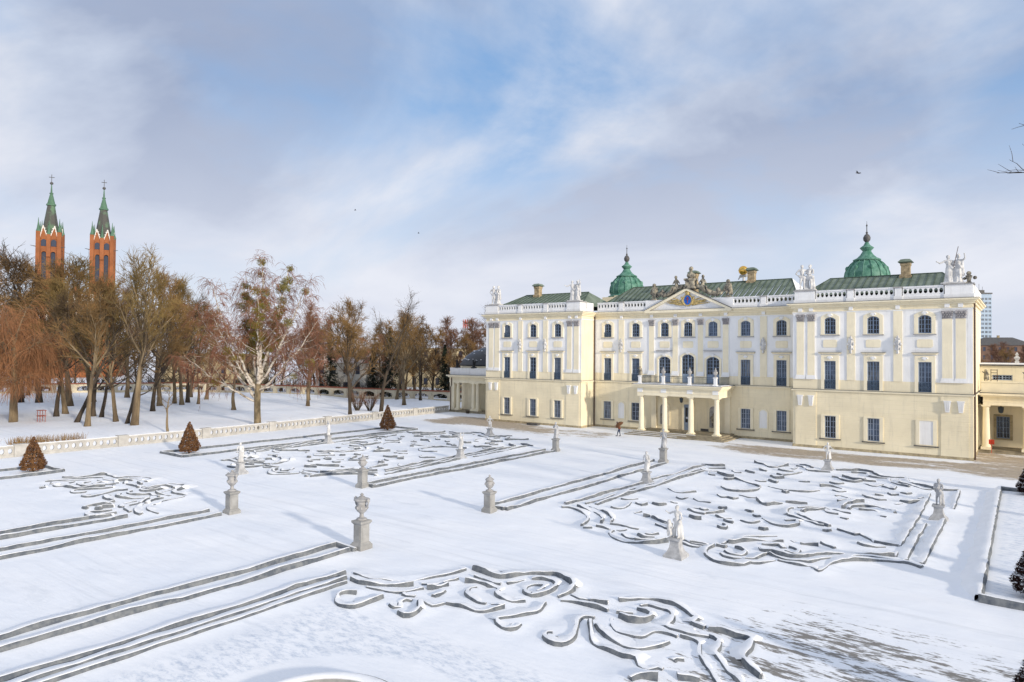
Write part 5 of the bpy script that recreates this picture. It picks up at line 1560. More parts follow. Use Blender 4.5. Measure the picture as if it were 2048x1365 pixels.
long_hedge(-6.25, -88, -57.4, 'straight wrapped hedge running to the far two-handled urn, the left one of the pair')
long_hedge(-4.7, -88, -57.5, 'straight wrapped hedge running to the far two-handled urn, the right one of the pair')
long_hedge(10.0, -88, -60.0, 'edging hedge of the near parterre, outermost of three beside the walk')
long_hedge(10.65, -88, -60.5, 'edging hedge of the near parterre, middle of three beside the walk', 0.2, 0.12)
long_hedge(11.05, -88, -60.8, 'edging hedge of the near parterre, innermost of three beside the walk', 0.15, 0.1)
long_hedge(-8.7, -88, -61.2, 'edging hedge of the left foreground parterre, nearer the walk')
long_hedge(-9.95, -88, -61.3, 'edging hedge of the left foreground parterre, farther from the walk')
for x, y, lab in ((7.25, -45.55, 'short end hedge beside the ball urn right of the walk'), (-4.85, -45.7, 'short end hedge beside the urn left of the walk'), (6.8, -57.35, 'short end hedge beside the tall two-handled urn')):
    tag(hedge('wrapped_hedge', [(x - 0.75, y), (x, y + 0.02), (x + 0.75, y)], None, 0.22, 0.14, x), lab, 'hedge')
def bed(x0, x1, y0, y1, label, h=0.22):
    r_ = thing('hedged_bed', label, 'bed', (0, 0, 0), 0, 'long rectangular beds with clipped cones')
    for a, b in (((x0, y0), (x0, y1)), ((x1, y0), (x1, y1)), ((x0, y0), (x1, y0)), ((x0, y1), (x1, y1))):
        n = max(2, int((Vector(a) - Vector(b)).length / 3))
        hedge('bed_edging', [(a[0] + (b[0] - a[0]) * k / n, a[1] + (b[1] - a[1]) * k / n) for k in range(n + 1)], r_, h, 0.15, a[0] + b[1], 0.5, 0.2)
    return r_
bed(33.15, 36.6, -45.9, -16.2, 'long rectangular bed edged with wrapped hedge at the right picture edge', 0.3)
bed(-33.4, -29.2, -47.2, -16.0, 'long rectangular bed with two rust cones beside the left balustrade')
bed(-33.2, -29.0, -88.0, -57.4, 'rectangular bed with one rust cone at the left picture edge')
bed(33.15, 36.6, -88.0, -57.8, 'rectangular bed edged with wrapped hedge at the lower right corner', 0.3)

# ---- clipped beech cones
def cone_mesh(seed, m1, n=5200, H=3.35, Rb=1.15):
    rng = random.Random(seed)
    m, sn = MB(), MB()
    for k in range(n):
        t = 1 - math.sqrt(rng.random())
        z = 0.25 + t * (H - 0.25)
        r_ = Rb * (1 - t) ** 0.92 * (0.72 + 0.33 * rng.random()) + 0.03
        if z < 0.6:
            r_ *= 0.75 + 0.4 * (z - 0.25)
        a = rng.random() * 2 * math.pi
        r_ *= 1 + 0.06 * math.sin(5 * a + seed) + 0.05 * math.sin(9 * z)
        c = Vector((r_ * math.cos(a), r_ * math.sin(a), z))
        u = Vector((rng.gauss(0, 1), rng.gauss(0, 1), rng.gauss(0, 1))).normalized()
        v_ = u.orthogonal().normalized()
        L_ = 0.045 + 0.05 * rng.random()
        tgt = sn if (rng.random() < 0.5 and math.sin(z * 19) > 0.35 and math.sin(a * 3 + z * 4 + seed) > -0.5) else m
        if tgt is sn:
            u, v_ = Vector((1, 0, 0.1)), Vector((0, 1, -0.1))
            L_ *= 1.15
            c = Vector((c.x * 1.07, c.y * 1.07, c.z))
        tgt.quad(c - u * L_, c + v_ * L_ * 0.6, c + u * L_, c - v_ * L_ * 0.6)
    tr = MB().tube([(0, 0, -0.1), (0, 0, 1.2), (0.03, 0, H - 0.1)], [0.1, 0.08, 0.02], 6)
    for k in range(60):
        a, z = rng.random() * 6.28, 0.4 + 2.4 * rng.random() ** 1.4
        r_ = Rb * (1 - z / H) * 0.95
        tr.tube([(0, 0, z - 0.2), (r_ * math.cos(a), r_ * math.sin(a), z)], [0.025, 0.008], 3)
    return m.mesh('crown', m1), sn.mesh('snow_flecks', M['snow']), tr.mesh('trunk', M['bark_dk'])
CR, CD = cone_mesh(3, M['leafrust']), cone_mesh(9, M['leafdark'], 6000)
def topiary(x, y, ms, lab, s=1.0):
    t = thing('topiary_cone', lab, 'topiary', (x, y, 0), x, 'clipped beech cones')
    t.scale = (s, s, s)
    obj('crown', ms[0], t)
    tag(obj('snow_flecks', ms[1], t), kind='stuff')
    obj('trunk', ms[2], t)
topiary(-30.9, -58.9, CR, 'rust-brown clipped cone at the far left, in front of the balustrade', 0.88)
topiary(-31.3, -45.5, CR, 'rust-brown clipped cone left of the left parterre, nearer one', 0.94)
topiary(-31.6, -19.0, CR, 'rust-brown clipped cone by the balustrade near the palace')
topiary(35.05, -17.2, CD, 'dark red snow-dusted cone at the right edge near the palace', 0.86)
topiary(35.1, -43.9, CD, 'dark red snow-dusted cone at the right edge, middle of three', 0.86)
topiary(35.15, -56.9, CD, 'dark red cone at the lower right corner, nearest of three', 0.86)

# ---- statues and urns on pedestals
tallm = MB().sqprofile(0, 0, [(0.50, -0.1), (0.50, 0.22), (0.44, 0.27), (0.40, 0.33), (0.35, 0.36), (0.35, 1.22), (0.40, 1.27), (0.46, 1.33), (0.46, 1.42), (0.3, 1.46)])
tallm.box(-0.24, 0.24, -0.37, -0.35, 0.5, 1.1).box(0.35, 0.37, -0.24, 0.24, 0.5, 1.1)
TALL = tallm.mesh('pedestal', M['pedestal'])
lowm = MB().sqprofile(0, 0, [(0.62, -0.1), (0.62, 0.10), (0.56, 0.16), (0.42, 0.30), (0.33, 0.48), (0.29, 0.68), (0.31, 0.80), (0.42, 0.86), (0.42, 0.95)])
LOW = lowm.mesh('pedestal', M['statue_grey'])
urnA = MB().lathe(0, 0, [(0.26, 0), (0.26, 0.06), (0.12, 0.12), (0.09, 0.28), (0.13, 0.34), (0.22, 0.42), (0.30, 0.55), (0.28, 0.66), (0.22, 0.74), (0.26, 0.9), (0.40, 0.98), (0.40, 1.04), (0.24, 1.08), (0.14, 1.16), (0.06, 1.2), (0.09, 1.27), (0.02, 1.34)], 18, 0, 1, 1, 0.03, 9)
for s in (-1, 1):
    urnA.tube([(s * 0.25, 0, 0.62), (s * 0.42, 0, 0.72), (s * 0.5, 0, 0.92), (s * 0.46, 0, 1.08), (s * 0.36, 0, 1.02)], 0.05, 6)
    urnA.ball((s * 0.46, 0, 1.0), 0.1, 8, 6)
for k in range(8):
    a = 2 * math.pi * k / 8
    urnA.ball((0.27 * math.cos(a), 0.27 * math.sin(a), 0.6), 0.07, 6, 5, 1.4)
URNA = urnA.mesh('urn', M['stone'], True)
urnB = MB().lathe(0, 0, [(0.26, 0), (0.26, 0.06), (0.12, 0.1), (0.1, 0.16), (0.22, 0.26), (0.31, 0.42), (0.32, 0.52), (0.27, 0.64), (0.2, 0.7), (0.30, 0.74), (0.30, 0.80), (0.22, 0.88), (0.12, 0.94), (0.05, 0.97), (0.08, 1.03), (0.02, 1.12)], 18, 0, 1, 1, 0.02, 9)
for k in range(6):
    a = 2 * math.pi * k / 6
    urnB.ball((0.31 * math.cos(a), 0.31 * math.sin(a), 0.5), 0.07, 6, 5, 1.2)
URNB = urnB.mesh('urn', M['stone'], True)
def mounted(x, y, pm, top, tm, lab, cat='statue', zt=1.46, s=1.0, ts=1.0, group=None, part='statue', rz=0.0):
    t = thing('garden_statue' if part == 'statue' else 'garden_urn', lab, cat, (x, y, 0), 0, group)
    t.scale = (s, s, s)
    pd_ = obj('pedestal', pm, t)
    pd_.scale = (0.79, 0.79, 1.0)
    o = obj(part, top, t, (0, 0, zt), rz)
    o.scale = (ts, ts, ts)
    return t
mounted(7.35, -56.75, TALL, URNA, None, 'tall two-handled stone urn on a pedestal at the near crossing of walks', 'urn', 1.46, 1.02, 1.0, 'urns at the crossing of the walks', 'urn')
mounted(-4.75, -56.75, TALL, URNA, None, 'tall two-handled stone urn on a pedestal at the left end of the hedge pair', 'urn', 1.46, 0.98, 1.0, 'urns at the crossing of the walks', 'urn')
mounted(7.4, -46.3, TALL, URNB, None, 'ball-shaped stone urn on a pedestal beside the right hedge pair', 'urn', 1.46, 0.92, 1.0, 'urns at the crossing of the walks', 'urn')
mounted(-4.95, -46.1, TALL, URNB, None, 'ball-shaped stone urn on a pedestal beside the left hedge pair', 'urn', 1.46, 0.95, 1.0, 'urns at the crossing of the walks', 'urn')
def stat(mb, mm='statue_grey', vox=0.035):
    return remeshed(mb, vox, 'statue', M[mm], 1)
S1 = stat(figure(MB(), 0, 0, 0, 1.0, 0.0, 'fold', True, 1))
S2 = stat(figure(MB(), 0, 0, 0, 1.0, 0.1, 'down', True, 4))
S3 = stat(figure(MB(), 0, 0, 0, 0.88, 0.2, 'hip', False, 2), 'statue_white')
_m = figure(MB(), 0.05, 0, 0, 0.88, -0.2, 'reach', False, 5)
cherub(_m, -0.32, -0.1, 0, 0.72, 'up')
cap(_m, (0.25, 0.1, 0), (0.22, 0.1, 0.6), 0.14, 0.1)
S4 = stat(_m, 'statue_white')
S5 = stat(figure(MB(), 0, 0, 0, 0.88, 0.3, 'up', True, 6), 'statue_white')
S6 = stat(figure(MB(), 0, 0, 0, 0.88, -0.3, 'fold', False, 7), 'statue_grey')
S7 = stat(figure(MB(), 0, 0, 0, 0.88, 0.0, 'down', True, 8), 'statue_white')
gpn = 'statues on concave pedestals round the parterres'
mounted(-4.3, -20.8, TALL, S1, None, 'draped statue on a tall pedestal at the palace end of the left hedge pair', 'statue', 1.46, 0.92)
mounted(7.6, -20.6, TALL, S2, None, 'draped statue on a tall pedestal in front of the portico steps', 'statue', 1.46, 0.96)
mounted(20.7, -47.9, LOW, S4, None, 'white statue of a figure with a child at the near edge of the right parterre', 'statue', 0.95, 1.0, 1.0, gpn)
mounted(20.65, -14.8, LOW, S3, None, 'white statue on a concave pedestal below the right wing windows', 'statue', 0.95, 0.95, 1.0, gpn)
mounted(30.4, -30.5, LOW, S6, None, 'grey statue standing on the right edging of the right parterre', 'statue', 0.95, 1.0, 1.0, gpn)
mounted(10.9, -31.0, LOW, S7, None, 'pale statue on the left edging of the right parterre', 'statue', 0.95, 0.98, 1.0, gpn)
mounted(-8.5, -31.0, LOW, S5, None, 'pale statue on the right edging of the left parterre', 'statue', 0.95, 0.98, 1.0, gpn)
mounted(-17.85, -14.9, LOW, S3, None, 'small white statue at the palace end of the left parterre', 'statue', 0.95, 0.95, 1.0, gpn, 'statue', 0.6)
mounted(-17.2, -48.6, LOW, S7, None, 'white statue at the near edge of the left parterre, behind the far urn', 'statue', 0.95, 1.0, 1.0, gpn, 'statue', 0.8)
mounted(-26.8, -32.2, LOW, S5, None, 'white statue on the balustrade side of the left parterre', 'statue', 0.95, 1.0, 1.0, gpn, 'statue', -0.6)

# ---- round basin
fb = thing('fountain_basin', 'round stone basin rim under snow at the bottom edge', 'fountain', (19.45, -68.75, 0))
fm_ = MB()
K = 48
prof = [(2.45, -0.1), (2.45, 0.26), (2.52, 0.34), (2.38, 0.40), (1.98, 0.40), (1.92, 0.32), (1.92, -0.1)]
for i in range(K):
    a = 2 * math.pi * i / K
    for r_, z_ in prof:
        fm_.v.append((r_ * math.cos(a), r_ * math.sin(a), z_))
n = len(prof)
for i in range(K):
    j = (i + 1) % K
    for k in range(n - 1):
        fm_.f.append((i * n + k, j * n + k, j * n + k + 1, i * n + k + 1))
fm_.build('rim', M['pedestal'], fb, smooth=True)
sm_ = MB()
for i in range(K):
    a = 2 * math.pi * i / K
    for r_, z_ in ((2.42, 0.385), (2.3, 0.45), (2.05, 0.45), (1.97, 0.39)):
        sm_.v.append((r_ * math.cos(a), r_ * math.sin(a), z_))
for i in range(K):
    j = (i + 1) % K
    for k in range(3):
        sm_.f.append((i * 4 + k, j * 4 + k, j * 4 + k + 1, i * 4 + k + 1))
sm_.build('rim_snow', M['snow'], fb, smooth=True)
MB().lathe(0, 0, [(1.93, 0.02), (1.2, 0.1), (0.3, 0.14)], 32).build('basin_snow', M['snow'], fb, smooth=True)
ir = MB()
for rr_ in (1.75, 1.55):
    ir.tube([(rr_ * math.cos(2 * math.pi * i / 40), rr_ * math.sin(2 * math.pi * i / 40), 0.2) for i in range(41)], 0.03, 5)
ir.build('pipe_ring', M['pipe'], fb)

# ---- garden balustrade beside the canal
bal = thing('balustrade', 'long low stone balustrade with oval openings along the left side of the garden', 'balustrade', (0, 0, 0))
def bal_bay(a, b):
    a, b = Vector((*a, 0)), Vector((*b, 0))
    L_ = (b - a).length
    n = max(3, int(L_ / 0.62))
    m = MB()
    holed(m, 0.0, L_, 0.22, 0.92, n, 0.18, 0.24, -0.10, 0.10, 0.57)
    ang = math.atan2(b.y - a.y, b.x - a.x)
    p = obj('panel', m.mesh('panel', M['pedestal_lt']), bal, a, ang)
    obj('base_rail', MB().box(0, L_, -0.17, 0.17, -0.4, 0.22).mesh('base_rail', M['pedestal_lt']), bal, a, ang)
    obj('coping', MB().box(0, L_, -0.19, 0.19, 0.92, 1.06).mesh('coping', M['pedestal_lt']), bal, a, ang)
    obj('coping_snow', MB().box(0.02, L_ - 0.02, -0.15, 0.17, 1.06, 1.10).mesh('coping_snow', M['snow']), bal, a, ang)
M['pedestal_lt'] = mat('pale_sandstone', (0.52, 0.50, 0.46), 0.9, 0.22, 1.2, bump=0.006, bscale=14)
y = -75.0
while y < 7.5:
    y2 = min(y + 9.2, 8.3)
    bal_bay((bal_x(y), y + 0.45), (bal_x(y2), y2 - 0.45))
    MB().box(-0.3, 0.3, -0.48, 0.48, -0.5, 1.08).box(-0.34, 0.34, -0.54, 0.54, 1.08, 1.18).build('post', M['pedestal_lt'], bal, loc=(bal_x(y), y, 0))
    y = y2

# ---- small things by the palace
pr = thing('person', 'walking person in a reddish brown coat and blue trousers leaning forward under an umbrella', 'person', (-5.4, -4.8, 0.02), R(-60))
pm2 = MB()
q = lambda a, b, r0, r1: cap(pm2, a, b, r0, r1, 10)
q((-0.10, 0.12, 0.08), (-0.10, 0.02, 0.5), 0.05, 0.065)
q((-0.10, 0.02, 0.5), (-0.09, 0.0, 0.92), 0.075, 0.11)
q((0.10, -0.28, 0.08), (0.10, -0.2, 0.5), 0.05, 0.065)
q((0.10, -0.2, 0.5), (0.09, 0.0, 0.92), 0.075, 0.11)
q((-0.10, 0.12, 0.05), (-0.10, -0.05, 0.04), 0.05, 0.045)
q((0.10, -0.28, 0.05), (0.10, -0.45, 0.04), 0.05, 0.045)
q((0, 0, 0.95), (0, -0.10, 1.15), 0.17, 0.16)
q((0, -0.10, 1.15), (0, -0.22, 1.38), 0.17, 0.17)
q((-0.17, -0.22, 1.42), (0.17, -0.22, 1.42), 0.08, 0.08)
q((0, -0.24, 1.45), (0, -0.28, 1.56), 0.065, 0.06)
pm2.ball((0, -0.30, 1.66), 0.11, 12, 9, 1.18)
q((0, -0.41, 1.65), (0, -0.43, 1.63), 0.018, 0.02)
q((-0.22, -0.22, 1.4), (-0.28, -0.35, 1.15), 0.065, 0.055)
q((-0.28, -0.35, 1.15), (-0.12, -0.52, 1.25), 0.05, 0.04)
q((0.22, -0.22, 1.4), (0.27, -0.30, 1.14), 0.065, 0.055)
q((0.27, -0.30, 1.14), (0.08, -0.50, 1.22), 0.05, 0.04)
pme = remeshed(pm2, 0.022, 'body', None, 1)
CLO = [mat('skin', (0.55, 0.36, 0.27), 0.7), mat('reddish_coat', (0.20, 0.075, 0.045), 0.9, 0.2, 9), mat('blue_denim', (0.035, 0.055, 0.11), 0.9, 0.2, 12), mat('dark_hair', (0.03, 0.02, 0.015), 0.8), mat('black_shoe', (0.015, 0.015, 0.015), 0.6)]
for c_ in CLO:
    pme.materials.append(c_)
for p in pme.polygons:
    z, yy = p.center.z, p.center.y
    p.material_index = 4 if z < 0.09 else 2 if z < 0.86 else 1 if z < 1.50 and not (yy < -0.49) else (3 if (z > 1.70 or yy > -0.27) and z > 1.52 else 0)
obj('body', pme, pr)
for sx in (-1, 1):
    hb = MB()
    hx, hy, hz = (-0.12, -0.53, 1.25) if sx < 0 else (0.08, -0.51, 1.22)
    for k in range(4):
        cap(hb, (hx, hy - 0.02, hz + 0.03 - 0.02 * k), (hx - sx * 0.05, hy - 0.05, hz + 0.03 - 0.02 * k), 0.011, 0.009, 6)
    cap(hb, (hx, hy, hz + 0.03), (hx - sx * 0.03, hy - 0.04, hz + 0.07), 0.012, 0.01, 6)
    hb.build('fingers', CLO[0], pr)
um_ = thing('umbrella', 'brown open umbrella held low against the wind by the walking person', 'umbrella', (-5.05, -5.1, 1.23), R(-60))
cn = MB()
K = 16
rings = [(0.02, 0.62), (0.25, 0.58), (0.45, 0.46), (0.60, 0.27)]
for r_, z_ in rings:
    for i in range(K):
        a = 2 * math.pi * i / K
        cn.v.append((r_ * math.cos(a) * (1 - 0.05 * (i % 2)), r_ * math.sin(a) * (1 - 0.05 * (i % 2)), z_))
for k in range(3):
    for i in range(K):
        j = (i + 1) % K
        cn.f.append((k * K + i, (k + 1) * K + i, (k + 1) * K + j, k * K + j))
cn.build('canopy', mat('brown_canopy', (0.17, 0.075, 0.03), 0.7, 0.3, 4), um_)
MB().tube([(0, 0, -0.2), (0, 0, 0.68)], 0.012, 6).build('shaft', M['iron'], um_)
um_.rotation_euler = (R(38), R(10), R(-60))
tag(MB().box(-0.9, 0.9, -0.35, 0.35, 0.0, 0.22).box(-0.95, 0.95, -0.4, 0.4, 0.22, 0.28).build('cellar_hatch', M['lead'], loc=(-21.1, -1.0, 0)), 'low dark cellar hatch on the ground below the left wing', 'hatch')
sv = thing('snow_shovel', 'red snow shovel leaning upright beside the right gallery column', 'shovel', (31.85, 7.35, 0.0))
MB().box(-0.24, 0.24, -0.05, 0.0, 1.0, 1.5).box(-0.24, -0.2, -0.12, -0.05, 1.0, 1.5).box(0.2, 0.24, -0.12, -0.05, 1.0, 1.5).build('blade', M['red'], sv)
MB().tube([(0, 0, 0.05), (0, -0.02, 1.05)], 0.025, 6).build('handle', M['red'], sv)
bl = MB()
for k in range(14):
    a = k * 2.4
    bl.tube([(-0.3 + 0.05 * k, 0, 0.05), (-0.45 + 0.07 * k + 0.2 * math.cos(a), 0.25 * math.sin(a), 0.75)], [0.02, 0.01], 4)
bl.ball((0, 0, 0.25), 0.35, 8, 5, 0.6)
tag(bl.build('shrub', M['bark_dk'], loc=(-39.9, 6.6, 0)), 'small leafless dark shrub in front of the left gallery columns', 'shrub')

# ================================================================== trees
def rdir(rng, d, ang):
    """direction tilted from d by ang with random azimuth"""
    d = d.normalized()
    a = d.orthogonal().normalized()
    c = d.cross(a)
    t = rng.random() * 2 * math.pi
    return (d * math.cos(ang) + (a * math.cos(t) + c * math.sin(t)) * math.sin(ang)).normalized()
def grow(rng, p, d, L, n, wander, up):
    pts = [p.copy()]
    for k in range(n):
        d = (d + Vector((rng.gauss(0, wander), rng.gauss(0, wander), rng.gauss(0, wander) + up))).normalized()
        p = p + d * (L / n)
        pts.append(p.copy())
    return pts
def along(pts, t):
    f = t * (len(pts) - 1)
    i = min(int(f), len(pts) - 2)
    return pts[i].lerp(pts[i + 1], f - i), (pts[i + 1] - pts[i]).normalized()
def bare_tree(seed, H=20.0, fork=0.32, spread=1.0, nl=13, nb=8, nt_=6, ns=3, twr=0.027, droop=0.0, r0=0.37, stems=1, tl=1.0):
    rng = random.Random(seed)
    wood, tw = MB(), MB()
    def twigs(pts, n, Lt):
        for k in range(n):
            p, d = along(pts, 0.25 + 0.75 * rng.random())
            dd = rdir(rng, d, R(25 + 40 * rng.random()))
            dd.z += 0.18 - droop
            L = Lt * (0.6 + 0.7 * rng.random())
            tp = grow(rng, p, dd.normalized(), L, 3, 0.12, -droop * 0.35)
            tw.tube(tp, [twr * 1.25, twr, twr * 0.8, twr * 0.45], 3, False)
            for q in range(ns):
                p2, d2 = along(tp, 0.2 + 0.8 * rng.random())
                d3 = rdir(rng, d2, R(25 + 30 * rng.random()))
                d3.z += 0.1 - droop * 1.2
                tw.tube(grow(rng, p2, d3.normalized(), L * (0.4 + 0.4 * rng.random()), 2, 0.1, -droop * 0.5), [twr * 0.75, twr * 0.6, twr * 0.35], 3, False)
    for st in range(stems):
        base = Vector((0.25 * st * math.cos(st * 2.1), 0.25 * st * math.sin(st * 2.1), -0.3))
        d0 = Vector((0.0, 0, 1)) if stems == 1 else rdir(rng, Vector((0, 0, 1)), R(6 + 12 * rng.random()))
        trunk = grow(rng, base, d0, H * 0.86, 12, 0.05, 0.03)
        rr = [r0 * 1.35] + [r0 * (1 - 0.9 * (k / 12) ** 0.85) for k in range(1, 13)]
        wood.tube(trunk, rr, 9)
        for l in range(nl):
            t = fork + (1 - fork) * ((l + rng.random() * 0.8) / nl)
            t = min(t, 0.99)
            p, d = along(trunk, t)
            az = l * 2.4 + rng.random()
            el = R(28 + 34 * t + 12 * rng.random())
            dd = Vector((math.cos(az) * math.cos(el) * spread, math.sin(az) * math.cos(el) * spread, math.sin(el))).normalized()
            L = H * (0.40 - 0.24 * (t - fork) / (1 - fork)) * (0.75 + 0.5 * rng.random())
            limb = grow(rng, p, dd, L, 7, 0.10, 0.06 - droop * 0.05)
            rl = r0 * (0.50 - 0.30 * t) * (0.8 + 0.4 * rng.random())
            wood.tube(limb, [rl * (1 - 0.85 * k / 7) for k in range(8)], 6, False)
            for b in range(nb):
                tb = 0.22 + 0.78 * (b + rng.random()) / nb
                p2, d2 = along(limb, min(tb, 0.99))
                d3 = rdir(rng, d2, R(28 + 30 * rng.random()))
                d3.z += 0.2
                Lb = L * 0.42 * (1.15 - 0.6 * tb) * (0.7 + 0.6 * rng.random())
                br = grow(rng, p2, d3.normalized(), Lb, 4, 0.13, 0.05 - droop * 0.12)
                rb = max(0.036, rl * 0.42 * (1.2 - tb))
                wood.tube(br, [rb * (1 - 0.75 * k / 4) for k in range(5)], 4, False)
                twigs(br, nt_, 1.25 * H / 20 * tl)
            twigs(limb[3:], nt_ // 2, 1.2 * H / 20 * tl)
    return wood, tw
TREES = {}
def tree_variant(key, bark, twig, **kw):
    w, t = bare_tree(**kw)
    top = max(v[2] for v in t.v)
    TREES[key] = (w.mesh('trunk', M[bark], 'all'), t.mesh('crown', M[twig]), top)
tree_variant('a', 'bark', 'twig', seed=11, fork=0.34, spread=1.0)
tree_variant('b', 'bark', 'twig_olive', seed=23, fork=0.28, spread=0.85, nl=14)
tree_variant('c', 'bark_dk', 'twig_dk', seed=37, fork=0.36, spread=1.15, nl=12)
tree_variant('d', 'bark', 'twig_red', seed=41, fork=0.30, spread=0.8, nl=13)
tree_variant('e', 'bark_dk', 'twig', seed=58, fork=0.25, spread=1.3, nl=12, nb=9, nt_=8)
tree_variant('f', 'bark', 'twig_olive', seed=63, fork=0.40, spread=1.0, nl=12, stems=2, nb=5)
tree_variant('open', 'bark_dk', 'twig_dk', seed=77, fork=0.30, spread=1.2, nl=10, nb=6, nt_=5, ns=2, twr=0.013)
tree_variant('edge', 'bark_dk', 'bark_dk', seed=77, fork=0.30, spread=1.25, nl=11, nb=7, nt_=5, ns=2, twr=0.02)
tree_variant('bg1', 'bark_dk', 'twig_red', seed=81, fork=0.15, spread=1.2, nl=12, nb=7, nt_=7, ns=4, twr=0.034)
tree_variant('bg2', 'bark_dk', 'twig', seed=85, fork=0.15, spread=1.3, nl=12, nb=7, nt_=7, ns=4, twr=0.034)
tree_variant('thin', 'bark', 'twig', seed=91, fork=0.45, spread=1.1, nl=7, nb=4, nt_=3, ns=2, r0=0.42, twr=0.02)
_rz = random.Random(5)
def tree(key, x, y, h, label, group, lean=None, rz=None, wide=1.0, cat='tree', name='bare_tree'):
    wm, tm, top = TREES[key]
    t = thing(name, label, cat, (x, y, ground_z(x, y)), 0, group)
    s = h / top
    t.scale = (s * wide, s * wide, s)
    if lean:
        t.rotation_euler = (R(-lean[1]), R(lean[0]), 0)
    elif rz is None:
        t.rotation_euler = (0, 0, _rz.random() * 6.28)
    else:
        t.rotation_euler = (0, 0, rz)
    obj('trunk', wm, t)
    obj('crown', tm, t)
    return t
GP_ = 'bare trees in the snowy park left of the garden'
PARK = [
    ('c', -80.0, -40.0, 18.0, 'brown bare tree just right of the orange willow', None, 0.9),
    ('b', -84.3, -37.2, 20.5, 'bare tree below the left church tower, second right of the willow', None, 0.9),
    ('a', -60.9, -43.2, 19.0, 'thick pale straight trunk in the park with a leaning trunk crossing its foot', None, 0.8),
    ('open', -66.4, -42.3, 19.5, 'strongly leaning tree crossing the foot of the thick pale trunk', (20, 13), 0.7),
    ('e', -76.1, -36.5, 17.0, 'dark bare tree standing behind the two crossing trunks', None, 0.85),
    ('open', -72.8, -36.7, 16.5, 'dark slightly leaning tree right of the crossing trunks', (9, 5), 0.8),
    ('b', -64.1, -38.4, 18.0, 'olive-tinged bare tree below the right church tower', None, 0.8),
    ('open', -60.3, -38.6, 14.5, 'thin curved leaning tree right of the church towers', (12, 7), 0.8),
    ('f', -57.3, -39.2, 22.0, 'tall slender bare tree rising right of the right church tower', None, 0.7),
    ('a', -88.7, -20.7, 24.0, 'tall bare tree behind the slender one, left of the birch', None, 0.8),
    ('thin', -48.1, -39.3, 6.2, 'thin young tree close behind the balustrade, left of the nearer rust cone', None, 1.2),
    ('d', -91.4, -16.7, 22.0, 'reddish bare tree in the far row left of the birch, left one', None, 0.8),
    ('b', -88.2, -16.9, 22.8, 'bare tree in the far row left of the birch, middle one', None, 0.75),
    ('c', -92.1, -13.8, 20.5, 'bare tree in the far row left of the birch, right one', None, 0.85),
    ('thin', -88.3, -13.8, 10.0, 'small leaning tree left of the birch, far in the park', None, 1.1),
    ('c', -115.0, -33.7, 28.0, 'broad dark tree rising above the willow at the left picture edge', None, 1.0),
    ('e', -109.8, -32.3, 26.0, 'broad brown tree between the willow and the left church tower', None, 0.9),
    ('thin', -72.5, -16.1, 10.0, 'small yellowish tree under the left boughs of the birch', None, 1.5),
    ('d', -69.9, -3.1, 18.5, 'bare tree with one dark trunk right of the birch', None, 0.85),
    ('e', -50.2, -9.7, 18.0, 'brown bushy-crowned tree with a dark trunk behind the balustrade', None, 0.72),
    ('open', -49.3, -4.1, 20.0, 'forked dark tree with open crown above the far rust cone', None, 0.9),
    ('b', -67.8, 16.9, 16.5, 'bare tree standing against the arcade wall, right of the forked tree', None, 0.9),
    ('c', -62.3, 18.2, 15.0, 'leaning dark tree against the arcade wall near the gallery', None, 0.9),
    ('open', -54.0, 36.0, 19.5, 'open-crowned bare tree behind the left gallery and its black dome', None, 0.9),
    ('a', -97.0, -32.0, 24.5, 'brown bare tree filling the gap below the two church towers', None, 1.0),
    ('b', -103.0, -26.0, 26.0, 'tall bare tree behind the crossing trunks, deep in the park', None, 1.0),
    ('b', -96.0, -8.0, 17.0, 'olive bare tree in the far row, close left of the birch crown', None, 1.0),
    ('e', -106.0, -6.0, 19.0, 'broad brown tree far behind the birch on its left', None, 1.0),
    ('d', -112.0, -16.0, 22.0, 'reddish tree deep in the park between church and birch', None, 1.0),
    ('c', -126.0, -30.0, 22.0, 'dark tree deep in the park behind the willow', None, 1.1),
    ('e', -120.0, -38.0, 20.0, 'brown tree deep in the park at the very left', None, 1.1),
    ('d', -82.0, 6.0, 17.0, 'reddish tree in front of the arcade wall, right behind the birch', None, 1.0),
    ('e', -72.0, 9.0, 16.5, 'brown spreading tree in front of the arcade wall, left of the bushy-crowned tree', None, 1.0),
    ('a', -58.5, 10.0, 17.5, 'brown tree behind the forked tree, near the arcade wall', None, 0.9),
    ('e', -80.0, -26.0, 17.5, 'spreading dark tree in the middle of the left park', None, 0.9),
]
for key, x, y, h, lab, lean, wd in PARK:
    tree(key, x, y, h * (1.08 if h > 12 else 1.0), lab, GP_, lean, None, wd * 1.18)
# far row behind the arcade wall
rng = random.Random(17)
BGP = [(-152, 2), (-140, 12), (-133, 0), (-128, 24), (-121, 10), (-116, 34), (-112, 20), (-106, 40), (-101, 30), (-97, 46), (-93, 26), (-89, 40), (-85, 52), (-80, 36), (-77, 58), (-72, 44), (-68, 62), (-64, 50), (-60, 70), (-56, 58), (-160, -14), (-170, -4), (-52, 76), (-146, -18), (-135, -26), (-124, 18), (-110, 27), (-104, 24), (-99, 22), (-87, 30), (-82, 26), (-76, 30), (-70, 30), (-74, 38), (-62, 32), (-58, 42), (-66, 40), (-90, 34), (-118, 22), (-138, 6), (-144, 0)]
for k, (x, y) in enumerate(BGP):
    tree('bg1' if k % 3 == 0 else 'bg2', x, y, 14.0 + 5 * rng.random(), 'brown bare tree in the hazy row beyond the arcade wall', 'far row of bare trees beyond the arcade wall', None, None, 1.15)
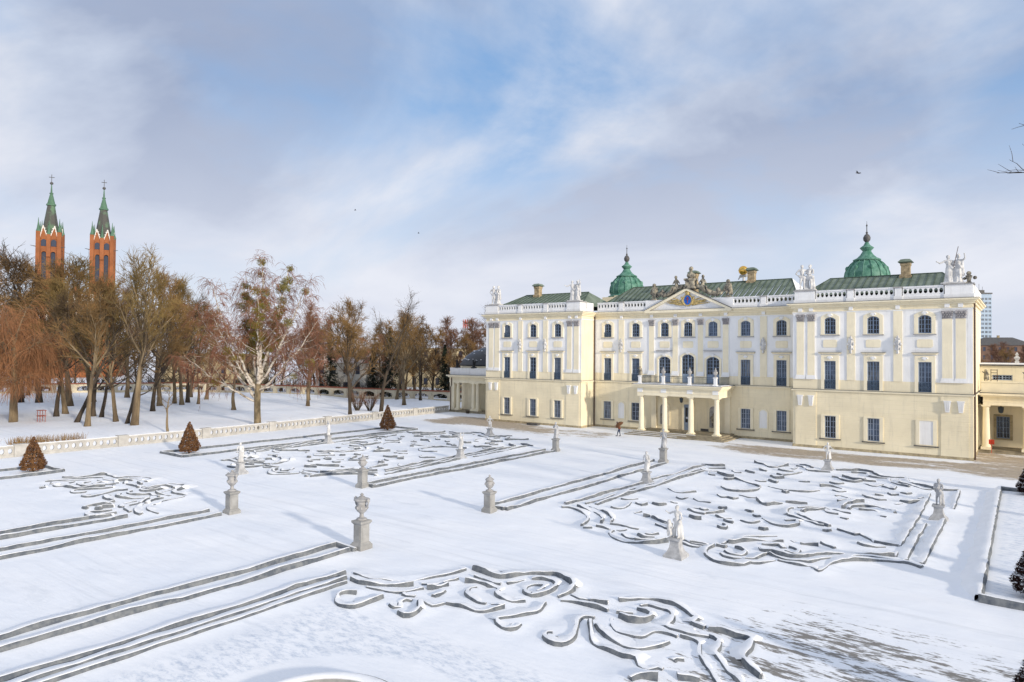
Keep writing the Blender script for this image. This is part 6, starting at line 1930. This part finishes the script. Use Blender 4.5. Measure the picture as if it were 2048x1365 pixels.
# trees standing just outside the right edge; their boughs reach into the picture
tree('edge', 42.3, -42.5, 27.5, 'bare tree at the right edge with only bough tips in view, the nearer one', 'trees at the right edge', None, 1.3, 1.0)
tree('edge', 41.6, -27.0, 25.0, 'bare tree at the right edge with only bough tips in view, the farther one', 'trees at the right edge', None, 4.0, 1.0)

# ---- birch with mistletoe
def birch():
    rng = random.Random(101)
    wood, tw = MB(), MB()
    t = thing('birch_tree', 'large spreading white birch with reddish drooping twigs and green mistletoe', 'tree', (-48.3, -27.1, ground_z(-48.3, -27.1)))
    balls = []
    trunk = grow(rng, Vector((0, 0, -0.3)), Vector((0, 0, 1)), 6.2, 6, 0.02, 0.02)
    MB().tube(trunk, [0.55, 0.47, 0.44, 0.42, 0.42, 0.42, 0.44], 10).build('trunk_base', M['bark_birch_base'], t, smooth='all')
    camx = Vector((math.cos(YAW), math.sin(YAW), 0))
    away = Vector((-math.sin(YAW), math.cos(YAW), 0))
    # main stems: (sideways, depth, height) of the tip, start height, radius
    ST = [(-8.6, 1.5, 15.5, 3.6, 0.24), (-6.0, -1.5, 19.0, 4.6, 0.22), (-2.6, 2.0, 20.5, 5.4, 0.26), (0.7, -0.5, 22.6, 5.6, 0.33), (3.4, 1.0, 21.5, 5.6, 0.24), (6.6, -1.0, 19.5, 5.2, 0.2),
          (7.6, 2.0, 15.0, 4.6, 0.2), (-9.6, -1.0, 9.6, 3.4, 0.16), (1.5, -4.5, 17.5, 5.2, 0.18), (-1.5, 5.0, 18.0, 5.2, 0.18), (8.6, -2.0, 9.5, 5.0, 0.13), (-4.3, -4.0, 14.5, 4.6, 0.15)]
    for i, (sx_, dp, hz_, h0, r_) in enumerate(ST):
        a = Vector((0, 0, h0))
        e = camx * sx_ + away * dp + Vector((0, 0, hz_))
        mid = a.lerp(e, 0.45) + (camx * sx_ + away * dp) * 0.10 + Vector((0, 0, -0.4))
        pts = []
        for k in range(13):
            u = k / 12
            p = a * (1 - u) ** 2 + mid * 2 * u * (1 - u) + e * u * u
            pts.append(p + Vector((rng.gauss(0, 0.12), rng.gauss(0, 0.12), rng.gauss(0, 0.1))) * (0.3 if k in (0,) else 1))
        wood.tube(pts, [r_ * (1 - 0.86 * (k / 12)) for k in range(13)], 7, False)
        for b in range(20):
            tb = 0.3 + 0.7 * (b + rng.random()) / 20
            p2, d2 = along(pts, min(tb, 0.99))
            d3 = rdir(rng, d2, R(30 + 30 * rng.random()))
            L = 3.6 * (1.25 - tb) * (0.6 + 0.7 * rng.random()) + 0.9
            br = grow(rng, p2, d3, L, 6, 0.10, 0.02)
            wood.tube(br, [max(0.016, r_ * 0.26 * (1.3 - tb)) * (1 - 0.7 * k / 6) for k in range(7)], 4, False)
            for q in range(10):
                p4, d4 = along(br, 0.25 + 0.75 * rng.random())
                d5 = rdir(rng, d4, R(35 + 40 * rng.random()))
                d5.z -= 0.15
                L2 = 0.9 + 1.0 * rng.random()
                tp = grow(rng, p4, d5.normalized(), L2, 4, 0.12, -0.26)
                tw.tube(tp, [0.024, 0.021, 0.018, 0.014, 0.009], 3, False)
                for s_ in range(3):
                    p6, d6 = along(tp, rng.random())
                    d7 = rdir(rng, d6, R(30))
                    d7.z -= 0.4
                    tw.tube(grow(rng, p6, d7.normalized(), 0.8 * (0.5 + rng.random()), 3, 0.08, -0.3), [0.017, 0.015, 0.012, 0.008], 3, False)
            if rng.random() < (0.36 if abs(sx_) < 4 else 0.07):
                balls.append((p2 + d3 * 0.5, 0.3 + 0.36 * rng.random()))
        if i in (2, 3, 4):
            for k in range(15):
                p2, _d = along(pts, 0.3 + 0.6 * rng.random())
                balls.append((p2 + Vector((rng.gauss(0, 0.5), rng.gauss(0, 0.5), rng.gauss(0, 0.5))), 0.35 + 0.4 * rng.random()))
    wood.build('trunk', M['bark_birch'], t, smooth='all')
    tw.build('crown', mat('birch_twigs', (0.27, 0.12, 0.07), 0.95, 0.35, 0.3), t)
    mm = MB()
    for k in range(420):
        d = Vector((rng.gauss(0, 1), rng.gauss(0, 1), rng.gauss(0, 1))).normalized()
        c = d * (rng.random() ** 0.45)
        u = (d + Vector((rng.gauss(0, 0.6), rng.gauss(0, 0.6), rng.gauss(0, 0.6)))).normalized()
        v_ = u.orthogonal().normalized()
        mm.quad(c - u * 0.14, c + v_ * 0.05, c + u * 0.14, c - v_ * 0.05)
    MM = mm.mesh('mistletoe', M['mistle'])
    for c, r_ in balls:
        o = obj('mistletoe', MM, t, c)
        o.scale = (r_ * 1.15, r_ * 1.15, r_)
birch()

# ---- weeping willow
def willow(x, y, h, label, seed):
    rng = random.Random(seed)
    wood, tw = MB(), MB()
    t = thing('weeping_willow', label, 'tree', (x, y, ground_z(x, y)), 0, 'orange weeping willows at the left edge')
    trunk = grow(rng, Vector((0, 0, -0.3)), Vector((0, 0, 1)), h * 0.62, 8, 0.05, 0.02)
    wood.tube(trunk, [0.55 * (1 - 0.75 * k / 8) for k in range(9)], 9)
    for l in range(15):
        p, d = along(trunk, 0.3 + 0.69 * (l + rng.random()) / 15)
        az = l * 2.4
        el = R(38 + 30 * rng.random())
        L = h * (0.28 + 0.16 * rng.random())
        limb = grow(rng, p, Vector((math.cos(az) * math.cos(el), math.sin(az) * math.cos(el), math.sin(el))), L, 8, 0.08, -0.05)
        wood.tube(limb, [0.16 * (1 - 0.85 * k / 8) for k in range(9)], 5, False)
        for b in range(13):
            p2, d2 = along(limb, 0.25 + 0.75 * rng.random())
            d3 = rdir(rng, d2, R(50))
            d3.z += 0.1
            br = grow(rng, p2, d3.normalized(), 1.6 + 1.2 * rng.random(), 4, 0.1, -0.12)
            wood.tube(br, [0.035, 0.03, 0.024, 0.018, 0.012], 4, False)
            for q in range(13):
                p4, d4 = along(br, rng.random())
                d5 = (rdir(rng, d4, R(60)) + Vector((0, 0, -0.35))).normalized()
                L2 = (2.2 + 3.2 * rng.random()) * h / 19
                pts = [p4]
                dd = d5
                for k in range(5):
                    dd = (dd + Vector((rng.gauss(0, 0.05), rng.gauss(0, 0.05), -0.42))).normalized()
                    nx_ = pts[-1] + dd * (L2 / 5)
                    if nx_.z < 2.0 + 1.5 * rng.random():
                        break
                    pts.append(nx_)
                if len(pts) > 2:
                    tw.tube(pts, [0.020 - 0.0022 * k for k in range(len(pts))], 3, False)
    wood.build('trunk', M['bark'], t, smooth='all')
    tw.build('crown', M['willow'], t)
willow(-73.0, -47.5, 17.6, 'orange weeping willow at the left picture edge, nearer one', 7)
willow(-86.0, -46.5, 17.0, 'orange weeping willow at the left picture edge, farther one behind the other', 8)

# ---- spruces, bushes
def spruce(x, y, h, label, seed):
    rng = random.Random(seed)
    t = thing('spruce_tree', label, 'tree', (x, y, 0), 0, 'dark spruces near the arcade wall')
    MB().tube([(0, 0, -0.2), (0, 0, h * 0.97)], [0.2, 0.03], 7).build('trunk', M['bark_dk'], t)
    m = MB()
    z = 0.6
    while z < h:
        u = z / h
        rad = (1 - u) * h * 0.2 + 0.12
        for k in range(9):
            a = rng.random() * 6.28
            tip = Vector((rad * math.cos(a), rad * math.sin(a), z - rad * 0.30))
            b0 = Vector((0, 0, z))
            for q in range(14):
                s_ = 0.12 + 0.88 * rng.random()
                c = b0.lerp(tip, s_) + Vector((rng.gauss(0, 0.08), rng.gauss(0, 0.08), rng.gauss(0, 0.05)))
                d = Vector((math.cos(a + rng.gauss(0, 0.7)), math.sin(a + rng.gauss(0, 0.7)), -0.35)).normalized() * (0.16 + 0.16 * rng.random())
                w_ = Vector((-d.y, d.x, rng.gauss(0, 0.1))) * 0.4
                m.quad(c - d, c + w_, c + d, c - w_)
        z += 0.30
    m.build('crown', M['spruce'], t)
spruce(-75.5, 22.0, 15.4, 'dark spruce behind the forked tree by the arcade wall', 1)
spruce(-66.2, 29.5, 12.0, 'dark spruce just left of the gallery with the black dome', 2)
spruce(-93.1, 20.0, 14.6, 'dark spruce in front of the red-roofed house', 3)
spruce(-83.0, 24.0, 11.5, 'dark spruce half hidden behind the bushy-crowned brown tree', 4)
def bush(x, y, h, label, seed):
    rng = random.Random(seed)
    m, w = MB(), MB()
    t = thing('bare_bush', label, 'bush', (x, y, ground_z(x, y)), 0, 'bare bushes in the park')
    for k in range(46):
        a = rng.random() * 6.28
        d = Vector((math.cos(a) * 0.42, math.sin(a) * 0.42, 1)).normalized()
        p = grow(rng, Vector((0.25 * math.cos(a), 0.25 * math.sin(a), -0.1)), d, h * (0.7 + 0.4 * rng.random()), 5, 0.06, 0.02)
        w.tube(p, [0.035, 0.03, 0.024, 0.018, 0.014, 0.008], 4, False)
        for q in range(7):
            p2, d2 = along(p, 0.3 + 0.7 * rng.random())
            m.tube(grow(rng, p2, rdir(rng, d2, R(28)), 0.7, 2, 0.1, 0.05), [0.014, 0.011, 0.006], 3, False)
    w.build('stems', M['bark_dk'], t)
    m.build('crown', M['twig_red'], t)
bush(-55.1, -4.1, 3.2, 'bare reddish bush in the snow left of the forked tree, left one', 1)
bush(-53.5, -2.8, 3.0, 'bare reddish bush in the snow left of the forked tree, right one', 2)
M['feeder'] = mat('faded_red_wood', (0.30, 0.07, 0.04), 0.8)
fd = thing('bird_feeder', 'small red wooden frame standing in the snow under the willow', 'feeder', (-69.9, -45.3, ground_z(-69.9, -45.3)))
for sx in (-0.45, 0.45):
    for sy in (-0.3, 0.3):
        MB().box(sx - 0.03, sx + 0.03, sy - 0.03, sy + 0.03, -0.1, 1.5).build('post', M['feeder'], fd)
MB().box(-0.55, 0.55, -0.4, 0.4, 0.75, 0.83).build('shelf', M['feeder'], fd)
MB().box(-0.6, 0.6, -0.45, 0.45, 1.5, 1.55).build('roof', M['feeder'], fd)
# low rocks along the canal bank
rng = random.Random(31)
for k, (x, y, lab) in enumerate(((-48.6, -57.5, 'brown tuft of reeds on the canal bank, leftmost'), (-49.3, -53.4, 'brown tuft of reeds on the canal bank, middle one'), (-49.0, -50.2, 'large brown tuft of reeds on the canal bank above the far left cone'))):
    m = MB()
    for q in range(240):
        a = rng.random() * 6.28
        r_ = rng.random() ** 0.5 * (0.9 + 0.3 * k)
        c = Vector((r_ * math.cos(a) * 0.6, r_ * math.sin(a) * 1.5, -0.15))
        m.tube([c, c + Vector((rng.gauss(0, 0.2), rng.gauss(0, 0.2), 0.55 + 0.4 * rng.random()))], [0.018, 0.006], 3, False)
    tag(m.build('reed_tuft', mat('dry_reeds', (0.30, 0.19, 0.08), 0.9, 0.4, 3) if k == 0 else bpy.data.materials['dry_reeds'], loc=(x, y, ground_z(x, y))), lab, 'reeds', 'reed tufts on the canal bank')

# brushwood closing the view under the trees, behind the arcade wall
def thicket():
    rng = random.Random(44)
    m = MB()
    LN = [(-172, -62), (-150, -30), (-134, 4), (-108, 18), (-92, 22), (-75, 26), (-56, 30)]
    for a, b in zip(LN[:-1], LN[1:]):
        L_ = math.hypot(b[0] - a[0], b[1] - a[1])
        for k in range(int(L_ * 1.1)):
            t = rng.random()
            off = rng.random() * 7
            x0, y0 = a[0] + (b[0] - a[0]) * t - off * 0.5, a[1] + (b[1] - a[1]) * t + off
            hh = 2.5 + 4.5 * rng.random() * (0.5 + 0.5 * math.sin(x0 * 0.21) ** 2)
            for q in range(6):
                az = rng.random() * 6.28
                d = Vector((math.cos(az) * 0.4, math.sin(az) * 0.4, 1)).normalized()
                p = grow(rng, Vector((x0 + 0.3 * math.cos(az), y0 + 0.3 * math.sin(az), -0.1)), d, hh * (0.6 + 0.5 * rng.random()), 4, 0.08, 0.0)
                m.tube(p, [0.07, 0.06, 0.045, 0.03, 0.02], 3, False)
                for s_ in range(7):
                    p2, d2 = along(p, 0.25 + 0.75 * rng.random())
                    m.tube(grow(rng, p2, rdir(rng, d2, R(35)), 0.9 + 0.8 * rng.random(), 2, 0.12, 0.05), [0.035, 0.028, 0.015], 3, False)
    tag(m.build('brushwood', M['twig_dk']), 'brown leafless brushwood beyond the arcade wall', 'brushwood', None, 'stuff')
thicket()

# ================================================================== arcade wall, town, church
aw = thing('arcade_wall', 'low cream wall with arched openings and red tiled coping beyond the park', 'wall', (0, 0, 0))
AP = [(-160.0, -48.0), (-146.0, -26.0), (-128.0, 6.0), (-107.8, 12.0), (-92.0, 15.6), (-75.6, 18.6), (-58.0, 22.2), (-45.6, 24.0)]
M['cream'] = mat('cream_wall', (0.70, 0.62, 0.46), 0.9, 0.2, 0.6)
M['tile'] = mat('red_roof_tile', (0.34, 0.12, 0.07), 0.85, 0.3, 1.5)
M['void'] = mat('dark_opening', (0.05, 0.06, 0.09), 0.8)
for (a, b) in zip(AP[:-1], AP[1:]):
    a, b = Vector((*a, 0)), Vector((*b, 0))
    L_ = (b - a).length
    n = max(1, round(L_ / 4.2))
    ang = math.atan2(b.y - a.y, b.x - a.x)
    for k in range(n):
        p = a.lerp(b, k / n)
        w_ = L_ / n
        m = MB()
        op = arch(w_ / 2 - 0.55, 0.75, 1.85, 0.4)
        ot = [(-w_ / 2, -0.4), (w_ / 2, -0.4)] + [((w_ / 2) * (1 - 2 * i / (len(op) - 3)), 2.25) for i in range(len(op) - 2)]
        m.ringplate([(x + w_ / 2, z) for x, z in ot], [(x + w_ / 2, z) for x, z in op], -0.2, 0.2)
        m.box(-0.32, 0.32, -0.3, -0.2, -0.3, 2.25)
        bay_ = obj('bay', m.mesh('bay', M['cream']), aw, p, ang)
        obj('coping', MB().prism_y([(-0.02, 2.25), (w_ + 0.02, 2.25), (w_ + 0.02, 2.5), (-0.02, 2.5)], -0.32, 0.32).mesh('coping', M['tile']), aw, p, ang)
def house(name, label, cat, loc, rz, W, D_, H_, roofh, wm, rm, storeys, cols, snow=0.0, group=None):
    t = thing(name, label, cat, loc, rz, group)
    ops = []
    sh_ = H_ / storeys
    for s_ in range(storeys):
        for c in range(cols):
            cx_ = -W / 2 + W * (c + 0.5) / cols
            ops.append((cx_ - 0.55, cx_ + 0.55, s_ * sh_ + sh_ * 0.3, s_ * sh_ + sh_ * 0.8))
    m = MB()
    wall_sheet(m, -D_ / 2, -W / 2, W / 2, 0, H_, ops, 0.2)
    m.quad((W / 2, -D_ / 2, 0), (W / 2, D_ / 2, 0), (W / 2, D_ / 2, H_), (W / 2, -D_ / 2, H_)).quad((-W / 2, D_ / 2, 0), (-W / 2, -D_ / 2, 0), (-W / 2, -D_ / 2, H_), (-W / 2, D_ / 2, H_)).quad((W / 2, D_ / 2, 0), (-W / 2, D_ / 2, 0), (-W / 2, D_ / 2, H_), (W / 2, D_ / 2, H_))
    m.build('wall', M[wm], t)
    pmsh = {}
    for (a, b, c, d) in ops:
        key = (round(b - a, 2), round(d - c, 2))
        if key not in pmsh:
            pmsh[key] = MB().box(-(b - a) / 2, (b - a) / 2, 0.1, 0.18, 0, d - c).mesh('window', M['void'])
        obj('window', pmsh[key], t, ((a + b) / 2, -D_ / 2, c))
    r_ = MB()
    e = 0.5
    A, B, C_, D2 = (-W / 2 - e, -D_ / 2 - e, H_), (W / 2 + e, -D_ / 2 - e, H_), (W / 2 + e, D_ / 2 + e, H_), (-W / 2 - e, D_ / 2 + e, H_)
    hipx = min(D_ / 2, W / 2 - 0.5)
    E_, F_ = (-W / 2 + hipx, 0, H_ + roofh), (W / 2 - hipx, 0, H_ + roofh)
    r_.quad(A, B, F_, E_).quad(C_, D2, E_, F_).quad(B, C_, F_).quad(D2, A, E_).quad(A, D2, C_, B)
    ro = r_.build('roof', M[rm], t)
    MB().box(-0.5, 0.5, -0.4, 0.4, H_ + roofh * 0.5, H_ + roofh + 1.0).build('chimney', M['brick_chim'], ro)
    return t
M['tile_snow'] = mat('snowy_red_tiles', (0.80, 0.76, 0.74), 0.9, 0, 0.35, col2=(0.36, 0.16, 0.11), thr=(0.42, 0.56))
M['roof_snow'] = mat('snowy_roof', (0.82, 0.84, 0.88), 0.9, 0.12, 0.3)
M['ochre'] = mat('ochre_render', (0.62, 0.50, 0.30), 0.9, 0.15, 0.3)
M['pale'] = mat('pale_render', (0.72, 0.68, 0.60), 0.9, 0.12, 0.3)
house('town_house', 'cream house with steep snowy red roof behind the birch', 'house', (-96.5, 30.0, 0), R(28), 15, 11, 7.6, 6.2, 'pale', 'tile_snow', 2, 5)
house('town_building', 'long ochre three-storey building seen through the trees left of the palace', 'building', (-96.0, 72.0, 0), R(37), 46, 14, 11.5, 1.6, 'ochre', 'roof_snow', 3, 14)
house('town_building', 'ochre building with snowy roof between the church and the birch', 'building', (-146.0, 22.0, 0), R(37), 26, 12, 9.5, 2.2, 'ochre', 'roof_snow', 3, 8)
mk = thing('radio_mast', 'red and white striped mast rising over the trees left of the palace', 'mast', (-118.0, 96.0, 0))
MAST = [mat('mast_red', (0.55, 0.10, 0.06), 0.7), mat('mast_white', (0.75, 0.72, 0.70), 0.7)]
for k in range(7):
    m = MB()
    z0_, z1_ = k * 3.1, k * 3.1 + 3.05
    for i in range(4):
        cx_, cy_ = (-0.5, 0.5, 0.5, -0.5)[i], (-0.5, -0.5, 0.5, 0.5)[i]
        nx2, ny2 = (0.5, 0.5, -0.5, -0.5)[i], (-0.5, 0.5, 0.5, -0.5)[i]
        m.tube([(cx_, cy_, z0_), (cx_, cy_, z1_)], 0.10, 4).tube([(cx_, cy_, z0_), (nx2, ny2, z1_)], 0.06, 4).tube([(nx2, ny2, z0_), (cx_, cy_, z1_)], 0.06, 4)
    m.build('section', MAST[k % 2], mk)
# ---- twin-towered church
ch = thing('church', 'red brick neo-gothic church with two tall green-spired towers rising behind the park', 'church', (-236.0, 20.4, 0), R(62))
ch.scale = (1, 1, 0.923)
M['brick'] = mat('red_church_brick', (0.33, 0.12, 0.048), 0.9, 0.25, 0.25, bump=0.02, bscale=3)
M['spire_dk'] = mat('dark_slate_spire', (0.085, 0.085, 0.075), 0.7, 0, 0.25, col2=(0.12, 0.20, 0.12), thr=(0.38, 0.5))
M['spire_gr'] = mat('verdigris', (0.11, 0.21, 0.135), 0.7, 0.25, 0.4)
M['white_st'] = mat('white_gable_stone', (0.75, 0.70, 0.64), 0.85)
def tower(cx_):
    hw = 3.1
    ops = [(cx_ + s * 1.35 - 0.75, cx_ + s * 1.35 + 0.75, 37.5, 48.2) for s in (-1, 1)]
    m = MB()
    wall_sheet(m, -hw, cx_ - hw, cx_ + hw, 0, 55.0, ops, 0.8)
    m.box(cx_ - hw, cx_ + hw, -hw + 0.82, hw, 0, 54.9)
    t = m.build('tower', M['brick'], ch)
    for s in (-1, 1):
        MB().prism_y([(cx_ + s * 1.35 + p[0], p[1]) for p in arch(0.74, 37.6, 48.0, 0.7)], -hw + 0.55, -hw + 0.75).build('belfry_opening', M['void'], t)
        MB().ringplate([(cx_ + s * 1.35 + p[0], p[1]) for p in arch(0.95, 37.3, 48.9, 0.9)], [(cx_ + s * 1.35 + p[0], p[1]) for p in arch(0.72, 37.5, 48.0, 0.7)], -hw - 0.12, -hw).build('belfry_arch', M['brick'], t)
        MB().prism_y([(cx_ + s * 1.45 + p[0], p[1]) for p in arch(0.8, 50.0, 52.6, 0.75)], -hw - 0.14, -hw - 0.02).build('gable_window', M['void'], t)
        g = MB().prism_y([(cx_ + s * 1.45 - 1.3, 52.8), (cx_ + s * 1.45 + 1.3, 52.8), (cx_ + s * 1.7, 57.4)], -hw - 0.1, -hw + 0.6).build('gable', M['brick'], t)
        w_ = MB()
        for s2 in (-1, 1):
            w_.tube([(cx_ + s * 1.45 + s2 * 1.35, -hw - 0.2, 52.4), (cx_ + s * 1.7, -hw - 0.2, 57.8)], 0.15, 5)
            for k in range(5):
                u = k / 5
                w_.ball((cx_ + s * 1.45 + s2 * 1.45 * (1 - u), -hw - 0.2, 52.6 + 5.2 * u), 0.2, 6, 4)
        w_.build('gable_coping', M['white_st'], t)
        # side faces
        for ya, yb in ((-1.9, -0.6), (0.6, 1.9)):
            MB().box(cx_ + s * (hw + 0.02) - 0.05, cx_ + s * (hw + 0.02) + 0.05, ya, yb, 38, 47).build('belfry_opening', M['void'], t)
        for yy in (-1.7, 1.7):
            MB().tube([(cx_ + s * (hw + 0.1), yy - 1.5, 52.4), (cx_ + s * (hw + 0.1), yy, 57.6), (cx_ + s * (hw + 0.1), yy + 1.5, 52.4)], 0.13, 5).build('gable_coping', M['white_st'], t)
    for px_ in (-1, 0, 1):
        for py_ in (-1, 0, 1):
            if px_ == 0 and py_ == 0:
                continue
            x_, y_ = cx_ + px_ * hw, py_ * hw
            z_ = 55.5 if abs(px_) + abs(py_) == 2 else 54.5
            MB().box(x_ - 0.62, x_ + 0.62, y_ - 0.62, y_ + 0.62, 0 if abs(px_) + abs(py_) == 2 else 46, z_).build('buttress', M['brick'], t)
            MB().lathe(x_, y_, [(0.75, z_), (0.45, z_ + 1.2), (0.16, z_ + 3.6), (0.05, z_ + 5.2)], 8).build('pinnacle', M['spire_gr'], t)
    for s in (-1, 1):
        MB().tube([(cx_ + s * hw, -hw, 49.6), (cx_ + s * (hw + 2.0), -hw - 1.2, 49.9)], [0.22, 0.08], 5).build('gargoyle', M['lead'], t)
    MB().lathe(cx_, 0, [(2.9, 53.5), (2.6, 56.0), (1.15, 66.0)], 8).build('spire', M['spire_dk'], t)
    MB().lathe(cx_, 0, [(1.5, 66.0), (1.5, 66.6), (1.2, 66.8), (0.45, 70.4), (0.6, 70.5), (0.6, 70.9), (0.3, 71.0), (0.14, 74.2)], 8).build('spire_top', M['spire_gr'], t)
    MB().ball((cx_, 0, 74.6), 0.55, 10, 8).build('ball', M['lead'], t)
    MB().tube([(cx_, 0, 75), (cx_, 0, 78.0)], 0.10, 5).tube([(cx_ - 0.85, 0, 76.9), (cx_ + 0.85, 0, 76.9)], 0.12, 5).build('cross', M['lead'], t)
for c in (-8.0, 8.0):
    tower(c)
M['void2'] = mat('white_blind_niche', (0.72, 0.68, 0.62), 0.9)
nv = MB().box(-5.0, 5.0, -2.0, 46.0, 0, 26.0).box(-13.5, 13.5, 6.0, 46.0, 0, 15.0)
nv.quad((-5.4, -2.4, 26), (-5.4, 46, 26), (0, 46, 36), (0, -2.4, 36)).quad((5.4, 46, 26), (5.4, -2.4, 26), (0, -2.4, 36), (0, 46, 36))
nv.quad((-5.0, -2.02, 26), (5.0, -2.02, 26), (0, -2.02, 35.5))
nv.build('nave', M['brick'], ch)
MB().quad((5.5, 46, 26.1), (5.5, -2.5, 26.1), (0.05, -2.5, 36.2), (0.05, 46, 36.2)).build('roof_snow', M['roof_snow'], ch)
for s in (-1, 1):
    MB().quad((s * 13.8, 6, 15), (s * 13.8, 46, 15), (s * 5, 46, 20), (s * 5, 6, 20)).build('aisle_roof', M['roof_snow'], ch)
for x_ in (-10.6, -8.0, -5.4, -2.4, 0, 2.4, 5.4, 8.0, 10.6):
    for z_ in (22, 29):
        yy = -3.96 if abs(x_) > 4.1 else -2.16
        MB().prism_y([(x_ + p[0], p[1]) for p in arch(0.55, z_, z_ + 4.2, 0.5)], yy, yy + 0.14).build('blind_niche', M['void2'], ch)
MB().prism_y([(p[0], p[1]) for p in arch(2.4, 8, 18, 2.2)], -2.3, -2.05).build('portal_window', M['void'], ch)

# ---- right background
hr = thing('apartment_tower', 'pale blue-white high-rise block behind the palace at the right', 'building', (6.8, 523.2, 0), math.atan2(6.4, 8.5))
W_, H_ = 10.6, 56.0
M['hr'] = mat('pale_concrete', (0.38, 0.46, 0.54), 0.85, 0.08, 0.1)
M['hrw'] = mat('tower_glass', (0.16, 0.20, 0.25), 0.3, 0.5, 0.2)
ops = []
for f_ in range(17):
    for c in range(4):
        x_ = -W_ / 2 + W_ * (c + 0.5) / 4
        ops.append((x_ - 0.95, x_ + 0.95, 3.0 + f_ * 3.0 + 0.7, 3.0 + f_ * 3.0 + 2.2))
m = MB()
wall_sheet(m, -7, -W_ / 2, W_ / 2, 0, H_, ops, 0.4)
m.quad((W_ / 2, -7, 0), (W_ / 2, 7, 0), (W_ / 2, 7, H_), (W_ / 2, -7, H_)).quad((-W_ / 2, 7, 0), (-W_ / 2, -7, 0), (-W_ / 2, -7, H_), (-W_ / 2, 7, H_)).quad((W_ / 2, 7, 0), (-W_ / 2, 7, 0), (-W_ / 2, 7, H_), (W_ / 2, 7, H_)).quad((-W_ / 2, -7, H_), (W_ / 2, -7, H_), (W_ / 2, 7, H_), (-W_ / 2, 7, H_))
m.build('wall', M['hr'], hr)
wmsh = MB().box(-0.95, 0.95, 0.25, 0.35, 0, 1.5).mesh('window', M['hrw'])
for a, b, c, d in ops:
    obj('window', wmsh, hr, ((a + b) / 2, -7, c))
MB().box(-5.6, 5.6, -7.6, 7.6, H_, H_ + 0.9).box(-1.5, 3.0, -3, 3, H_ + 0.9, H_ + 3.2).build('roof_edge', M['lead'], hr)
MB().tube([(1, 0, H_ + 3), (1, 0, H_ + 8)], 0.12, 4).tube([(3.5, 0, H_ + 0.9), (3.5, 0, H_ + 6)], 0.1, 4).build('antenna', M['lead'], hr)
M['brickd'] = mat('dark_old_brick', (0.20, 0.125, 0.09), 0.9, 0.3, 0.2)
house('brick_building', 'dark brick building among bare trees beside the high-rise', 'building', (24.0, 330.0, 0), R(20), 26, 14, 16.0, 4.0, 'brickd', 'lead', 4, 8)
for k, (x, y, h) in enumerate(((8, 210, 14), (14, 225, 15), (19, 205, 14), (25, 220, 15.5), (30, 200, 14), (35, 216, 15), (40, 205, 14), (46, 222, 15), (17, 250, 16), (28, 260, 17), (38, 255, 17))):
    tree('bg1' if k % 2 else 'bg2', x, y, h, 'brown bare tree behind the right gallery below the high-rise', 'bare trees beyond the right gallery', None, None, 1.3)
# distant wood closing the horizon behind the park
rng = random.Random(12)
wd = MB()
src_v, src_f = bare_tree(5, nl=9, nb=5, nt_=4, ns=2, twr=0.06, fork=0.15)[1].v, None
tw5 = bare_tree(5, nl=8, nb=5, nt_=4, ns=1, twr=0.07, fork=0.15)[1]
for k in range(70):
    a = R(94 + 74 * k / 70)
    dist = 250 + 70 * rng.random()
    px_, py_ = 34 + dist * math.cos(a), -80 + dist * math.sin(a)
    s_ = 0.62 + 0.25 * rng.random()
    ca, sa = math.cos(k * 1.3), math.sin(k * 1.3)
    n0 = len(wd.v)
    wd.v += [(px_ + s_ * 1.5 * (x * ca - y * sa), py_ + s_ * 1.5 * (x * sa + y * ca), s_ * z) for x, y, z in tw5.v]
    wd.f += [tuple(n0 + i for i in f) for f in tw5.f]
o = wd.build('distant_wood', M['twig_dk'])
tag(o, 'brown leafless wood closing the horizon behind the park', 'wood', None, 'stuff')
# ---- birds
def bird(px_dir, dist, s_, label):
    m = MB()
    m.tube([(-0.22, 0, 0), (-0.1, 0, 0.02), (0.08, 0, 0.03), (0.2, 0, 0.02), (0.27, 0, 0.0)], [0.01, 0.05, 0.065, 0.04, 0.008], 8)
    for sg in (-1, 1):
        n = len(m.v)
        m.v += [(0.1, sg * 0.04, 0.04), (-0.08, sg * 0.04, 0.04), (0.0, sg * 0.34, 0.16), (0.1, sg * 0.32, 0.17), (-0.05, sg * 0.62, 0.08), (0.1, sg * 0.04, 0.02), (-0.08, sg * 0.04, 0.02), (0.0, sg * 0.34, 0.14), (0.1, sg * 0.32, 0.15)]
        m.f += [(n, n + 1, n + 2, n + 3), (n + 3, n + 2, n + 4), (n + 5, n + 8, n + 7, n + 6), (n + 8, n + 4, n + 7)]
    o = m.build('bird', BLK, None, False, CAM_POS + Vector(px_dir) * dist, 0.6)
    o.scale = (s_, s_, s_)
    o.rotation_euler = (0.5, 0.1, 0.8)
    tag(o, label, 'bird', 'birds in the sky')
bird((-0.1705, 0.9572, 0.2339), 75, 1.0, 'small dark bird in the sky above the right wing')
bird((-0.7512, 0.6292, 0.1994), 130, 0.9, 'tiny dark bird in the middle of the sky, left one')
bird((-0.6950, 0.6983, 0.1715), 140, 0.9, 'tiny dark bird in the middle of the sky, right one')
